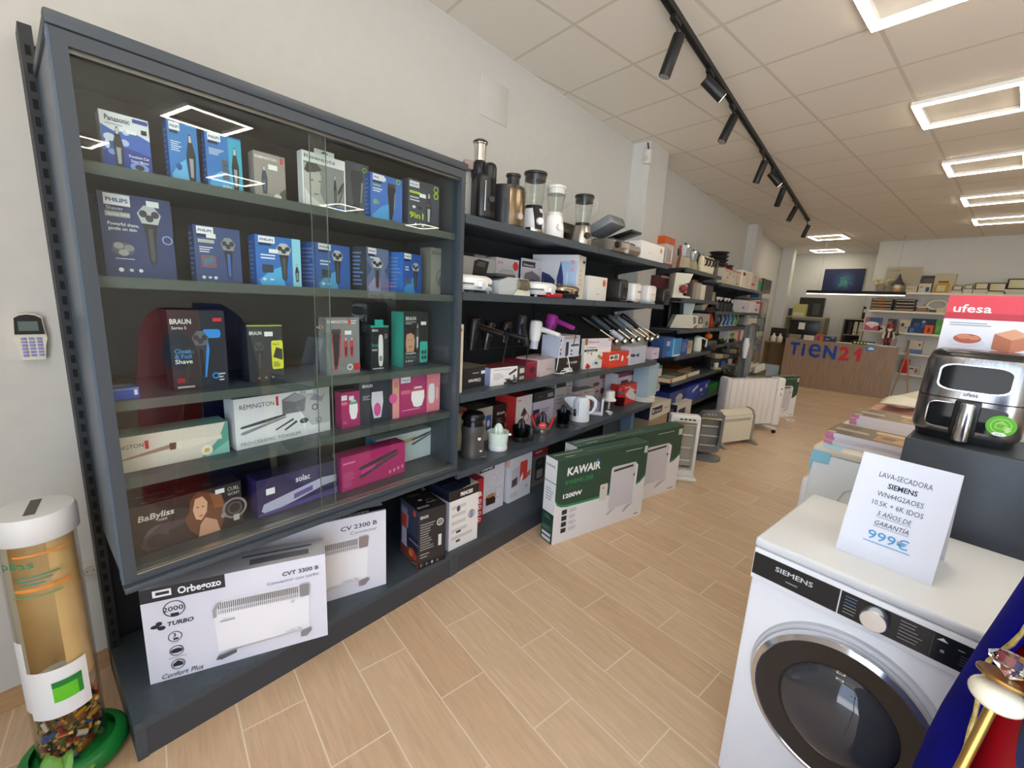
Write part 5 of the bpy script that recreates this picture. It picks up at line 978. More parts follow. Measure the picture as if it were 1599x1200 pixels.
# ================================================================ flat panel heater cartons on the floor
def kawai(P, yaw, w, h, d, label, wear=True):
    GR, GD = '2f4a3c', '2c8a52'
    curve = [(0, .56), (.02, .50), (.06, .465), (.12, .45), (.25, .445), (.4, .44), (.55, .44), (.75, .445), (.86, .46), (.94, .50), (1, .57)]
    lower = [(u, v - .03) for u, v in curve]
    f = [('p', [(0, 1), (1, 1)] + [(u, v) for u, v in curve[::-1]], GR), ('p', curve[::-1] + [(u, v - .028) for u, v in curve], GD),
         ('t', 'KAWAIR', .1, .80, .13, 'f2f4f2', {'fit': .34, 'bold': .03, 'shear': .05}), ('p', [(.385, .88), (.405, .88), (.415, .92), (.395, .915)], '2f8ad0'), ('t', 'KWEMI12RB', .09, .69, .075, '2f9a54', {'fit': .28, 'bold': 0}), ('t', 'EMISOR', .09, .625, .05, '3d5a4a', {'fit': .16}), ('t', '1200W', .075, .535, .07, 'f2f4f2', {'fit': .19, 'bold': .04}),
         ('p', rr((.46, .37, .545, .58), .1), 'd4d2ca'), ('e', .495, .53, .008, .012, 'b8302c'), ('p', rr((.57, .22, .87, .77), .08), 'cfcbd2'), ('p', [(.6, .70), (.83, .715), (.83, .745), (.6, .73)], '3a4038'), ('p', [(.86, .23), (.885, .26), (.89, .72), (.86, .76)], 'e4e2e6'), ('e', .85, .6, .008, .02, '2a2a30'), ('p', [(.55, .155), (.6, .21), (.66, .22), (.57, .15)], 'b8b6b8'), ('p', [(.74, .13), (.79, .2), (.88, .22), (.77, .125)], 'b8b6b8'), ('n', .9, .03, .98, .055, 1, '5a5a5c'),
         ('n', .72, .93, .93, .945, 1, 'c9d4cc'), ('r', .95, .86, .99, .95, 'c4ccc0')]
    for v in (.34, .265, .19, .115):
        f += [('p', rr((.075, v + .0, .125, v + .055), .15), '2a332e'), ('n', .15, v + .005, .24, v + .05, 3, 'b4b4b4')]
    f = [(q if q[0] != 'p' else ('p', [(a, max(.004, c)) for a, c in q[1]], q[2])) for q in f]
    sd = [('r', 0, .8, 1, 1, 'f0f2f2'), ('t', 'KAWAIR', .1, .9, .035, '3a3f4a', {'fit': .75}), ('r', 0, .72, 1, .73, '2c8a52'), ('r', 0, 0, 1, .36, '24463c'), ('n', .2, .5, .9, .66, 5, 'b4bcc0'), ('n', .25, .28, .85, .33, 2, '6a8a7c'), ('n', .1, .14, .95, .2, 3, '6a8a7c'), ('r', .1, .08, .85, .115, 'e4e8e8'), ('r', .1, .02, .85, .06, 'e4e8e8')]
    tp = [('n', .03, .6, .4, .75, 1, 'c9d4cc'), ('n', .35, .3, .8, .42, 1, '8fa698'), ('n', .1, .2, .2, .32, 1, 'e4e8e8')]
    return carton(label, (P, yaw, w, h), d, 'e6e3e4', front=f, left=sd, top=tp, cols={'L': 'eef0f4', 'T': '3d5a4a', 'R': '2f4a3c'}, group='panel heater cartons on the floor', name='heater_carton')
P, Q = at_z(861, 852, 0), at_z(1000, 803, 0)
yaw = math.atan2(Q.y - P.y, Q.x - P.x); w, h = measure(P, yaw, 1000, 803, 864, 722)
L_ = at_z(846, 838, 0)
kawai(P, yaw, w, h, .12, 'green and white panel heater carton nearest on the floor')
# the second one leans right behind the first
k0, k1 = at_z(1000, 793, 0), at_z(1054, 770, 0)
yaw2 = yaw + .02; D2 = Vector((math.cos(yaw2), math.sin(yaw2), 0)); B2 = Vector((-D2.y, D2.x, 0))
P2 = P + B2 * .14 + D2 * .30
w2, h2 = measure(P2, yaw2, 1053, 773, 1056, 656)
kawai(P2, yaw2, w2, h * 1.0, .12, 'green and white panel heater carton standing behind the nearest one')
# ================================================================ second run of shelving beyond the pillar
F2 = -1.70
A_Z = (2.03, 1.71, 1.362, 1.06, .76, .42); B_Z = (1.955, 1.585, 1.36, 1.13, .76, .42)
gondola(4.83, 6.13, 'anthracite shelving bay just beyond the first white pillar', [(z, .46) for z in A_Z], 2.1, front=F2)
gondola(6.132, 7.46, 'anthracite shelving bay with saucepan lids and irons, second beyond the pillar', [(z, .46) for z in B_Z], 2.0, front=F2)
gondola(7.462, 8.79, 'anthracite shelving bay with red and white cartons, farthest along the wall', [(z, .46) for z in B_Z], 2.0, front=F2)
GF = 'goods on the shelves beyond the pillar'
def fb(label, xl, xr, yt, z, col, d=.14, n=-1.76, yb=None, turn=0, front=(), right=(), cols={}, name='product_box', cat='box', h=None, left=(), top=()):
    """carton on a far shelf: columns xl..xr, top row yt"""
    yb = yb or 500
    P = at_n(xl, yb, n); P.z = z
    w, hh = measure(P, YW + math.radians(turn), xr, yb, xl, yt)
    return carton(label, (P, YW + math.radians(turn), w, h or hh), d, col, front=front, right=right, left=left, top=top, cols=cols, group=GF, name=name, cat=cat)
def fp(x, z, n=-1.78, yb=500):
    P = at_n(x, yb, n); P.z = z; return P
def fsz(P, px):
    return px * (P - Vector((0, 0, CAM_H))).dot(FWD) / FOC
# --- top shelf
zt = A_Z[0]
fb('tall orange carton on the top shelf just past the white pillar', 1034, 1050, 366, zt, 'd0581c', yb=415, n=-1.95)
fb('grey and white carton with bottle pictures before the tall orange one', 1037, 1049, 379, zt, 'b8aea6', yb=415, n=-1.74, front=[('r', .2, .1, .35, .8, '8a8078'), ('r', .5, .1, .62, .7, '6a645c'), ('r', .75, .2, .9, .85, 'd8d0c8')])
def moka(label, px, hpx, n, tint='b9b8b4', dark=False):
    P = fp(px, zt, n, 412); t = thing('moka_pot', label, 'coffee pot', P, YW + 1.0, 'moka pots on the top shelf')
    k = fsz(P, hpx); oc = lambda a: 1 / math.cos(((a + PI / 8) % (PI / 4)) - PI / 8) * .96
    b = MB(); b.lathe([(k * .3, 0), (k * .24, k * .42), (k * .25, k * .46), (0, k * .46)], M('b5b19a', .25, .9), seg=16, shape=oc); b.build('boiler', t, angle=20)
    b = MB(); b.lathe([(k * .22, k * .46), (k * .2, k * .5), (k * .27, k * .92), (k * .2, k * .94), (0, k * .97)], M('c9ccd0' if not dark else '6a6a6c', .2, .9), seg=16, shape=oc); b.prism([(-k * .24, k * .8), (-k * .36, k * .94), (-k * .2, k * .94)], -.01, .01, M('c9ccd0', .2, .9)); b.build('upper_jug', t, angle=20)
    b = MB(); b.tube([(k * .24, 0, k * .86), (k * .44, 0, k * .84), (k * .4, 0, k * .55)], k * .04, bplas, 8); b.build('handle', t)
    b = MB(); b.ball((0, 0, k * 1.0), k * .05, bplas, 8, 5); b.build('lid_knob', t)
moka('largest moka pot, first in the row on the top shelf past the pillar', 1067, 36, -1.76)
moka('middle moka pot, second in the row on the top shelf past the pillar', 1080, 30, -1.77)
moka('dark moka pot, third in the row on the top shelf past the pillar', 1089, 30, -1.85, dark=True)
for i, x in enumerate((1094, 1099, 1104, 1109)):
    P = fp(x, zt, -1.76, 418); k = fsz(P, 25)
    t = thing('coffee_mug', 'cream and black mug, %s of the four before the pan stack' % ('first', 'second', 'third', 'last')[i], 'mug', P, YW - .7, 'tall mugs on the top shelf')
    b = MB(); b.lathe([(k * .2, 0), (k * .24, k * .4), (k * .2, k * .45), (k * .17, k * .9), (k * .1, k), (0, k)], M('ddd5b4', .35), seg=16); b.build('cup', t)
    b = MB(); b.tube([(k * .2, 0, k * .9), (k * .4, 0, k * .8), (k * .38, 0, k * .5), (k * .2, 0, k * .42)], k * .06, M('1c1a18', .4), 7); b.build('handle', t)
zb = B_Z[0]
fb('grey carton at the near end of the farther top shelf', 1115, 1130, 405, zb, '6f675c', yb=444, n=-1.82)
for i, (y0, xa, xb) in enumerate(((414, 1101, 1130), (403, 1112, 1139), (397, 1114, 1136), (392, 1100, 1130))):
    P = fp(1122, 0, -1.86, 405); P.z = zb + .235 + i * .05
    t = thing('frying_pan', 'dark frying pan, %s in the stack above the grey carton' % ('lowest', 'second', 'third', 'topmost')[i], 'pan', P, YW, 'stacked frying pans')
    b = MB(); b.lathe([(.1, 0), (.13, .035), (.132, .035), (.102, .004), (0, .004)], M('2a2a2a', .4), seg=24); b.build('pan', t)
    b = MB(); b.tube([(.128, -.0, .03), (.28, -.02, .045)], .011, bplas, 7); b.build('handle', t)
for i, x in enumerate((1137, 1142)):
    P = fp(x, 0, -1.8, 405); P.z = zb + .235
b = MB(); b.rbox(-.05, .05, -.05, .05, 0, .09, M('2c2a2a', .4), .01); b.marks((Vector((-.05, -.05, 0)), X3, Z3, -Y3, .1, .09), [('e', .5, .5, .3, .3, 'c9c5bc')])
tag(b.build('kitchen_timer', None, fp(1141, zb + .215, -1.86, 408), YW), 'small black block with a pale round face above the spice carton', 'appliance')
fb('white carton with a red circle and vegetables on the farther top shelf', 1128, 1157, 414, zb, 'c9c2b4', yb=444, n=-1.74, h=.21, front=[('r', 0, .93, 1, 1, 'c8382c'), ('t', 'Moulinex', .08, .8, .12, 'c8483c', {'fit': .5}), ('o', .72, .5, .2, .25, 'c0443c'), ('e', .3, .68, .06, .06, '6a9a4a'), ('e', .2, .45, .06, .06, 'c8503c'), ('e', .1, .2, .1, .12, 'b8b04c'), ('e', .75, .2, .08, .06, '9a8a3a'), ('e', .5, .6, .04, .05, '5a8a4a')], cols={'T': 'b83a34'})
fb('cream white carton with a black square, second on the farther top shelf', 1157, 1172, 409, zb, 'e6dccc', yb=447, n=-1.72, h=.255, front=[('r', .05, .7, .3, .88, '3a3a36'), ('n', .35, .1, .9, .9, 6, 'd0c0b0')])
fb('rounded grey white carton with a red square on the farther top shelf', 1172, 1183, 408, zb, 'c8beb2', yb=449, n=-1.72, h=.26, front=[('r', .05, .25, .5, .4, 'b82a2c'), ('e', .5, .8, .15, .05, '8a8078'), ('e', .5, .6, .12, .04, '9a9088')])
fb('bright green carton on the farther top shelf before the black one', 1182, 1190, 419, zb, '1f9a5a', yb=452, n=-1.74, h=.22, front=[('r', 0, .82, 1, 1, 'b07a4a'), ('r', 0, 0, 1, .12, 'b8864c')])
fb('black and brown carton at the far end of the top shelf', 1190, 1203, 423, zb, '2b2927', yb=455, n=-1.72, h=.235, front=[('p', [(0, 0), (1, 0), (1, .35), (.6, .22), (.2, .05)], '6a4a24')])
# --- second shelf
z2 = A_Z[1]
fb('dark red carton behind the cream espresso machine', 1029, 1046, 429, z2, '5a2c2c', yb=464, n=-1.92, front=[('r', 0, .9, 1, 1, '9a8a80')])
P = fp(1057, z2, -1.80, 462); k = fsz(P, 37)
t = thing('espresso_machine', 'cream espresso machine with a sloping top on the second shelf past the pillar', 'coffee machine', P, YW - .9)
b = MB(); b.prism([(-.32 * k, 0), (.42 * k, 0), (.42 * k, .05 * k), (.1 * k, .1 * k), (.08 * k, .55 * k), (.3 * k, .62 * k), (.42 * k, .98 * k), (-.28 * k, 1.0 * k)], -.11, .11, M('d5d3c0', .4)); b.build('body', t)
b = MB(); b.rbox(-.1 * k, .24 * k, -.125, -.1, .2 * k, .55 * k, M('b5a99a', .3, .4), .01); b.ball((.06 * k, -.12, .36 * k), .045, M('8e3040', .4), 12, 8); b.build('coffee_group', t)
for lb, xl, xr, yt, c, n_ in (('black coffee grinder tin beside the cream machine', 1071, 1078, 437, '24242c', -1.78), ('brown carton beside the black tin on the second shelf', 1078, 1086, 436, '8a5226', -1.80), ('pale steel flask carton right of the brown one', 1086, 1093, 441, 'a8a49c', -1.76), ('cream carton right of the steel flask one', 1093, 1100, 444, 'e2dcc8', -1.76), ('dark purple carton at the bay end on the second shelf', 1100, 1112, 444, '3a3038', -1.78)):
    fb(lb, xl, xr, yt, z2, c, yb=465, n=n_)
fb('white and red carton standing behind the dark purple one', 1091, 1097, 428, z2, 'a8322c', yb=465, n=-2.0)
fb('green white carton at the near end of the middle bay, second shelf', 1103, 1117, 431, B_Z[1], 'c6c49c', yb=462, n=-1.95, h=.27, front=[('p', [(0, 0), (1, 0), (.6, .4), (.5, .7), (.4, .4)], '2a2c24')])
zb2 = B_Z[1]
for lb, xl, xr, yt, c, n_, fr in (('white carton with a blue edge on the far second shelf', 1154, 1171, 468, 'cfc9c6', -1.74, [('r', .8, 0, 1, 1, '2c3a6a'), ('r', .05, .05, .78, .85, 'c0bcd0'), ('e', .3, .4, .1, .1, 'a8504c')]), ('white and dark red carton on the far second shelf', 1170, 1189, 467, 'd8d0ce', -1.72, [('r', .4, .85, 1, 1, 'a82a30'), ('r', .75, 0, 1, .9, 'a01c28'), ('r', .35, .15, .74, .8, 'c8c0d8'), ('e', .5, .3, .1, .12, '6a5a9a')]), ('cream carton at the far end of the second shelf', 1189, 1196, 465, 'd8c8bc', -1.72, [])):
    fb(lb, xl, xr, yt, zb2, c, yb=489, n=n_, front=fr, h=.19 if xl < 1180 else .21)
fb('dark red carton with a white lid above, far second shelf', 1157, 1180, 458, zb2, '5a2024', yb=489, n=-1.95, h=.22, cols={'T': 'b8aca8'})
for i, x in enumerate((1119, 1124, 1131, 1136)):
    P = fp(x, zb2 + .07, -1.85, 480)
    t = thing('saucepan', 'black saucepan with a pale lid knob, %s under the farther top shelf' % ('first', 'second', 'third', 'fourth')[i], 'pan', P, YW, 'saucepans under the top shelf')
    t.location.z = zb2
    b = MB(); b.lathe([(.07, 0), (.075, .12), (.02, .15), (0, .15)], M('222226', .4), seg=16); b.build('pot', t)
    b = MB(); b.lathe([(.012, .15), (.012, .165), (.026, .17), (.026, .2), (0, .2)], M('d8d4c8', .35), seg=12); b.build('lid_knob', t)
# --- third shelf: coffee machine, jug, irons
z3 = A_Z[2]
P = fp(1060, z3, -1.92, 514); k = fsz(P, 44)
t = thing('coffee_maker', 'black framed coffee maker with a pale water tank, third shelf past the pillar', 'coffee machine', P, YW - .9)
b = MB(); b.rbox(-.5 * k, .42 * k, -.08, .1, 0, .1 * k, bplas, .01); b.rbox(-.5 * k, -.42 * k, -.08, .1, 0, .9 * k, bplas, .01); b.rbox(-.5 * k, .42 * k, -.08, .1, .86 * k, .92 * k, M('8a8a86', .3, .5), .01); b.build('frame', t)
b = MB(); b.prism([(0, .35 * k), (.28 * k, .35 * k), (.36 * k, .86 * k), (-.02 * k, .86 * k)], -.09, .05, M('bcc9c8', .3)); b.build('water_tank', t)
P = fp(1062, z3, -1.78, 516); k = fsz(P, 24)
t = thing('glass_jug', 'pale grey blender jug lying before the black coffee maker', 'jug', P, YW - .9)
b = MB(); b.prism([(-.8 * k, .05 * k), (-.5 * k, .9 * k), (.55 * k, .95 * k), (.7 * k, .1 * k)], -.07, .07, M('c2c0ae', .25)); b.build('jug', t)
b = MB(); b.tube([(.5 * k, 0, .9 * k), (.95 * k, 0, .85 * k), (1.0 * k, 0, .4 * k), (.66 * k, 0, .1 * k)], .012, M('d2d0c0', .3), 8); b.build('handle', t)
fb('grey steel appliance carton with dark marks, end of the third shelf', 1086, 1106, 490, z3, 'aaa39a', yb=514, n=-1.78, front=[('e', .3, .5, .16, .3, '3a3632'), ('e', .3, .5, .08, .16, 'b8b2a8'), ('e', .8, .3, .1, .2, '5a544c'), ('r', .1, 0, .5, .3, 'd8d2b0')])
fb('cream carton standing behind the grey steel one, third shelf', 1092, 1102, 472, z3, 'c9c3ae', yb=514, n=-1.95)
IR = [(1110, '504b44', 'c8501c', 'orange steam iron standing on its heel, first of the iron row'), (1118, '38352f', '2c2a28', 'black steam iron standing on its heel, second of the iron row'), (1125, '3050a0', 'dfe3e6', 'white and blue steam iron, third of the iron row'), (1131, '3a6ab0', 'e2e4e2', 'white steam iron with a blue edge, fourth of the iron row'), (1138, '2c8a8a', 'dcdfd8', 'white and teal steam iron, fifth of the iron row'), (1145, '8a9a5a', 'dedfcb', 'white and green steam iron, last of the iron row')]
for i, (x, c1, c2, lb) in enumerate(IR):
    zz = z3 if i < 2 else B_Z[2]
    P = fp(x, zz, -1.80 - (.06 if i > 1 else 0), 505); k = fsz(P, 32)
    t = thing('steam_iron', lb, 'iron', P, YW - .35, 'row of steam irons')
    # sole plate stands nearly upright, tip up and back
    out = [(-.32, 0), (-.34, .1), (-.28, .5), (-.12, .86), (0, 1), (.12, .86), (.28, .5), (.34, .1), (.32, 0)]
    b = MB(); b.X = Matrix.Rotation(math.radians(-14), 4, 'X'); b.prism([(u * .36 * k, v * k) for u, v in out], .02, .032, M('c9c8c4', .2, .8)); b.build('soleplate', t)
    b = MB(); b.X = Matrix.Rotation(math.radians(-14), 4, 'X'); b.prism([(u * .34 * k, v * .96 * k) for u, v in out], -.035, .02, M(c2, .3)); b.build('body', t)
    b = MB(); b.X = Matrix.Rotation(math.radians(-14), 4, 'X'); b.tube([(0, -.03, .85 * k), (0, -.09, .7 * k), (0, -.1, .3 * k), (0, -.05, .05 * k)], .017, M(c1, .35), 8); b.build('handle', t)
# --- fourth shelf
z4 = A_Z[3]
fb('blue boxed jug kettle carton, first on the fourth shelf past the pillar', 1034, 1050, 528, z4, '35558c', yb=557, n=-1.76, front=[('r', .3, .55, .6, .8, 'b9c4d0'), ('r', .4, .0, .9, .3, '5a7ab8')])
fb('tall light blue box with a silver cap on the fourth shelf', 1049, 1062, 530, z4, '3f8ec8', yb=556, n=-1.73, front=[('r', 0, 0, .15, 1, '8fc0e0'), ('r', .1, .0, .9, .1, 'cfe0ee')])
b = MB(); b.lathe([(.025, 0), (.03, .05), (.012, .07), (0, .07)], M('c9ccd0', .25, .9), seg=14); 
fb('dark blue box with small writing on the fourth shelf', 1062, 1072, 531, z4, '2b4a9a', yb=554, n=-1.74, front=[('n', .2, .2, .9, .8, 5, '8fa4d0')])
fb('beige box with blue marks beside the white jug', 1072, 1079, 533, z4, 'b8a888', yb=553, n=-1.74, front=[('n', .1, .4, .9, .9, 5, '3a4a7a')])
P = fp(1087, z4, -1.80, 548); k = fsz(P, 24)
t = thing('kettle', 'small white kettle before a teal carton on the fourth shelf past the pillar', 'kettle', P, YW - .9)
b = MB(); b.lathe([(.26 * k, 0), (.3 * k, .1 * k), (.24 * k, .9 * k), (.1 * k, k), (0, k)], M('e6e6da', .3), seg=18); b.build('body', t)
b = MB(); b.tube([(.2 * k, 0, .9 * k), (.6 * k, 0, .75 * k), (.56 * k, 0, .3 * k)], .05 * k, M('d2e4ea', .3), 8); b.build('handle', t)
fb('teal carton behind the small white kettle', 1084, 1103, 530, z4, '4f8f8c', yb=548, n=-1.9)
P = fp(1099, z4, -1.76, 548); b = MB(); k = fsz(P, 12); b.ball((0, 0, k * .5), k * .5, M('e0701c', .35), 16, 10, sz=.9); b.lathe([(k * .12, 0), (k * .06, k * .3), (k * .05, k * .6)], M('d0581a', .4), (0, 0, k * .9), 8)
P.z = z4 + .13; 
b2 = MB(); b2.lathe([(.11, 0), (.12, .02), (.12, .11), (.105, .13), (0, .13)], M('3a342e', .35), seg=20); tag(b2.build('cooking_pot', None, fp(1103, z4, -1.80, 548), YW), 'dark round pot carrying an orange pumpkin shaped pot', 'pot')
tag(b.build('pumpkin_pot', None, fp(1103, z4 + .1305, -1.80, 548), YW), 'orange pumpkin shaped pot on the dark round pot', 'pot')
z4b = B_Z[3]
for i, (x, c, lb) in enumerate(((1118, '3a322c', 'dark frying pan with a lime handle on the fourth shelf'), (1133, '453c34', 'second dark frying pan with a lime handle behind the first'))):
    P = fp(x, z4b, -1.80, 540); t = thing('frying_pan', lb, 'pan', P, YW + .4)
    b = MB(); b.lathe([(.1, 0), (.14, .05), (.143, .05), (.104, .006), (0, .006)], M(c, .35, .2), seg=22); b.build('pan', t)
    b = MB(); b.tube([(-.13, -.03, .045), (-.3, -.06, .075)], .014, M('7fa83a', .4), 8); b.build('handle', t)['label'] = 'lime green handle'
fb('white carton with a green apple and a red stripe on the far fourth shelf', 1137, 1159, 512, z4b, 'c9c2c2', yb=534, n=-1.74, h=.18, front=[('e', .2, .62, .16, .18, '6a9a3a'), ('r', .62, 0, .78, 1, 'b82a34'), ('r', 0, .9, 1, 1, 'd8b0b0')])
# --- hobs, robots, pans
z5 = A_Z[4]
for i, (n0, xa, wd, c, lb) in enumerate(((-1.715, 1046, .52, '55584e', 'black glass hob in an open cardboard sleeve, nearest on the hob shelf'), (-1.74, 1070, .5, '4a4d44', 'second glass hob lying beyond the nearest one'))):
    P = at_n(xa, 600, n0); P.z = z5
    t = thing('glass_hob', lb, 'hob', P, YW, 'glass hobs')
    b = MB(); b.box(0, wd, .0, .36, 0, .045, M('cdb694', .6), F=M('d8ccb4', .6)); b.box(0, .06, -.002, 0, .0, .045, M('b8743a', .6)); b.build('cardboard_sleeve', t, smooth=False)
    b = MB(); b.box(.01, wd - .01, .01, .35, .045, .056, M(c, .12)); b.box(.01, wd * .42, .01, .16, .0562, .058, M('9aa08e', .3)); b.box(wd * .5, wd - .05, .05, .3, .0562, .057, M('7f866f', .3)); b.build('glass_top', t, smooth=False)
b = MB(); b.box(0, .5, 0, .3, .0, .02, M('7a4c20', .5)); o = b.build('wooden_board', None, fp(1066, z5 + .17, -1.80, 575), YW, smooth=False)
o.location.z = z5 + .057; o.location = o.location - NV * .06; tag(o, 'orange brown wooden board lying on the far glass hob', 'board')
zb5 = B_Z[4]
for i, (x, c, hh, lb) in enumerate(((1112, 'b8a888', .16, 'small silver appliance with white top, nearest before the plastic wrapped roll'), (1122, '7a7268', .14, 'small grey appliance with a blue front, second on the low middle shelf'), (1133, 'b0a48e', .19, 'tall pale steel coffee machine on the low middle shelf'), (1146, '8a6a4c', .17, 'brown boxed coffee machine on the low middle shelf'))):
    P = fp(x, zb5, -1.78, 575); t = thing('coffee_machine', lb, 'appliance', P, YW - .5, 'small machines on the low middle shelf')
    b = MB(); b.rbox(-.08, .08, -.04, .1, 0, hh, M('3a3632', .35), .012); b.rbox(-.07, .07, -.1, .1, 0, .03, M(c, .3, .4), .008); b.build('body', t)
    b = MB(); b.rbox(-.075, .075, -.1, .08, hh, hh + .07, M(c, .3, .4), .015); b.build('head', t)
    b = MB(); b.lathe([(.03, .031), (.035, .1), (.033, .1), (.028, .034), (0, .034)], M(('d8d8d4', '3a5aa8', 'c8c4b8', 'a8503a')[i], .3), (0, -.06, 0), 14); b.build('cup', t)
z6 = A_Z[5]
for lb, xl, xr, yt, c, fr in (('blue pan carton with a steel pot picture, first on the pan shelf', 1046, 1072, 598, '24307a', [('e', .55, .5, .2, .3, 'a8a8b0'), ('r', .35, .56, .75, .62, 'c9c9d0')]), ('bright blue pan carton, second on the pan shelf', 1072, 1088, 595, '2f45a8', [('p', [(.5, .5), (1, .8), (1, .95), (.5, .7)], 'c9d0e0')]), ('royal blue carton with pale marks, third on the pan shelf', 1088, 1106, 592, '2c3f98', [('r', .2, .4, .4, .6, 'd8d0c8'), ('r', .6, .5, .8, .8, 'a8a0b8'), ('r', .3, .1, .5, .2, '8fa0d0')]), ('green carton at the end of the pan shelf', 1104, 1118, 604, '2a8a34', [])):
    fb(lb, xl, xr, yt, z6 + .0, c, yb=618, n=-1.74, front=fr, h=.2 if c != '2a8a34' else .12, d=.25)
P = at_n(1046, 640, -1.68); P.z = BASE_Z
t = thing('grill_pan', 'long red enamel tray lying on the base shelf past the pillar', 'tray', P + SV * .1 - NV * .1, YW)
b = MB(); b.rbox(0, 1.0, 0, .3, .16, .2, M('b8202a', .3), .015); b.box(.03, .97, .03, .27, .199, .2015, M('7a1418', .4)); b.build('tray', t)
for x in (.05, .95):
    b = MB(); b.box(x - .02, x + .02, .02, .28, 0, .16, M('2a2426', .5)); b.build('leg', t, smooth=False)
# stack of cartons in front of the pillar
P = at_n(1012, 656, -1.66); 
stk = W(4.28, -1.70, 0)
carton('plain cardboard box on the floor before the pillar, behind the panel heater cartons', (stk, YW, .52, .42), .3, 'a8987c', top=[('r', .1, .4, .4, .6, '8a7a60')], cols={'T': 'b09f82'}, group='cartons stacked before the pillar')
carton('pale blue carton slice between the cardboard box and the pillar shelves', (W(4.2, -1.86, 0), YW, .07, .52), .12, '8fb0d0', group='cartons stacked before the pillar')
def orbox(P, yaw, w, h, d, label):
    carton(label, (P, yaw, w, h), d, 'd4cfc6', front=[('r', .1, .32, .58, .82, '26283a'), orb(.24, .46, .22, 'd8d8dc', .3), ('p', [(.13, .44), (.2, .44), (.2, .7), (.13, .7)], 'd8d8dc'), ('n', .68, .4, .96, .6, 1, '9a948c')], left=[('r', 0, 0, 1, 1, '24283c'), ('n', .1, .3, .9, .9, 3, '6a7088')], top=[('n', .1, .5, .6, .8, 1, '8a8480')], cols={'L': '24283c', 'T': 'c9c2b4'}, group='cartons stacked before the pillar')
orbox(stk + Vector((0, 0, .4205)), YW, .58, .15, .28, 'white heater carton with a navy name band on the cardboard box before the pillar')
orbox(W(4.98, -1.66, BASE_Z), YW, .5, .34, .1, 'white carton with orange pictures and a navy band on the base shelf past the pillar')

# ================================================================ heaters standing on the floor
wh = M('e4e2dc', .35); wire = M('a8a290', .3, .8); warmglass = glass_mat('quartz_tube', 'e8e4d8', .05, ior=1.4)
def quartz(P, yaw, w, h, label, body, round_base):
    t = thing('quartz_heater', label, 'heater', P, yaw, 'quartz heaters on the floor')
    e = .12 * w; b = MB()
    if round_base:
        o = [(-.5, .05), (-.5, .3), (-.47, .85), (-.3, .97), (.3, 1.0), (.5, .93), (.5, .3), (.42, .1), (.3, .05)]
        o = [(u * w, .06 + v * (h - .06)) for u, v in o]
        n = len(o); i_ = [(u * .78, .06 + .16 * h + (v - .06) * .66) for u, v in o]
        q = [(u, -.05, v) for u, v in o] + [(u, -.055, v) for u, v in i_]; b.add(q, [(i, (i + 1) % n, n + (i + 1) % n, n + i) for i in range(n)][::1], body)
        b.prism(o, .05, .06, body); b.add([(u, -.05, v) for u, v in o] + [(u, .05, v) for u, v in o], [(i, (i + 1) % n, n + (i + 1) % n, n + i) for i in range(n)], body)
    else:
        b.rbox(-w / 2, w / 2, -.05, .06, .03, .15 * h, body, .008); b.rbox(-w / 2, w / 2, -.05, .06, .88 * h, h, body, .02, 3)
        for s in (-1, 1): b.rbox(s * w / 2 - (e if s > 0 else 0), s * w / 2 + (e if s < 0 else 0), -.05, .06, .1 * h, .93 * h, body, .008)
        b.box(-w / 2 + e, w / 2 - e, .045, .055, .1 * h, .9 * h, M('8f8b80', .3, .8))
    b.build('housing', t)
    b = MB(); b.box(-w * .38, w * .38, .03, .04, .18 * h, .86 * h, M('c4bfb0' if not round_base else '9a9d9e', .35, .35)); b.build('reflector', t, smooth=False)
    for k in range(3):
        b = MB(); b.tube([(-w * .34, -.005, h * (.28 + k * .2)), (w * .34, -.005, h * (.28 + k * .2))], .008, M('e6e2d6', .25), 10); b.build('quartz_tube', t)
    b = MB()
    for k in range(7): b.tube([(-w * .38 + k * w * .1267, -.05, .15 * h), (-w * .38 + k * w * .1267, -.056, .5 * h), (-w * .38 + k * w * .1267, -.05, .88 * h)], .0012, M('b5b0a4', .3, .7), 4)
    for v in (.2, .5, .84): b.tube([(-w * .38, -.053, v * h), (w * .38, -.053, v * h)], .002, M('b5b0a4', .3, .7), 4)
    b.tube([(-w * .38, -.053, .855 * h), (w * .38, -.053, .855 * h)], .005, M('c2a85a', .3, .7), 6)
    b.build('guard_grille', t)
    for k in range(4):
        b = MB(); b.rbox(-w * .2 + k * w * .14, -w * .1 + k * w * .14, -.058 if not round_base else -.052, -.046, .93 * h, .95 * h, M('2c2a28' if not round_base else ('ece8e0' if k < 3 else 'd0503c'), .4), .003, 1); b.build('switch', t)
    b = MB()
    if round_base: b.lathe([(.62 * w, 0), (.6 * w, .03), (.4 * w, .045), (.2 * w, .06), (0, .08)], body, seg=28, sy=.8)
    else: b.rbox(-w / 2 - .02, w / 2 + .02, -.1, .11, 0, .03, body, .01)
    b.build('base', t)
    return t
P = at_z(1057, 745, 0)
yh = math.atan2(P.y, P.x) - PI / 2 + .25
_, w_, h_ = stand(1044, 1083, 746, 646, 0)
quartz(P, yh, .27, h_, 'white quartz heater with a wire grille, first beyond the panel heater cartons', wh, False)
P, w_, h_ = stand(1080, 1121, 716, 640, 0)
quartz(P, yh, w_ * .98, h_, 'slate grey quartz heater on a round base between two white heaters', M('6b6e72', .4), True)
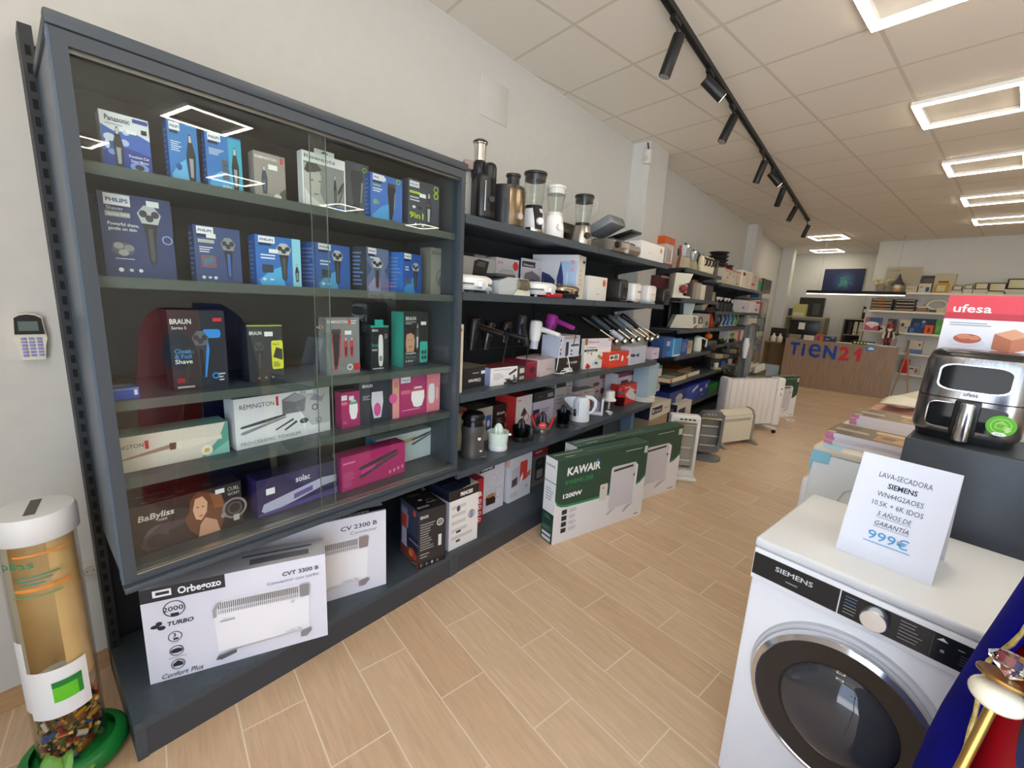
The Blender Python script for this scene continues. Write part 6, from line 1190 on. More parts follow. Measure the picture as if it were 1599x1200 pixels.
# convector
P, Q = at_z(1121, 699, 0), at_z(1172, 692, 0)
yc = math.atan2(Q.y - P.y, Q.x - P.x); wv = (Q - P).length
hv = measure(P, yc, 1172, 692, 1120, 645)[1]
t = thing('convector_heater', 'cream convector heater with grey feet before the large white radiator', 'heater', P, yc)
cr = M('d9d5c4', .4); gf = M('8b8c86', .45)
b = MB(); b.prism([(0, .05), (0, hv * .8), (.03, hv * .95), (.08, hv), (.11, hv), (.11, .05)], .02, wv - .02, cr, 'x'); b.build('body', t)
b = MB()
for k in range(3): b.tube([(.03, .012 + k * .024, hv * (.86 + .045 * k)), (wv - .03, .012 + k * .024, hv * (.86 + .045 * k))], .003, M('a9a594', .4), 5)
for k in range(22): u = .06 + (wv - .12) * k / 22; b.box(u, u + .009, -.0015, .0, hv * .7, hv * .78, M('7f8890', .5))
b.build('vent_grille', t, smooth=False)
for x in (0, wv - .03):
    b = MB(); b.prism([(-.008, .04), (-.008, hv * .8), (.025, hv * .97), (.08, hv * 1.02), (.118, hv * 1.02), (.118, .04)], x, x + .03, gf, 'x'); b.build('side_cheek', t)
    b = MB(); b.prism([(-.09, 0), (-.1, .015), (-.03, .055), (.13, .055), (.2, .015), (.19, 0)], x - .005, x + .04, gf, 'x'); b.build('foot', t)
# oil radiator
P, Q = at_z(1130, 664, 0), at_z(1207, 676, 0)
P = at_z(1125, 676, 0); Q = at_z(1213, 672, 0)
yr = math.atan2(Q.y - P.y, Q.x - P.x); wr = (Q - P).length
hr = measure(P, yr, 1213, 672, 1128, 590)[1]
t = thing('oil_radiator', 'large white oil radiator on castors near the end of the aisle', 'heater', P, yr)
for k in range(8):
    b = MB(); u = .07 + (wr - .2) * k / 8; b.rbox(u, u + (wr - .2) / 8 - .0025, .0, .13, .1, hr * .97, M('e6e3e2', .3), .008, 2); b.build('fin', t)
b = MB(); b.rbox(-.01, .06, -.02, .15, .07, hr, M('dddbd8', .35), .03, 3); b.build('end_cover', t)
b = MB(); b.rbox(wr - .12, wr, -.02, .15, .07, hr * .99, M('e8e6e3', .35), .03, 3); b.box(wr - .08, wr - .05, -.0215, -.02, hr * .78, hr * .8, M('2a2a2a')); b.box(wr - .08, wr - .055, -.0215, -.02, hr * .66, hr * .72, M('b9b6b2')); b.build('control_panel', t)
for x in (.1, wr - .2):
    b = MB(); b.rbox(x - .025, x + .025, -.14, .27, .05, .085, M('e2e0dd', .35), .012); b.build('foot_bar', t)
    for y in (-.12, .25):
        b = MB(); b.lathe([(.0001, -.012), (.025, -.012), (.027, -.006), (.027, .006), (.025, .012), (.0001, .012)], bplas, (x, y, .027), 16, 'x'); b.tube([(x, y, .03), (x, y, .055)], .006, M('8a8a8a', .3, .8), 6); b.build('castor', t)
P = at_z(1232, 657, 0); b = MB()
b.tube([(.07 * math.cos(k * .55) * (1 + .1 * math.sin(k)), .06 * math.sin(k * .55), .006 + .004 * (k % 3)) for k in range(34)], .006, wplas, 6)
b.rbox(-.02, .03, -.09, -.06, 0, .03, wplas, .006)
tag(b.build('power_cord', None, P, 0), 'coiled white power cord on the floor at the end of the radiator', 'cord')
P, Q = at_z(1150, 641, 0), at_z(1240, 655, 0)
P = at_n(1140, 640, -1.50); P.z = 0; Q = at_z(1238, 650, 0)
yk = math.atan2(Q.y - P.y, Q.x - P.x)
D_ = Vector((math.cos(yk), math.sin(yk), 0)); wk = 1.05; Pk = Q - D_ * wk
_, hk = measure(Pk, yk, 1238, 650, 1236, 587)
nr = Vector((-D_.y, D_.x)); d_ = ray(1238, 588); k_ = (Pk.x * nr.x + Pk.y * nr.y) / (d_.x * nr.x + d_.y * nr.y); hk = CAM_H + d_.z * k_
kawai(Pk, yk, wk, hk, .12, 'green and white panel heater carton standing behind the oil radiator')
# ================================================================ glass tower, plastic wrapped roll, counter and back wall
clear = glass_mat('clear_glass', 'f2f7f2', 0.0, ior=1.45)
b = MB(); P = fp(1163, 0, -1.50, 560); b.lathe([(.085, .0), (.09, .3), (.082, .7), (.09, 1.1), (.07, 1.4), (.0, 1.42)], noisy('wrap', '4d5254', '8d9291', 9, .25, (1, 1, .3), detail=4), seg=18, shape=lambda a: 1 + .1 * math.sin(5 * a) + .05 * math.sin(11 * a))
b.lathe([(.03, 1.2), (.05, 1.4), (.03, 1.5), (0, 1.5)], M('e4e4e4', .3), (.02, -.09, -.28), 12)
tag(b.build('wrapped_roll', None, P, 0), 'tall grey roll wrapped in creased clear plastic at the end of the shelves', 'roll')
VX, VN = fp(1178, 0, -1.72, 560), -1.72
P = W(8.83, -1.72)
t = thing('glass_tower', 'narrow glass display tower with small goods on glass shelves near the counter', 'cabinet', P, YW)
TW, TD, TH = .62, .4, 1.86
b = MB(); b.box(0, TW, 0, TD, 0, .1, M('5a5a58', .4)); b.box(0, TW, 0, TD, TH - .03, TH, M('8a8c86', .4)); b.build('base_and_top', t, smooth=False)
for x, y in ((0, 0), (TW - .02, 0), (0, TD - .02), (TW - .02, TD - .02)):
    b = MB(); b.box(x, x + .02, y, y + .02, .1, TH - .03, M('a8aaa2', .3, .8)); b.build('corner_post', t, smooth=False)
TZ = (.45, .75, 1.0, 1.25, 1.5)
for z in TZ:
    b = MB(); b.box(.0, TW, .0, TD, z - .008, z, M('a9b8ac', .1)); b.build('glass_shelf', t, smooth=False)
for a in ((.02, TW - .02, -.004, .0), (.02, TW - .02, TD, TD + .004)):
    b = MB(); b.box(*a, .1, TH - .03, clear); b.build('glass_panel', t, smooth=False)
vit = ['c8a078', '3a6ab0', 'd0d0c8', '6a7a6a', 'b8503c', '4a5a6a', '8a8f86', 'c0b090', 'a8404a', '3c4a3c']
num = ('first', 'second', 'third')
for i, z in enumerate(TZ):
    for j in range(3):
        hh = .07 + .05 * ((i * 3 + j * 2) % 4) / 2
        carton('small %s carton on the %s glass shelf of the display tower' % (('left hand', 'middle', 'right hand')[j], ('lowest', 'second lowest', 'middle', 'second highest', 'highest')[i]), (P + SV * (.05 + j * .19) + NV * -.06 + Vector((0, 0, z + .0005)), YW, .11 + .02 * (j % 2), hh), .1, vit[(i * 3 + j) % 10], front=[('r', .15, .2, .6, .7, 'd8d4cc')], group='goods in the glass tower')
carton('blue carton standing on top of the glass tower', (P + SV * .12 - NV * .08 + Vector((0, 0, TH + .0005)), YW, .24, .15), .15, '3a5288', front=[('r', .5, .1, .9, .9, '2a3040')], group='goods in the glass tower')
PB = at_n(1183, 583, -1.40); PBZ = PB.z; PB.z = 0
b = MB(); b.box(-.05, .68, 0, .27, 0, PBZ, M('6a5c4a', .5)); tag(b.build('low_plinth', None, PB, YW, smooth=False), 'low dark plinth carrying rows of small white bottles', 'plinth')
for r in range(3):
    for c in range(8):
        b = MB(); b.lathe([(.03, 0), (.03, .07), (.015, .085), (.014, .11), (0, .112)], M('d8d4c6', .4), seg=10)
        o = b.build('white_bottle', None, PB + SV * (.0 + c * .085) - NV * (.04 + r * .09) + Vector((0, 0, PBZ + .0005)), YW); tag(o, 'small white bottle in the rows before the counter', 'bottle', 'rows of small white bottles')
# side table with two cream bottles and a black box
Y0 = 11.9
P = at_y(1208, 534, 11.2); zt_ = P.z
b = MB(); b.box(0, .36, 0, .4, zt_ - .03, zt_, M('7a6248', .45)); b.box(.02, .34, .36, .38, 0, zt_ - .03, M('8f7450', .5)); b.box(.0, .02, 0, .4, 0, zt_ - .03, M('8f7450', .5)); 
tag(b.build('side_table', None, Vector((P.x - .2, 11.2, 0)), 0, smooth=False), 'brown side table between the glass tower and the counter', 'table')
for i, (x, lb) in enumerate(((1207, 'left cream bottle on the brown side table'), (1217, 'right cream bottle on the brown side table'))):
    q = at_y(x, 533, 11.3); t = thing('lotion_bottle', lb, 'bottle', Vector((q.x, 11.3, zt_ + .0005)), 0, 'cream bottles on the side table')
    b = MB(); b.lathe([(.055, 0), (.06, .02), (.058, .12), (.025, .15), (.022, .17), (0, .172)], M('d6cfb8', .4), seg=16); b.build('bottle', t)
    b = MB(); b.lathe([(.024, .17), (.024, .2), (0, .2)], M('c9c2a8', .4), seg=12); b.build('cap', t)
q = at_y(1207, 520, 11.5); b = MB(); b.rbox(0, .32, 0, .12, 0, .32, M('1c1b1a', .4), .01); tag(b.build('black_case', None, Vector((P.x - .19, 11.46, zt_ + .0005)), 0), 'black case standing behind the cream bottles', 'case')
b = MB(); b.rbox(0, .36, 0, .3, 0, .42, M('9fb0bc', .45), .01); tag(b.build('storage_box', None, Vector((P.x - .12, 10.85, 0)), 0), 'pale blue grey box on the floor before the brown side table', 'box')
# counter
CY = math.atan2(.22, 1.57); CP = Vector((-3.18 - .32 * math.cos(CY), 11.17 - .32 * math.sin(CY), 0)); CWD = 1.94; CHT = 1.055
wood = noisy('counter_oak', '8d725c', 'a1866c', 5, .45, (7, 7, .5), detail=5)
t = thing('shop_counter', 'wood panelled shop counter with large blue and red letters', 'counter', CP, CY)
b = MB(); b.box(0, CWD, 0, .03, 0, CHT - .03, wood); b.box(0, .03, .03, .3, 0, CHT - .03, wood); b.box(CWD - .03, CWD, .03, .3, 0, CHT - .03, wood); b.build('front_panel', t, smooth=False)
b = MB(); b.box(-.01, CWD + .01, -.015, .31, CHT - .03, CHT, M('9a8067', .4)); b.build('counter_top', t, smooth=False)
b = MB(); cf = (Vector((0, -.001, 0)), X3, Z3, -Y3, CWD, CHT)
def letter(tx, x0, x1, z0, z1, col):
    vs, fs, tw = text_mesh(tx, 0, .004 if tx == 'e' else .03) if tx != '1' else ([(0, .62), (0, .45), (.28, .56), (.28, 0), (.6, 0), (.6, 1), (.34, 1)], [(0, 1, 2, 6), (2, 3, 4, 5, 6)], .6); ys = [v[1] for v in vs]; lo_, hi_ = min(ys), max(ys)
    n = len(vs); f = lambda v, y: (x0 + (x1 - x0) * v[0] / tw, y, z0 + (z1 - z0) * (v[1] - lo_) / (hi_ - lo_))
    q = [f(v, -.012) for v in vs]; m = MB(); m.add(q, fs, M(col, .35))
    # side walls of the raised letter
    ed = {}
    for p in fs:
        for i in range(len(p)): 
            e = (p[i], p[(i + 1) % len(p)]); ed[e] = ed.get(e, 0) + 1
    bd = [e for e in ed if (e[1], e[0]) not in ed]
    q2 = q + [f(v, -.001) for v in vs]; m.add(q2, [(a, b_, n + b_, n + a) for a, b_ in bd], M(col, .35))
    o = m.build('letter', t, smooth=False); o['label'] = ('blue' if col.startswith('1') else 'red') + ' raised letter'
u = lambda px, py=550: at_n_counter(px, py)
def at_n_counter(px, py):
    d = ray(px, py); nn = Vector((-math.sin(CY), math.cos(CY), 0)); kk = CP.dot(nn) / d.dot(nn)
    p = Vector((0, 0, CAM_H)) + d * kk - CP; return p.dot(Vector((math.cos(CY), math.sin(CY), 0))), p.z
for tx, p0, p1, col in (('T', (1234, 535), (1240, 554), 0), ('i', 0, 0, 0)): pass
LT = [('T', 1234, 1250, 535, 554), ('i', 1252.5, 1259, 537, 556), ('e', 1262.5, 1284, 537, 559), ('N', 1286, 1308, 540, 561), ('2', 1309.5, 1329, 542, 563), ('1', 1333, 1346.5, 544, 565)]
for tx, xa, xb, ya, yb_ in LT:
    x0, z0 = at_n_counter((xa + xb) / 2 - (xb - xa) / 2 - 2, yb_); x1, z1 = at_n_counter(xb, ya)
    _, z0 = at_n_counter((xa + xb) / 2, yb_); _, z1 = at_n_counter((xa + xb) / 2, ya)
    letter(tx, x0, x1, z0, z1, '163f9e' if tx in 'TieN' else 'c81a24')
b = MB(); x0, z0 = at_n_counter(1351, 548); x1, z1 = at_n_counter(1368, 537); b.box(x0, x1, -.004, -.001, z0, z1, M('2f7fc0', .4)); b.marks((Vector((x0, -.004, z0)), X3, Z3, -Y3, x1 - x0, z1 - z0), [('p', [(.2, .3), (.5, .5), (.9, .4), (.9, .2), (.4, .15)], 'd8e6f0'), ('r', 0, .85, 1, 1, 'cfe0ec')]); b.build('blue_sticker', t, smooth=False)
b = MB(); x0, z0 = at_n_counter(1370, 543); x1, z1 = at_n_counter(1400, 538); x1 = min(x1, CWD - .004); b.box(x0, x1, -.003, -.001, z0 - .0, z0 + .055, M('c9ccc8', .4)); b.marks((Vector((x0, -.003, z0)), X3, Z3, -Y3, x1 - x0, .055), [('n', .2, .3, .95, .7, 1, '6a7a80'), ('o', .1, .5, .35, .3, '6a7a80')]); b.build('notice_strip', t, smooth=False)
CT = lambda u_, v_, z=CHT + .0006: CP + Vector((math.cos(CY), math.sin(CY), 0)) * u_ + Vector((-math.sin(CY), math.cos(CY), 0)) * v_ + Vector((0, 0, z))
def cu(px): return at_n_counter(px, 530)[0]
def on_counter(label, xl, xr, h, col, v=.06, d=.12, front=(), top=(), name='product_box'):
    carton(label, (CT(cu(xl), v), CY, cu(xr) - cu(xl), h), d, col, front=front, top=top, group='things on the shop counter', name=name)
t = thing('monitor', 'black monitor at the left end of the counter with a white note', 'monitor', CT(cu(1243), .16), CY)
b = MB(); b.rbox(-.2, .36, -.01, .03, .1, .43, M('1a1a1a', .3), .008); b.box(-.02, .1, -.013, -.0105, .22, .37, M('d8d4c4', .6)); b.build('screen', t)
b = MB(); b.lathe([(.11, 0), (.1, .012), (.025, .02), (.02, .12), (0, .12)], bplas, (.08, .05, 0), 20); b.build('stand', t)
on_counter('white carton at the left of the counter by the monitor', 1254, 1270, .1, 'd2ccbc', front=[('n', .2, .4, .8, .6, 1, '8a8478')])
on_counter('orange and purple patterned carton on the counter', 1272, 1285, .14, 'c0602c', front=[('r', .2, .1, .55, .75, '6a4a80'), ('p', [(.3, 1), (.9, .9), (1, .6)], '8a3a1c')])
on_counter('blue lottery style carton with white marks on the counter', 1286, 1305, .125, '20365c', front=[('n', .1, .3, .6, .5, 1, 'c9d0d8'), ('n', .6, .6, .9, .8, 1, 'c9d0d8'), ('r', 0, .9, 1, 1, 'a8a8a0')])
b = MB(); b.box(0, cu(1331) - cu(1306), 0, .14, 0, .012, M('d8d2c0', .5)); tag(b.build('paper_stack', None, CT(cu(1306), .05), CY, smooth=False), 'thin stack of white paper on the counter front edge', 'paper')
b = MB(); b.box(0, cu(1368) - cu(1332), 0, .07, 0, .07, M('3a4430', .6))
for k_ in range(6): b.lathe([(0, .004), (.018, .003), (.018, 0)], M('d8cc7a', .4), (.04 + k_ * .055, 0, .035), 10, 'y')
tag(b.build('garland_box', None, CT(cu(1332), .03), CY, smooth=False), 'dark green garland box dotted with yellow on the counter', 'decoration')
on_counter('small beige carton right of the green garland on the counter', 1369, 1379, .035, 'c9bb90')
# nutcracker style soldier figure
t = thing('soldier_figure', 'red hatted wooden soldier figure on the right of the counter', 'figure', CT(cu(1386), .1), CY)
for s in (-1, 1):
    b = MB(); b.lathe([(.024, 0), (.022, .09)], M('1c1a18', .4), (s * .028, 0, 0), 12); b.lathe([(.026, .09), (.03, .16)], M('a82030', .4), (s * .028, 0, 0), 12); b.build('leg', t)
b = MB(); b.lathe([(.05, .16), (.058, .2), (.055, .3), (.02, .315), (0, .315)], M('3a3640', .4), seg=16); b.box(-.012, .012, -.06, -.052, .18, .3, M('d8c89a', .4)); b.build('coat', t)
for s in (-1, 1):
    b = MB(); b.tube([(s * .06, 0, .29), (s * .085, -.01, .22), (s * .075, -.03, .16)], [.02, .018, .014], M('d8cfc0', .4), 8); b.build('arm', t)
b = MB(); b.ball((0, 0, .355), .045, M('d8b498', .5), 14, 10); b.box(-.02, .02, -.05, -.04, .315, .34, M('f0ece0', .5)); b.lathe([(.0, .02), (.01, .0)], M('d09a80', .5), (0, -.045, .355), 8, 'y'); b.build('head', t)
b = MB(); b.lathe([(.05, .375), (.055, .4), (.05, .45), (.02, .465), (0, .465)], M('8e1c28', .4), seg=16); b.build('hat', t)
# potted plant on the counter
def leafy(t, n, r, h, mat, seed, w=.022):
    rnd = random.Random(seed)
    for k in range(n):
        a = 2 * PI * k / n + rnd.uniform(-.3, .3); L = r * rnd.uniform(.7, 1.1); H = h * rnd.uniform(.6, 1.1); ww = w * rnd.uniform(.8, 1.2)
        pts = []
        for i in range(6):
            q = i / 5; pts.append((math.cos(a) * L * q, math.sin(a) * L * q, .0 + H * (q ** .7) - .25 * H * q * q, ww * math.sin(PI * min(.97, q * .9 + .08))))
        v = []; f = []
        for x, y, z, s in pts:
            v += [(x - math.sin(a) * s, y + math.cos(a) * s, z + s * .3), (x, y, z), (x + math.sin(a) * s, y - math.cos(a) * s, z + s * .3)]
        for i in range(5): b_ = i * 3; f += [(b_, b_ + 1, b_ + 4, b_ + 3), (b_ + 1, b_ + 2, b_ + 5, b_ + 4)]
        m = MB(); m.add(v, f, mat); o = m.build('leaf', t)
        o.location.z = t.get('pot_h', 0)
        sd = o.modifiers.new('thick', 'SOLIDIFY'); sd.thickness = .0012
leafm = noisy('leaf_green', '3f5c22', '6d8a34', 14, .4)
t = thing('potted_plant', 'small spiky green plant in a grey pot at the right end of the counter', 'plant', CT(cu(1394), .16), CY)
t['pot_h'] = .17
b = MB(); b.lathe([(.06, 0), (.075, .17), (.068, .17), (.055, .15), (0, .15)], M('9a8c7c', .5), seg=18); b.build('pot', t)
leafy(t, 14, .13, .16, leafm, 3, .02)
b = MB(); t2 = thing('easel', 'narrow wooden easel leaning at the right end of the counter', 'easel', CT(CWD + .1, -.1, 0), CY)
for x0, x1 in ((-.07, .07), (.07, .2)):
    b = MB(); b.tube([(.04, .0, 1.05), (x1 if x0 > 0 else x0, -.1 if x0 > 0 else .05, 0)], .012, M('a8875c', .5), 6); b.build('leg', t2)
b = MB(); b.tube([(-.02, .02, .45), (.12, -.04, .45)], .008, M('a8875c', .5), 6); b.build('crossbar', t2)
# linear pendant over the counter
lx0, lz = -3.30, 2.085
t = thing('linear_pendant', 'long black pendant lamp with a glowing underside above the counter', 'lamp', Vector((-3.30, 11.25, 2.055)), 0)
b = MB(); b.box(0, 1.66, -.03, .03, .02, .085, bplas); b.build('housing', t, smooth=False)
b = MB(); b.box(.01, 1.65, -.024, .024, .004, .0195, M('fff0d8', .5, emit=3.0)); b.build('diffuser', t, smooth=False)['label'] = 'glowing white underside'
for x in (.2, 1.46):
    b = MB(); b.tube([(x, 0, .085), (x, 0, CEIL - 2.055)], .0025, M('8a8a8a', .4), 5); b.build('suspension_wire', t)
# picture on the back wall
pm = bpy.data.materials.new('blue_abstract'); pm.use_nodes = True; nt = pm.node_tree; bb = nt.nodes['Principled BSDF']
tc = nt.nodes.new('ShaderNodeTexCoord'); mp = nt.nodes.new('ShaderNodeMapping'); mp.inputs['Location'].default_value = (-.46, 0, -.28)
gr = nt.nodes.new('ShaderNodeTexGradient'); gr.gradient_type = 'SPHERICAL'; sc_ = nt.nodes.new('ShaderNodeMapping'); sc_.inputs['Scale'].default_value = (3.6, 3.6, 3.6)
nz = nt.nodes.new('ShaderNodeTexNoise'); nz.inputs['Scale'].default_value = 6; nz.inputs['Distortion'].default_value = 2.5; nz.inputs['Detail'].default_value = 4
mu = nt.nodes.new('ShaderNodeMath'); mu.operation = 'MULTIPLY'; rp = nt.nodes.new('ShaderNodeValToRGB')
rp.color_ramp.elements[0].color = lin('141c4a'); rp.color_ramp.elements[1].color = lin('5fa88a'); rp.color_ramp.elements[1].position = .55
e_ = rp.color_ramp.elements.new(.2); e_.color = lin('1f3f66')
for a, c in ((tc.outputs['Object'], mp.inputs[0]), (mp.outputs[0], sc_.inputs[0]), (sc_.outputs[0], gr.inputs[0]), (tc.outputs['Object'], nz.inputs['Vector']), (gr.outputs['Fac'], mu.inputs[0]), (nz.outputs['Fac'], mu.inputs[1]), (mu.outputs[0], rp.inputs[0]), (rp.outputs[0], bb.inputs['Base Color'])): nt.links.new(a, c)
b = MB(); b.box(0, .85, -.03, 0, 0, .6, pm); tag(b.build('wall_picture', None, Vector((-3.71, 13.795, 2.21)), 0, smooth=False), 'blue abstract picture with a green burst on the back wall', 'picture')
# office furniture behind the counter
def by(px, py, Y): return at_y(px, py, Y)
tt = thing('office_shelf', 'low grey bookcase with binders behind the counter', 'bookcase', Vector((by(1318, 498, 13.4).x, 13.4, 0)), 0)
wS = by(1366, 498, 13.4).x - by(1318, 498, 13.4).x; hS = by(1320, 497, 13.4).z
b = MB(); b.box(0, wS, 0, .35, hS - .03, hS, M('b8b09a', .5)); b.box(0, .03, 0, .35, 0, hS - .03, M('7a766a', .5)); b.box(wS - .03, wS, 0, .35, 0, hS - .03, M('7a766a', .5)); b.box(.03, wS - .03, .33, .35, 0, hS - .03, M('4a4840', .6)); b.build('carcass', tt, smooth=False)
for z in (hS - .42, hS - .8):
    b = MB(); b.box(.03, wS - .03, .02, .33, z, z + .025, M('8a8678', .5)); b.build('shelf', tt, smooth=False)
x0_ = by(1318, 498, 13.4).x
for i in range(4):
    b = MB(); b.box(0, .07, 0, .26, 0, .32, M(('3a3632', 'cfc8b8', 'd8d2c4', '9a9486')[i], .5)); b.lathe([(0, .002), (.015, .001)], M('2a2a28', .4), (.035, 0, .06), 10, 'y'); tag(b.build('ring_binder', None, Vector((x0_ + .12 + i * .1, 13.43, hS - .3945)), 0, smooth=False), '%s ring binder on the upper compartment of the grey bookcase' % ('leftmost dark', 'second, white', 'third, white', 'rightmost grey')[i], 'binder', 'ring binders behind the counter')
for i in range(5):
    b = MB(); b.box(0, .075, 0, .26, 0, .3, M(('2a2826', 'c9c2b0', '26221e', 'b0a890', '3a3430')[i], .5)); b.box(.015, .06, -.001, 0, .16, .24, M('d8d4c8', .5)); tag(b.build('ring_binder', None, Vector((x0_ + .33 + i * .1, 13.45, hS + .0005)), 0, smooth=False), '%s ring binder standing on top of the grey bookcase' % ('leftmost black', 'second, cream', 'third, black', 'fourth, cream', 'rightmost dark')[i], 'binder', 'ring binders behind the counter')
px_ = by(1228, 493, 13.3)
b = MB(); b.box(0, .9, 0, .4, px_.z - .03, px_.z, M('b8ac8c', .5)); b.box(.0, .03, .0, .4, 0, px_.z - .03, M('8a8068', .5)); b.box(.87, .9, .0, .4, 0, px_.z - .03, M('8a8068', .5)); tag(b.build('office_table', None, Vector((px_.x, 13.3, 0)), 0, smooth=False), 'wooden shelf table behind the monitor with boxes on it', 'table')
for lb, a_, c_, h_, col, dd in (('yellow and white carton on the shelf table behind the monitor', .12, .42, .32, 'c0b878', .0), ('black printer-like box behind the yellow carton', .2, .75, .5, '2a2926', .16), ('dark blue carton left of the yellow one', .02, .11, .2, '2a3450', .02)):
    carton(lb, (Vector((px_.x + a_, 13.32 + dd, px_.z + .0005)), 0, c_ - a_, h_), .14, col, front=[('r', .1, .1, .9, .3, 'd8d4b0')] if col == 'c0b878' else [('r', .6, .1, .9, .7, '4a4a48')], group='boxes behind the counter')
# ---- white wall shelves on the right
OX0 = -2.36
def wshelf(px0, py0, x1, label, Y=11.86, d=.24):
    p = at_y(px0, py0, Y)
    b = MB(); b.box(0, x1 - p.x, 0, d - .005, -.03, 0, M('d2cab6', .45)); b.box(0, x1 - p.x, -.004, 0, -.034, .004, M('dcd4c2', .45))
    tag(b.build('wall_shelf', None, Vector((p.x, Y, p.z)), 0, smooth=False), label, 'shelf', 'white wall shelves on the right'); return p.z + .0045
HZ1 = wshelf(1362, 456, 3.0, 'long white wall shelf at the top with floodlights and a flower pot')
HZ2 = wshelf(1356, 484, 1.5, 'second white wall shelf with stacked dark trays')
HZ3 = wshelf(1404, 519, 1.5, 'third white wall shelf with blue tins and an orange carton')
HZ4 = wshelf(1404, 551, 1.5, 'fourth white wall shelf with a cream radio')
HZ5 = wshelf(1399, 582, 1.5, 'lowest white wall shelf with a red carton')
def wb(label, xl, xr, yt, z, col, front=(), Y=11.9, d=.12, name='product_box', cat='box', right=(), cols={}):
    yb = {HZ1: 460, HZ2: 486, HZ3: 520, HZ4: 552, HZ5: 583}.get(z, 500)
    p, q = at_y(xl, yb, Y), at_y(xr, yb, Y); h = at_y((xl + xr) / 2, yt, Y).z - z
    return carton(label, (Vector((p.x, Y, z + .0005)), 0, q.x - p.x, max(.02, h)), d, col, front=front, name=name, cat=cat, group='goods on the white wall shelves', cols=cols)
wb('wide pale framed print leaning at the back of the top wall shelf', 1379, 1432, 418, HZ1, 'b0a68e', Y=12.03, d=.02, front=[('r', .02, .03, .98, .97, 'aca28a'), ('n', .08, .84, .4, .92, 1, '8a826c')], name='framed_print', cat='picture')
wb('dark and blue carton on the top wall shelf', 1434, 1456, 431, HZ1, '38342e', front=[('r', .1, .5, .9, .85, '55524a'), ('r', .2, .1, .8, .5, '7a8a90'), ('r', .0, .0, .3, .3, '8a3030')], Y=11.98)
wb('white carton before the dark one on the top wall shelf', 1432, 1451, 443, HZ1, 'c2baa8', front=[('r', .6, .1, .9, .6, '2a4a68'), ('n', .1, .5, .5, .7, 1, '8a3c34')])
wb('low white carton behind the gnome on the top wall shelf', 1412, 1430, 447, HZ1, 'b8ae96', front=[('n', .1, .4, .9, .7, 1, '8a8270')])
wb('yellow and white carton standing on the top wall shelf', 1454, 1487, 428, HZ1, 'b3a98e', front=[('p', [(.05, .02), (.1, .4), (.25, .6), (.7, .6), (.8, .4), (.75, .02)], 'b58a1c'), ('r', .2, .1, .6, .4, 'c9bf9c'), ('r', .2, .56, .7, .62, '2a2620')], Y=11.97)
def flood(px, py, s, label, hb):
    p = at_y(px, py, 11.9); t = thing('floodlight', label, 'floodlight', Vector((p.x, 11.93, HZ1 + .0005)), 0, 'floodlights on the top wall shelf')
    b = MB(); b.box(-s * .55, s * .55, -.03, .08, 0, hb, M('c4bcaa', .5)); b.build('carton_base', t, smooth=False)
    b = MB(); b.rbox(-s / 2, s / 2, -.02, .03, hb, hb + s * .72, M('1c1b19', .4), .012); b.build('housing', t)
    b = MB(); b.rbox(-s * .42, s * .42, -.026, -.018, hb + s * .08, hb + s * .64, M('c2bc96', .3), .006); b.build('lamp_glass', t)['label'] = 'pale lamp glass'
for i, (px, s, hb) in enumerate(((1493, .13, .05), (1510, .11, .08), (1530, .17, .075), (1555, .22, .04), (1586, .26, .085))):
    flood(px, 458, s, '%s black framed floodlight in the row on the top wall shelf' % ('leftmost small', 'second, small', 'third', 'fourth, wide', 'rightmost and largest')[i], hb)
# flower pot and gnome
t = thing('flower_pot', 'pot of cream flowers at the left end of the top wall shelf', 'plant', Vector((at_y(1374, 456, 11.95).x, 11.95, HZ1 + .0005)), 0)
b = MB(); b.lathe([(.06, 0), (.085, .14), (.075, .14), (0, .12)], M('8a8074', .5), seg=16); b.build('pot', t)
for k_ in range(9):
    b = MB(); a = k_ * 2.4; r_ = .05 + .1 * (k_ / 9); b.ball((r_ * 1.3 * math.cos(a), r_ * math.sin(a) * .7, .2 + .05 * math.sin(k_ * 1.7)), .045, M('cfc296', .6), 10, 6, sz=.7); b.build('flower', t)
t = thing('garden_gnome', 'bearded gnome with a dark pointed hat on the top wall shelf', 'figure', Vector((at_y(1400, 456, 11.92).x, 11.92, HZ1 + .0005)), 0)
b = MB(); b.lathe([(.06, 0), (.08, .06), (.06, .12), (0, .14)], M('b8864c', .5), seg=16); b.build('body', t)
b = MB(); b.lathe([(.03, .0), (.07, .06), (.06, .12), (0, .16)], M('d0c8b4', .6), (0, -.03, .03), 14); b.build('beard', t)
b = MB(); b.lathe([(.12, .15), (.1, .17), (.06, .22), (.025, .3), (.012, .36), (0, .37)], M('4a4248', .6), seg=16); b.build('hat', t)
# stacked trays
for i in range(4):
    for j, (pa, pb) in enumerate(((1358, 1392), (1396, 1428))):
        p, q = at_y(pa, 484, 11.9), at_y(pb, 484, 11.9); zz = HZ2 + .0005 + i * .062
        b = MB(); b.rbox(0, q.x - p.x, -.02, .16, 0, .055, M(('4a4238', '3a3430')[j], .5), .01); b.box(.02, q.x - p.x - .02, -.0212, -.02, .02, .035, M('a89c88', .5)); b.box((q.x - p.x) * .25, (q.x - p.x) * .7, -.022, -.0212, .004, .05, M('8a6238', .5)) if (j == 0 or i == 0) else None
        tag(b.build('storage_tray', None, Vector((p.x, 11.9, zz)), 0), '%s dark tray in the %s stack on the second wall shelf' % (('lowest', 'second lowest', 'second highest', 'topmost')[i], ('left hand', 'right hand')[j]), 'tray', 'stacked trays on the second wall shelf')
wb('brown basket with white rims on the second wall shelf', 1431, 1446, 479, HZ2, '8a6a42', front=[('r', 0, .8, 1, 1, 'cfc4ac')], name='basket', cat='basket')
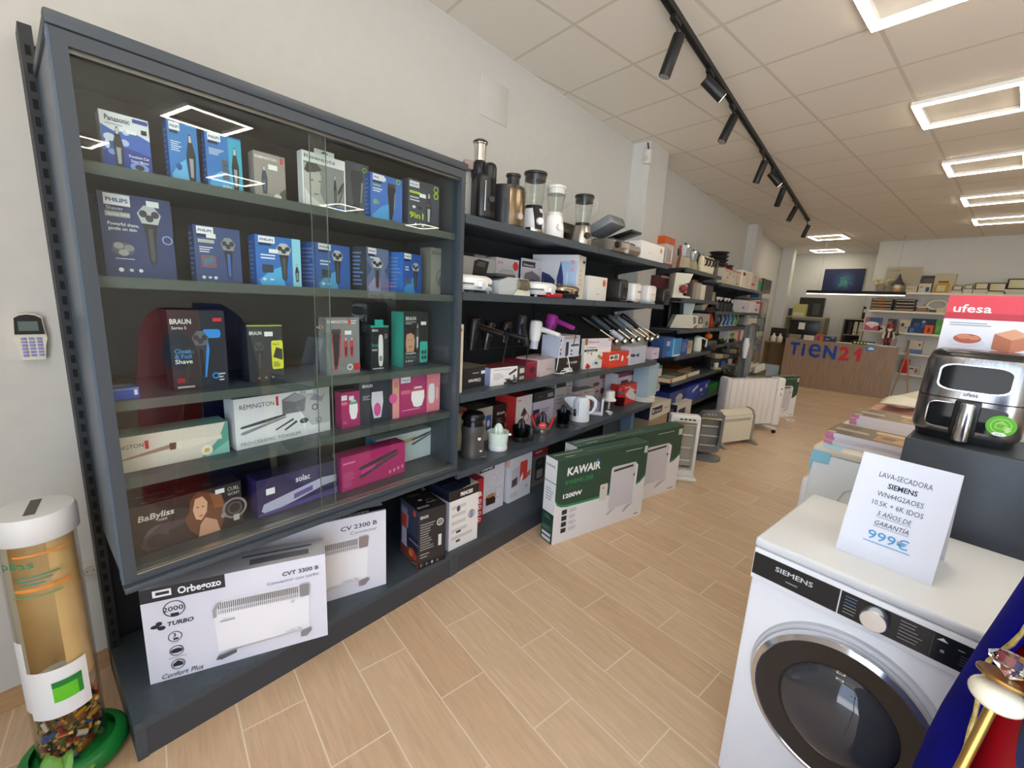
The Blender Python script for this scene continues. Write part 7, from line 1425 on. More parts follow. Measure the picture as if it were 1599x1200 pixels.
b = MB(); p = at_y(1462, 484, 11.95); b.tube([(.14 * math.cos(a), 0, .14 + .09 * math.sin(a)) for a in [i * PI / 10 for i in range(20)]], .022, M('c9c2b0', .4), 8, True); b.box(-.1, .1, -.04, .04, 0, .045, M('3a342e', .5)); tag(b.build('ring_lamp', None, Vector((p.x, 11.95, HZ2 + .0005)), 0), 'white oval ring standing on the second wall shelf', 'lamp')
wb('cream carton before the white oval ring on the second wall shelf', 1462, 1475, 481, HZ2, 'c2b494', Y=11.87, d=.05)
# third shelf goods
wb('white and dark framed carton on the third wall shelf', 1402, 1418, 500, HZ3, 'b9b09c', front=[('e', .3, .6, .16, .16, '3a3632'), ('e', .65, .4, .1, .12, '8a8270')])
wb('dark blue tin carton, tall, on the third wall shelf', 1420, 1458, 498, HZ3, '23344c', front=[('r', .1, .3, .35, .7, '35588a'), ('r', .42, .4, .6, .75, '3a5f94'), ('e', .5, .8, .08, .08, 'a8aab0')], Y=11.98)
wb('low blue tin carton left of the orange one on the third wall shelf', 1416, 1441, 511, HZ3, '27406a', front=[('r', .1, .1, .4, .8, '3a6ab0')])
wb('bright orange carton with a dark figure on the third wall shelf', 1442, 1456, 508, HZ3, 'd8541c', front=[('p', [(.35, .2), (.65, .2), (.6, .6), (.5, .8), (.4, .6)], '4a2a20')], Y=11.88)
wb('green carton at the right of the third wall shelf', 1458, 1472, 500, HZ3, '4f8f3c', front=[('r', .2, .2, .6, .6, '6aa850')])
wb('cream radio like carton on the fourth wall shelf', 1417, 1437, 532, HZ4, 'c2b8a2', front=[('e', .8, .7, .08, .1, '4a443c')], cols={'L': '3a3430'})
wb('low blue carton lying on the fourth wall shelf', 1418, 1438, 546, HZ4, '5a74a8', Y=11.88)
wb('red carton on the lowest wall shelf', 1404, 1416, 561, HZ5, 'b8202c')
wb('white and red carton on the lowest wall shelf', 1416, 1434, 572, HZ5, 'b8bab8', front=[('r', .1, .6, .5, .75, '2a2a30'), ('e', .75, .45, .14, .3, 'b85048')])
# goods on a small table between counter and shelves
zC = by(1345, 510, 11.75).z
b = MB(); pA, pB = by(1344, 515, 11.7), by(1398, 517, 11.7); b.box(0, pB.x - pA.x, 0, .14, pA.z - .03, pA.z, M('c2baa6', .5)); b.box(0, .03, 0, .14, 0, pA.z - .03, M('a8a08c', .5)); b.box(pB.x - pA.x - .03, pB.x - pA.x, 0, .14, 0, pA.z - .03, M('a8a08c', .5)); tag(b.build('display_stand', None, Vector((pA.x, 11.7, 0)), 0, smooth=False), 'pale stand behind the counter with a pink carton', 'stand')
pq = lambda lb, xl, xr, yt, col, fr=(): carton(lb, (Vector((by(xl, 514, 11.72).x, 11.72, pA.z + .0005)), 0, by(xr, 514, 11.72).x - by(xl, 514, 11.72).x, by((xl + xr) / 2, yt, 11.72).z - pA.z), .1, col, front=fr, group='goods behind the counter')
pq('pink carton with a white dish and blue sky picture behind the counter', 1349, 1374, 496, 'b0506a', [('r', .25, .5, 1, 1, '3a5078'), ('e', .45, .5, .42, .18, 'd8d2c8'), ('p', [(.1, .5), (.8, .5), (.5, .2), (.4, .2)], 'c9c2b8')])
pq('white carton with a dark lens right of the pink one', 1371, 1383, 510, 'd0ccc8', [('e', .4, .5, .2, .25, '2a2826')])
pq('dark printed carton behind the soldier figure', 1384, 1398, 498, '4a4640', [('r', .1, .2, .4, .8, '7a746a'), ('r', .6, .3, .9, .9, '2a2824')])
# ================================================================ white goods on the right
wg = M('e9eaee', .28)
b = MB(); b.box(-.39, .62, 1.42, 4.02, 0, .02, M('d8d5ce', .5)); tag(b.build('display_platform', smooth=False), 'low white platform under the row of white goods on the right', 'platform')
PZ = .0205
WX0, WY0, WD, WDP, HH = -.418, 1.383, .56, .548, .90
WH = PZ + HH
t = thing('washer_dryer', 'white front loading washer dryer with a dark round door, nearest on the right', 'washing machine', Vector((WX0, WY0, PZ)), 0)
w = WD
b = MB(); b.rbox(0, w, .012, WDP, .012, HH - .03, wg, .008); b.build('cabinet', t)
b = MB(); b.rbox(-.004, w + .004, -.004, WDP, HH - .03, HH, M('d4d7da', .3), .01, 3); b.build('worktop', t)
b = MB(); b.rbox(0, w, -.004, .014, HH - .135, HH - .031, wg, .005); b.build('fascia', t)
fz0, fz1 = HH - .116, HH - .046
b = MB(); b.box(.004, .222, -.0065, -.003, fz0, fz1, M('1d2226', .12)); b.marks((Vector((.004, -.0065, fz0)), X3, Z3, -Y3, .218, fz1 - fz0), [('t', 'SIEMENS', .28, .55, .3, 'c9ccd0', {'fit': .44, 'bold': .015}), ('n', .42, .22, .6, .34, 1, '8a9096')]); b.build('detergent_drawer', t, smooth=False)['label'] = 'glossy black drawer front'
b = MB(); b.box(.225, w - .004, -.0065, -.003, fz0, fz1, M('1b1e22', .12))
fr = (Vector((.225, -.0065, fz0)), X3, Z3, -Y3, w - .229, fz1 - fz0)
ops = []
for i in range(6):
    ops += [('n', .03, .82 - i * .13, .15, .88 - i * .13, 1, '5a86b8' if i < 3 else '9aa0a6'), ('n', .37, .84 - i * .13, .52, .9 - i * .13, 1, '9aa0a6')]
ops += [('r', .55, .08, .555, .92, '3a3e44'), ('p', [(.57, .8), (.6, .92), (.63, .8)], 'd8dadc'), ('n', .68, .72, .74, .78, 1, 'a8acb2'), ('n', .8, .72, .87, .78, 1, 'a8acb2'), ('r', .6, .4, .62, .5, '8a8e94')]
for i in range(4): ops += [('n', .7, .56 - i * .1, .76, .6 - i * .1, 1, '565a60'), ('n', .82, .56 - i * .1, .9, .6 - i * .1, 1, '565a60')]
b.marks(fr, ops); b.build('control_panel', t, smooth=False)['label'] = 'glossy black control panel'
kx, kz = .301, HH - .079
b = MB(); b.lathe([(0, .026), (.026, .026), (.028, .024), (.03, 0)], M('d6d8dc', .25, .9), (kx, -.006, kz), 32, 'y'); b.build('program_knob', t)['label'] = 'silver programme knob'
dx, dz = .271, .50
b = MB(); b.lathe([(.232, .0), (.228, .012), (.214, .016)], M('c9cad0', .35), (dx, .012, dz), 56, 'y', cap=False); b.build('door_recess', t)
b = MB(); b.lathe([(.216, -.01), (.219, .018), (.214, .03), (.2, .036), (.196, .033)], M('d9dade', .12, .9), (dx, .0, dz), 64, 'y', cap=False); dr = b.build('door', t); dr['label'] = 'round door with a chrome rim'
b = MB(); b.lathe([(.197, .034), (.18, .031), (.138, .027), (.136, .023)], M('2b2522', .06), (dx, .0, dz), 64, 'y', cap=False); b.build('dark_ring', dr)
b = MB(); b.lathe([(.137, .027), (.13, .04), (.115, .052), (.085, .063), (.045, .069), (.0, .071)], M('4c4d52', .05, .4), (dx, .0, dz), 48, 'y'); b.build('door_glass', dr)
b = MB()
for i in range(10): b.lathe([(0, .001), (.0022, .0008)], M('2a2a2c', .4), (dx + .02 + .007 * (i % 5), -.0535, dz + .098 + .007 * (i // 5)), 6, 'y')
b.build('door_dots', dr)
for x in (.05, w - .05):
    for y in (.06, .48):
        b = MB(); b.lathe([(.022, 0), (.022, .012), (0, .012)], M('2a2a2c', .5), (x, y, 0), 12); b.build('foot', t)
# price sheet standing on the washer
A_, B_ = at_z(1304, 856, WH), at_z(1454, 916, WH)
yp = math.atan2(B_.y - A_.y, B_.x - A_.x); pw_ = (B_ - A_).length
t = thing('price_sheet', 'white folded price sheet for the washer standing on its top', 'sign', A_ + Vector((0, 0, .0005)), yp)
ph = .302; tl = math.radians(-18)
RX = Matrix.Rotation(tl, 4, 'X')
b = MB(); b.X = RX; b.box(0, pw_, 0, .0012, 0, ph, M('dfe4f2', .6))
O = (RX @ Vector((0, 0, 0))); U = X3; V = (RX @ Vector((0, 0, 1))).normalized(); Nn = (RX @ Vector((0, -1, 0))).normalized()
b.X = Matrix.Identity(4)
ink = '3c4048'
ops = [('t', 'LAVA-SECADORA', .5, .80, .072, ink, {'al': 1, 'fit': .54, 'bold': 0}), ('t', 'SIEMENS', .5, .71, .068, '23262c', {'al': 1, 'fit': .30, 'bold': .025}), ('t', 'WN44G2AOES', .5, .62, .068, ink, {'al': 1, 'fit': .47, 'bold': 0}), ('t', '10.5K + 6K IDOS', .5, .53, .068, ink, {'al': 1, 'fit': .52, 'bold': 0}),
       ('t', '5 AÑOS DE', .5, .44, .062, ink, {'al': 1, 'fit': .35, 'bold': 0, 'shear': .2}), ('r', .32, .425, .68, .428, ink), ('t', 'GARANTÍA', .5, .35, .062, ink, {'al': 1, 'fit': .35, 'bold': 0, 'shear': .2}), ('r', .32, .335, .68, .338, ink), ('t', '999€', .5, .21, .12, '4a9ad0', {'al': 1, 'fit': .42, 'bold': .005}), ('r', .26, .18, .74, .187, '4a9ad0')]
b.marks((O, U, V, Nn, pw_, ph), ops, gap=.0004); b.build('front_sheet', t, smooth=False)
b = MB(); tp_ = RX @ Vector((0, 0, ph)); q = [(0, tp_.y, tp_.z), (pw_, tp_.y, tp_.z), (pw_, tp_.y + .11, .0), (0, tp_.y + .11, .0)]
b.add(q + [(x, y + .0012, z) for x, y, z in q], [(0, 1, 2, 3), (7, 6, 5, 4), (0, 4, 5, 1), (1, 5, 6, 2), (2, 6, 7, 3), (3, 7, 4, 0)], M('e6e4ea', .6)); b.build('back_sheet', t, smooth=False)
# anthracite pedestal appliance and air fryer
t = thing('dark_appliance', 'dark grey appliance block carrying the steel air fryer behind the washer', 'appliance', Vector((-.21, 2.025, PZ)), 0)
b = MB(); b.rbox(0, .56, 0, .335, 0, 1.195 - PZ, noisy('dark_steel', '43484e', '4b5057', 5, .42, metal=.35), .006); b.build('casing', t)
b = MB(); b.box(.012, .548, .008, .327, 1.1945 - PZ, 1.1965 - PZ, M('2e3235', .4)); b.build('top_panel', t, smooth=False)
FX, FY, FZ = -.083, 2.232, 1.1975
t = thing('air_fryer', 'brushed steel air fryer with two windows and a green sticker', 'air fryer', Vector((FX, FY, FZ)), 0); t.scale = (.9, .9, .9)
def sq(a, p=4.0):
    c, s = abs(math.cos(a)), abs(math.sin(a)); return (c ** p + s ** p) ** (-1 / p)
fs_ = noisy('fryer_steel', '8d8b8a', 'a9a7a5', 3, .24, (60, 60, .4), 1.0)
RW, RD, FH = .152, .152, .345
b = MB(); b.lathe([(.135, 0), (.14, .022), (.1405, .03)], bplas, seg=48, shape=sq); b.build('base', t)
b = MB(); b.lathe([(.147, .03), (.152, .045), (.1515, .163)], fs_, seg=64, shape=sq); dr = b.build('basket_drawer', t)
b = MB(); b.lathe([(.1500, .163), (.1500, .1675)], M('151516', .5), seg=64, shape=sq); b.build('seam', t)
b = MB(); b.lathe([(.1515, .1675), (.148, .30), (.142, .322)], fs_, seg=64, shape=sq); b.build('upper_shell', t)
b = MB(); b.lathe([(.1425, .322), (.138, .336), (.125, .345), (0, .346)], M('1d1d1f', .2), seg=48, shape=sq); b.build('lid', t)
yf = -.1535
def plate(x0, x1, z0, z1, m, r=.02, th=.004, y=yf):
    q = MB(); q.prism(rr((x0, z0, x1, z1), r / max(x1 - x0, z1 - z0) * 1.5), y - th, y + .012, m); return q
wdark = M('14161a', .05, spec=.2)
q = plate(-.098, .098, .196, .298, M('c9c7c4', .2, .9), .03, .003); q.build('window_rim', t)
q = plate(-.092, .092, .2, .294, wdark, .03, .005); q.build('viewing_window', t)['label'] = 'dark glass viewing window'
q = plate(-.108, -.03, .05, .15, M('b9b7b4', .2, .9), .02, .002); q.build('window_rim', dr)
q = plate(-.104, .104, .052, .147, wdark, .02, .003); q.build('drawer_window', dr)
b = MB(); b.rbox(-.035, .035, yf - .02, yf + .002, .03, .166, M('222224', .3), .01); b.build('handle_mount', dr)
b = MB(); b.lathe([(.0, .012), (.022, .013), (.024, .018), (.021, .152), (.018, .158), (0, .158)], M('c4c1be', .2, 1.0), (0, yf - .03, 0), 28, sy=.8); hd = b.build('handle', dr); hd['label'] = 'polished steel handle'
b = MB(); b.lathe([(0, .0012), (.038, .0012), (.038, 0)], M('63b52c', .5), (.093, yf - .0065, .092), 32, 'y')
b.marks((Vector((.055, yf - .0079, .054)), X3, Z3, -Y3, .076, .076), [('o', .5, .5, .34, .05, 'dff0c8'), ('p', [(.3, .35), (.7, .35), (.7, .6), (.5, .78), (.3, .6)], '8fd05a'), ('n', .36, .4, .64, .58, 3, '2c5a14'), ('p', [(.66, .5), (.8, .5), (.8, .36), (.88, .36), (.73, .2), (.58, .36), (.66, .36)], 'b8e08a'), ('e', .5, .1, .24, .09, 'eef4e6'), ('t', '6.2 L', .5, .06, .11, '3a6a1c', {'al': 1})]); b.build('green_sticker', dr, smooth=False)['label'] = 'round green sticker'
b = MB(); b.marks((Vector((-.045, yf - .0005, .17)), X3, Z3, -Y3, .09, .03), [('t', 'ufesa', .5, .35, .65, '7f7d7c', {'al': 1, 'fit': .42, 'bold': .02})], gap=.002); b.build('badge', t, smooth=False)
# more white goods behind
def whitegood(x0, y0, h, label, blue=True):
    t = thing('washing_machine', label, 'washing machine', Vector((x0, y0, PZ)), 0, 'white goods in a row behind the washer'); h -= PZ
    b = MB(); b.rbox(0, .52, 0, .5, .012, h - .035, M('e4ebef', .35), .008)
    b.build('cabinet', t)
    b = MB(); b.rbox(-.004, .524, -.004, .504, h - .035, h, M('dcd6c8', .35), .008); b.build('worktop', t)
    b = MB()
    o = [(.13, h * .56), (.13, h * .76), (.145, h * .81), (.18, h * .835), (.215, h * .81), (.23, h * .76), (.23, h * .56)]
    b.tube([(x, -.001, z) for x, z in o], .003, M('cfd8dd', .4), 5); b.build('side_emboss', t)
    b = MB(); b.rbox(-.03, .0, .02, .48, .3, h - .18, M('e8eaee', .3), .01); b.box(-.031, -.0295, .08, .42, .36, h - .26, M('1c1e26', .15)); b.build('door', t)
    b = MB(); b.box(-.0055, .004, -.006, .05, h - .12, h - .034, M('8fcbe4', .5)); b.box(.0, .07, -.0052, -.0008, h - .075, h - .02, M('8fcbe4', .5)); b.box(.03, .1, .0, .09, h + .0002, h + .001, M('a9d4e4', .5)); b.build('shipping_tape', t, smooth=False)['label'] = 'pale blue tape'
    for x in (.05, .47):
        for y in (.05, .45):
            q = MB(); q.lathe([(.02, 0), (.02, .013), (0, .013)], bplas, (x, y, 0), 10); q.build('foot', t)
HG = .9925
whitegood(-.553, 2.394, HG, 'white machine with blue tape directly behind the dark appliance block')
whitegood(-.594, 2.97, HG, 'second white machine with blue tape in the row behind')
whitegood(-.594, 3.546, HG, 'third white machine in the row, under the cloth')
def magazines(x0, y0, w, d, n, z, label, cov):
    for i in range(n):
        t_ = .018 if i < n - 1 else .022
        o = MB(); sh_ = random.uniform(-.006, .006)
        o.box(0, w, 0, d, 0, t_, M('d9d2dc', .6), T=M(cov if i == n - 1 else 'c9c0b4', .35), L=M('c98aa8', .6))
        o.box(0, .035, -.0006, 0, .001, t_ - .001, M('c87a9e', .6))
        if i == n - 1:
            o.marks((Vector((0, 0, t_)), X3, Y3, Z3, w, d), [('r', .0, .0, 1, 1, cov), ('r', .1, .05, .3, .95, '5a4838'), ('n', .05, .35, .5, .55, 2, 'd8d0c0'), ('r', .55, .1, 1, .6, 'a87a4c'), ('e', .7, .4, .1, .12, '6a5030'), ('e', .85, .3, .1, .14, 'c08a50'), ('r', .5, .65, 1, .85, 'cbb08c'), ('r', .02, .03, .12, .1, 'e0d8c8'), ('n', .5, .88, .95, .95, 1, '8a6a4a')])
        tag(o.build('magazine', None, Vector((x0 + sh_, y0 + sh_, z)), random.uniform(-.02, .02), smooth=False), '%s catalogue in the stack on %s' % (('lowest', 'second', 'topmost')[i if i < n - 1 else 2], label), 'magazine', 'stacks of catalogues')
        z += t_ + .0004
    return z
magazines(-.54, 2.484, .32, .27, 3, HG + .0012, 'the white machine behind the dark block', '6a5a48')
magazines(-.567, 3.078, .378, .288, 3, HG + .0012, 'the second white machine', '77664e')
# rumpled cloth and a pink garment on the third machine
def cloth(name, label, cat, x0, y0, w, d, z, mat, amp, seed, drop=0):
    rnd = random.Random(seed); n = 22; v = []; f = []
    ph_ = [rnd.uniform(0, 6) for _ in range(6)]
    for i in range(n + 1):
        for j in range(n + 1):
            u_, q_ = i / n, j / n
            hgt = amp * (.5 + .25 * math.sin(7 * u_ + ph_[0] + 2 * math.sin(4 * q_ + ph_[1])) + .25 * math.sin(9 * q_ + ph_[2] + u_ * 5)) * math.sin(PI * min(1, max(0, u_)) * .96 + .06) ** .6 * math.sin(PI * q_ * .96 + .06) ** .6
            v.append((u_ * w, q_ * d, hgt + .003))
    for i in range(n):
        for j in range(n): a = i * (n + 1) + j; f.append((a, a + n + 1, a + n + 2, a + 1))
    b = MB(); b.add(v, f, mat); o = b.build(name, None, Vector((x0, y0, z)), 0, angle=80); o.modifiers.new('thick', 'SOLIDIFY').thickness = .003
    return tag(o, label, cat)
cloth('folded_cloth', 'rumpled cream cloth heaped on the third white machine', 'cloth', -.54, 3.654, .54, .405, HG + .062, noisy('cream_cloth', 'd6d0bc', 'ded8c6', 30, .8), .14, 5)
cloth('pink_garment', 'pink printed garment under the cream cloth', 'cloth', -.594, 3.528, .5, .45, HG + .001, noisy('pink_cloth', 'c98a80', 'd8b0a0', 8, .8), .06, 8)
# ufesa carton on a plain one
carton('plain white carton hidden behind the air fryer under the red topped carton', (Vector((-.171, 2.412, HG + .0005)), 0, .3, .306), .27, 'dcd8d2')
fx = at_y(1478, 461, 2.42)
food = lambda u, v, c1, c2: [('e', u, v - .035, .13, .04, 'd9d9e2'), ('e', u, v, .1, .045, c1), ('e', u - .03, v + .02, .05, .025, c2), ('e', u + .05, v + .01, .04, .02, c2)]
hU = fx.z - (HG + .307)
carton('white air fryer carton with a red top band and food pictures behind the air fryer', (Vector((-.2214, 2.4165, HG + .307)), 0, .38, hU), .27, 'e2e3ec', name='product_box', front=[('r', 0, .78, 1, 1, 'd4404e'), ('r', 0, .78, 1, .84, 'b8303e'), ('t', 'ufesa', .05, .845, .105, 'f6eef0', {'fit': .27, 'bold': .012}), ('n', .05, .715, .36, .755, 2, '9a9ca8')]
    + food(.2, .6, 'b8604a', 'd08a6a') + [('p', [(.38, .52), (.5, .49), (.61, .54), (.61, .66), (.5, .71), (.38, .66)], 'c07a5a'), ('p', [(.38, .66), (.5, .71), (.61, .66), (.5, .61)], 'd8a07c'), ('p', [(.38, .52), (.5, .49), (.5, .61), (.38, .66)], 'b06a4c'), ('e', .8, .52, .17, .06, '3a3440'), ('r', .63, .52, .97, .6, '3a3440'), ('e', .8, .6, .17, .065, 'c8685a'), ('e', .76, .61, .06, .03, 'd88a70'), ('e', .86, .6, .06, .03, 'e0b8a0'), ('e', .56, .41, .15, .035, 'd5d5de'), ('e', .55, .43, .1, .035, 'd09a54'), ('e', .52, .45, .05, .025, 'e0b878'), ('e', .34, .43, .12, .02, 'd9d9e2')], cols={'T': 'c83a48', 'L': 'cfe0c0'})

# ================================================================ royal costume and sceptre at the lower right
velvet = noisy('blue_velvet', '08086a', '0d0e8e', 9, .85, bump=.4)
redc = noisy('red_satin', '9c0a14', 'b80f1a', 5, .42)
gold = M('b08a4a', .3, .8); goldc = noisy('gold_braid', '8f7a34', 'c9b46a', 90, .5, bump=.4)
velvet.node_tree.nodes['Principled BSDF'].inputs['Specular IOR Level'].default_value = .08
RCx, RCy = .405, .99
t = thing('royal_costume', 'blue velvet cape over a red robe on a stand at the lower right', 'costume', Vector((RCx, RCy, 0)), 0)
def rad(z): 
    pts_ = [(0, .43), (.61, .405), (.817, .3915), (.943, .384), (1.083, .365), (1.249, .3375), (1.366, .279), (1.438, .18), (1.474, .09)]
    for (z0, r0), (z1, r1) in zip(pts_, pts_[1:]):
        if z <= z1: return r0 + (r1 - r0) * (z - z0) / (z1 - z0)
    return .1
def sheet(f0, f1, rs, mat, name, fold, nf, zmin, zmax, na=64, nz=30, edge=None):
    v, f = [], []
    for i in range(nz + 1):
        z = zmin + (zmax - zmin) * i / nz
        for j in range(na + 1):
            a = f0(z) + (f1(z) - f0(z)) * j / na
            r = rad(z) * rs * (1 + fold * (1.15 - z * .6) * math.sin(nf * a + .6 * math.sin(3 * z)))
            v.append((r * math.cos(a), r * math.sin(a), z))
    for i in range(nz):
        for j in range(na): a = i * (na + 1) + j; f.append((a, a + 1, a + na + 2, a + na + 1))
    b = MB(); b.add(v, f, mat); o = b.build(name, t, angle=80); o.modifiers.new('thick', 'SOLIDIFY').thickness = .006
    return v
rd_ = math.radians
def ang(px, py, rs=1.0):
    d = ray(px, py); a2 = d.x ** 2 + d.y ** 2; lo_, hi_ = 0.2, 2.0
    best = None
    for i in range(400):
        k_ = .3 + i * .002; kk = k_ / math.sqrt(a2); p = Vector((d.x * kk, d.y * kk, CAM_H + d.z * kk))
        if math.hypot(p.x - RCx, p.y - RCy) <= rad(p.z) * rs: best = p; break
    return (math.atan2(best.y - RCy, best.x - RCx) % (2 * PI), best.z) if best else (PI, 1.0)
a1, za = ang(1597, 1003); a2, zb_ = ang(1556, 1034); a3, zc_ = ang(1528, 1120); a4, zd_ = ang(1500, 1198)
EDGE = sorted([(za, a1), (zb_, a2), (zc_, a3), (zd_, a4)])
def edge_a(z):
    if z <= EDGE[0][0]: return EDGE[0][1]
    for (z0, q0), (z1, q1) in zip(EDGE, EDGE[1:]):
        if z <= z1: return q0 + (q1 - q0) * (z - z0) / max(1e-6, z1 - z0)
    return EDGE[-1][1]
sheet(lambda z: rd_(20), edge_a, 1.0, velvet, 'cape', .022, 10, .01, 1.44)
sheet(lambda z: rd_(60), lambda z: rd_(420), .95, redc, 'robe', .015, 12, .01, 1.40)
b = MB(); pts_ = []
for i in range(60):
    z = .02 + 1.38 * i / 59; a = edge_a(z); r = rad(z) * (1 + .022 * (1.15 - z * .6) * math.sin(10 * a + .6 * math.sin(3 * z))) + .004; pts_.append((r * math.cos(a), r * math.sin(a), z))
b.tube(pts_, [.0026 + .0008 * (i % 2) for i in range(60)], goldc, 7); b.build('gold_cord', t)['label'] = 'twisted gold cord'
# dark blue embroidered panel on the robe
ap, zp = ang(1590, 1090, .96); v, f = [], []
for i in range(13):
    for j in range(13):
        u_, q_ = i / 12 * 2 - 1, j / 12 * 2 - 1
        k_ = 1 / max(1, math.sqrt(u_ * u_ + q_ * q_)); a = ap + .34 + u_ * k_ * .26; z = zp + .03 + q_ * k_ * .13; r = rad(z) * .968 + .004; v.append((r * math.cos(a), r * math.sin(a), z))
for i in range(12):
    for j in range(12): a = i * 13 + j; f.append((a, a + 13, a + 14, a + 1))
b = MB(); b.add(v, f, noisy('navy_satin', '1b2a54', '26396a', 7, .4)); o = b.build('navy_panel', t); o.modifiers.new('thick', 'SOLIDIFY').thickness = .004
b = MB()
for k_ in range(9):
    a = ap + .30 + .035 * math.cos(k_ * .7) ; z = zp + .012 * math.sin(k_ * .7); r = rad(z) * .968 + .012; a_2 = ap + .30 + .07 * math.cos(k_ * .7); z_2 = zp + .03 * math.sin(k_ * .7)
    b.tube([(r * math.cos(ap + .3), r * math.sin(ap + .3), zp), (r * math.cos(a_2), r * math.sin(a_2), z_2)], .004, M('b5963c', .4, .5), 5)
b.build('gold_embroidery', t)
b = MB(); b.lathe([(.16, 0), (.16, .012), (.02, .02), (.016, 1.42), (0, 1.42)], bplas, seg=20); b.build('stand', t)
# sceptre
T0, T1 = at_y(1548, 1106, .80), at_y(1500, 1200, .78)
u_ = (T0 - T1).normalized(); foot = T1 - u_ * (T1.z / u_.z)
t = thing('sceptre', 'gold sceptre with a cream ball and a clear crystal leaning before the red robe', 'sceptre', foot, 0)
L_ = (T0 - foot).length
zq = Vector((0, 0, 1)).rotation_difference(u_).to_matrix().to_4x4()
def sp(bm_): bm_.X = zq; return bm_
sp(b := MB()).lathe([(.006, 0), (.006, L_)], gold, seg=14); b.build('rod', t)
bx_ = Matrix.Translation(u_ * (L_ + .012)) @ zq
b = MB(); b.X = bx_; b.ball((0, 0, .006), .0275, M('dcd6c0', .15), 26, 14, sz=.72); b.build('cream_ball', t)
b = MB(); b.X = bx_; b.lathe([(.0, .026), (.027, .026), (.028, .0285), (.027, .031), (.0, .032)], M('a9824a', .3, .85), (0, 0, .003), 28); b.build('gold_disc', t)
cry = M('ffffff', .0, 0, 0, 1.0, 1.6)
b = MB(); b.X = bx_ @ Matrix.Translation((.001, 0, .034)); b.lathe([(.002, 0), (.0245, .018), (.0255, .021), (.0155, .030), (.0, .0305)], cry, seg=9); b.build('crystal', t, smooth=False)['label'] = 'clear cut crystal'

# ================================================================ battery collector at the lower left
P, w_, h_ = stand(54, 182, 1172, 800, .03)
TR = .083; TP = Vector((P.x, P.y, 0))
t = thing('battery_collector', 'clear battery recycling tube with a white lid and green base ring', 'recycling tube', TP, 0)
acry = glass_mat('acrylic_tube', 'fcfaf4', .02, ior=1.35)
b = MB(); b.lathe([(TR, .05), (TR, .86)], acry, seg=40, cap=False); b.lathe([(TR - .004, .05), (TR - .004, .86)], acry, seg=40, cap=False); b.build('tube', t)
b = MB(); b.lathe([(TR + .016, 0), (TR + .024, .012), (TR + .022, .034), (TR + .002, .05), (0, .05)], M('17803a', .4), seg=40); b.lathe([(TR + .02 + .034 * math.sin(x), .034 - .034 * math.cos(x)) for x in [i * PI / 8 for i in range(9)]], M('17803a', .4), seg=40, cap=False); b.build('base_ring', t)['label'] = 'green base ring'
b = MB(); b.lathe([(TR + .006, .835), (TR + .01, .84), (TR + .01, .905), (TR + .004, .915), (0, .917)], M('d5d6d6', .4), seg=40)
b.box(-.06, .055, -.012, .012, .9165, .9178, M('5a5650', .6)); b.build('lid', t)
tan = noisy('kraft_liner', 'd2b684', 'dcc294', 6, .6)
b = MB(); b.lathe([(TR - .008, .33), (TR - .008, .83)], tan, seg=36, lo=math.radians(20), hi=math.radians(250)); b.build('paper_liner', t)['label'] = 'tan paper liner'
# sticker wrapped round the tube, with a green emblem
cam_a = math.atan2(-TP.y, -TP.x)
def wrap(b, a0, a1, z0, z1, m, r=TR + .0012, n=14):
    q = []; 
    for i in range(n + 1):
        a = a0 + (a1 - a0) * i / n; q += [(r * math.cos(a), r * math.sin(a), z0), (r * math.cos(a), r * math.sin(a), z1)]
    b.add(q, [(2 * i, 2 * i + 2, 2 * i + 3, 2 * i + 1) for i in range(n)], m)
b = MB(); ac = cam_a + .10; wrap(b, ac - 1.15, ac + .62, .245, .415, M('e2e4e6', .5))
wrap(b, ac - 1.5, ac - 1.05, .27, .52, M('dfe1e3', .5))
b.build('sticker', t)['label'] = 'white sticker with a green emblem'
b = MB(); wrap(b, ac - .40, ac + .40, .30, .365, M('63c02a', .5), TR + .0022); wrap(b, ac + .26, ac + .40, .30, .365, M('2f8a34', .5), TR + .0025); wrap(b, ac - .40, ac + .40, .352, .372, M('1f7a34', .5), TR + .0028)
b.build('emblem', t, smooth=False)['label'] = 'plain green patch'
b = MB()
def wtext(s, u0, z0, size, m, fit):
    vs, fs, tw = text_mesh(s, 0, .01); 
    b.add([((TR + .0015) * math.cos(ac + (u0 + v[0] / tw * fit) / TR), (TR + .0015) * math.sin(ac + (u0 + v[0] / tw * fit) / TR), z0 + v[1] * size) for v in vs], fs, m)
wtext('pilas', -.10, .765, .035, M('2f7a5a', .5), .075)
for k_ in range(3): wrap(b, ac - .9 + .1 * k_, ac + .3 - .2 * k_, .735 - .012 * k_, .740 - .012 * k_, M('4a7a6a', .5), TR + .0015)
wrap(b, ac - .8, ac + .75, .80, .806, M('d88a3a', .5), TR + .0015); wrap(b, ac - .9, ac + .6, .69, .7, M('d88a3a', .5), TR + .0015); wrap(b, ac - 1.0, ac + .3, .67, .676, M('6a8a5a', .5), TR + .0015)
b.build('printed_text', t, smooth=False)
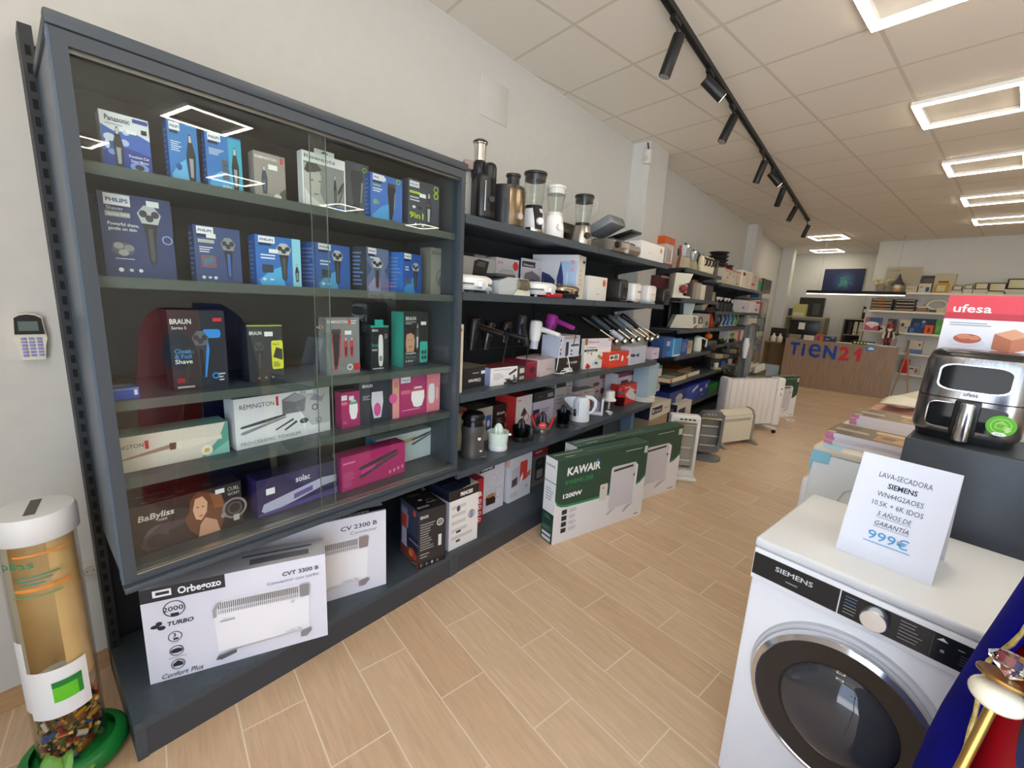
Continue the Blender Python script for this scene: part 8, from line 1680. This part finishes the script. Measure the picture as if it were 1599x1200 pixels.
# batteries: individually placed cells
rnd = random.Random(11)
bc = ['b8860b', '2a2a2a', 'a0522d', '8a8f94', '3a5fa8', 'c8a040', '6a3a2a', '4a6a3a', 'b5651d', 'c9c9c9', '8a2a2a', '1f4f6a']
spots = []
for i in range(100):
    for _ in range(30):
        a = rnd.uniform(0, 2 * PI); r_ = TR - .014 - .03 * rnd.random() ** 2
        a = cam_a + rnd.uniform(-1.7, 1.7); z = .065 + .19 * rnd.random() ** 1.1
        p = Vector((r_ * math.cos(a), r_ * math.sin(a), z))
        if all((p - q).length > .0135 for q in spots): spots.append(p); break
    else: continue
    d_ = Vector((-math.sin(a), math.cos(a), 0)) * rnd.uniform(-1, 1) + Vector((0, 0, 1)) * rnd.uniform(-.9, .9); d_.normalize()
    L_ = rnd.choice((.018, .022, .022, .008)); rr_ = rnd.choice((.0045, .006, .006, .009)) if L_ > .01 else .009
    lim = lambda q: q * min(1, (TR - .0065 - rr_) / max(1e-6, math.hypot(q.x, q.y)))
    A_, B_ = p - d_ * L_, p + d_ * L_
    for q in (A_, B_):
        hh = math.hypot(q.x, q.y); s_ = min(1, (TR - .005 - rr_) / hh); q.x *= s_; q.y *= s_; q.z = max(.052 + rr_, q.z)
    col = bc[i % 12]; b = MB()
    b.tube([A_, A_ + (B_ - A_) * .7], rr_, M(col, .3, .3), 8); b.tube([A_ + (B_ - A_) * .7, A_ + (B_ - A_) * .97], rr_ * 1.002, M('c9a45a' if i % 3 else '222222', .3, .4), 8); b.tube([A_ + (B_ - A_) * .97, B_], rr_ * .4, M('c9c9c9', .2, .9), 6)
    tag(b.build('battery', None, TP, 0), 'used battery in the heap inside the clear recycling tube', 'battery', 'used batteries in the recycling tube')
b = MB(); b.lathe([(0, .055), (TR - .03, .055), (TR - .03, .2), (TR - .04, .235), (0, .25)], noisy('battery_heap', '3a3226', '8f7440', 120, .5, bump=.6), seg=24); tag(b.build('battery_heap', None, TP, 0), 'dense core of the battery heap inside the recycling tube', 'batteries'); bpy.data.objects['battery_heap']['kind'] = 'stuff'
# plant at the very bottom left
PP = at_z(88, 1235, .2); PP.z = 0
t = thing('potted_plant', 'broad leaved plant in a dark pot before the battery tube at the bottom edge', 'plant', PP, 0)
t['pot_h'] = .14
b = MB(); b.lathe([(.05, 0), (.065, .14), (.058, .14), (0, .125)], M('3a342e', .5), seg=18); b.build('pot', t)
leafy(t, 7, .1, .15, noisy('broad_leaf', '3f7a2a', '7ab04a', 10, .35), 21, .022)
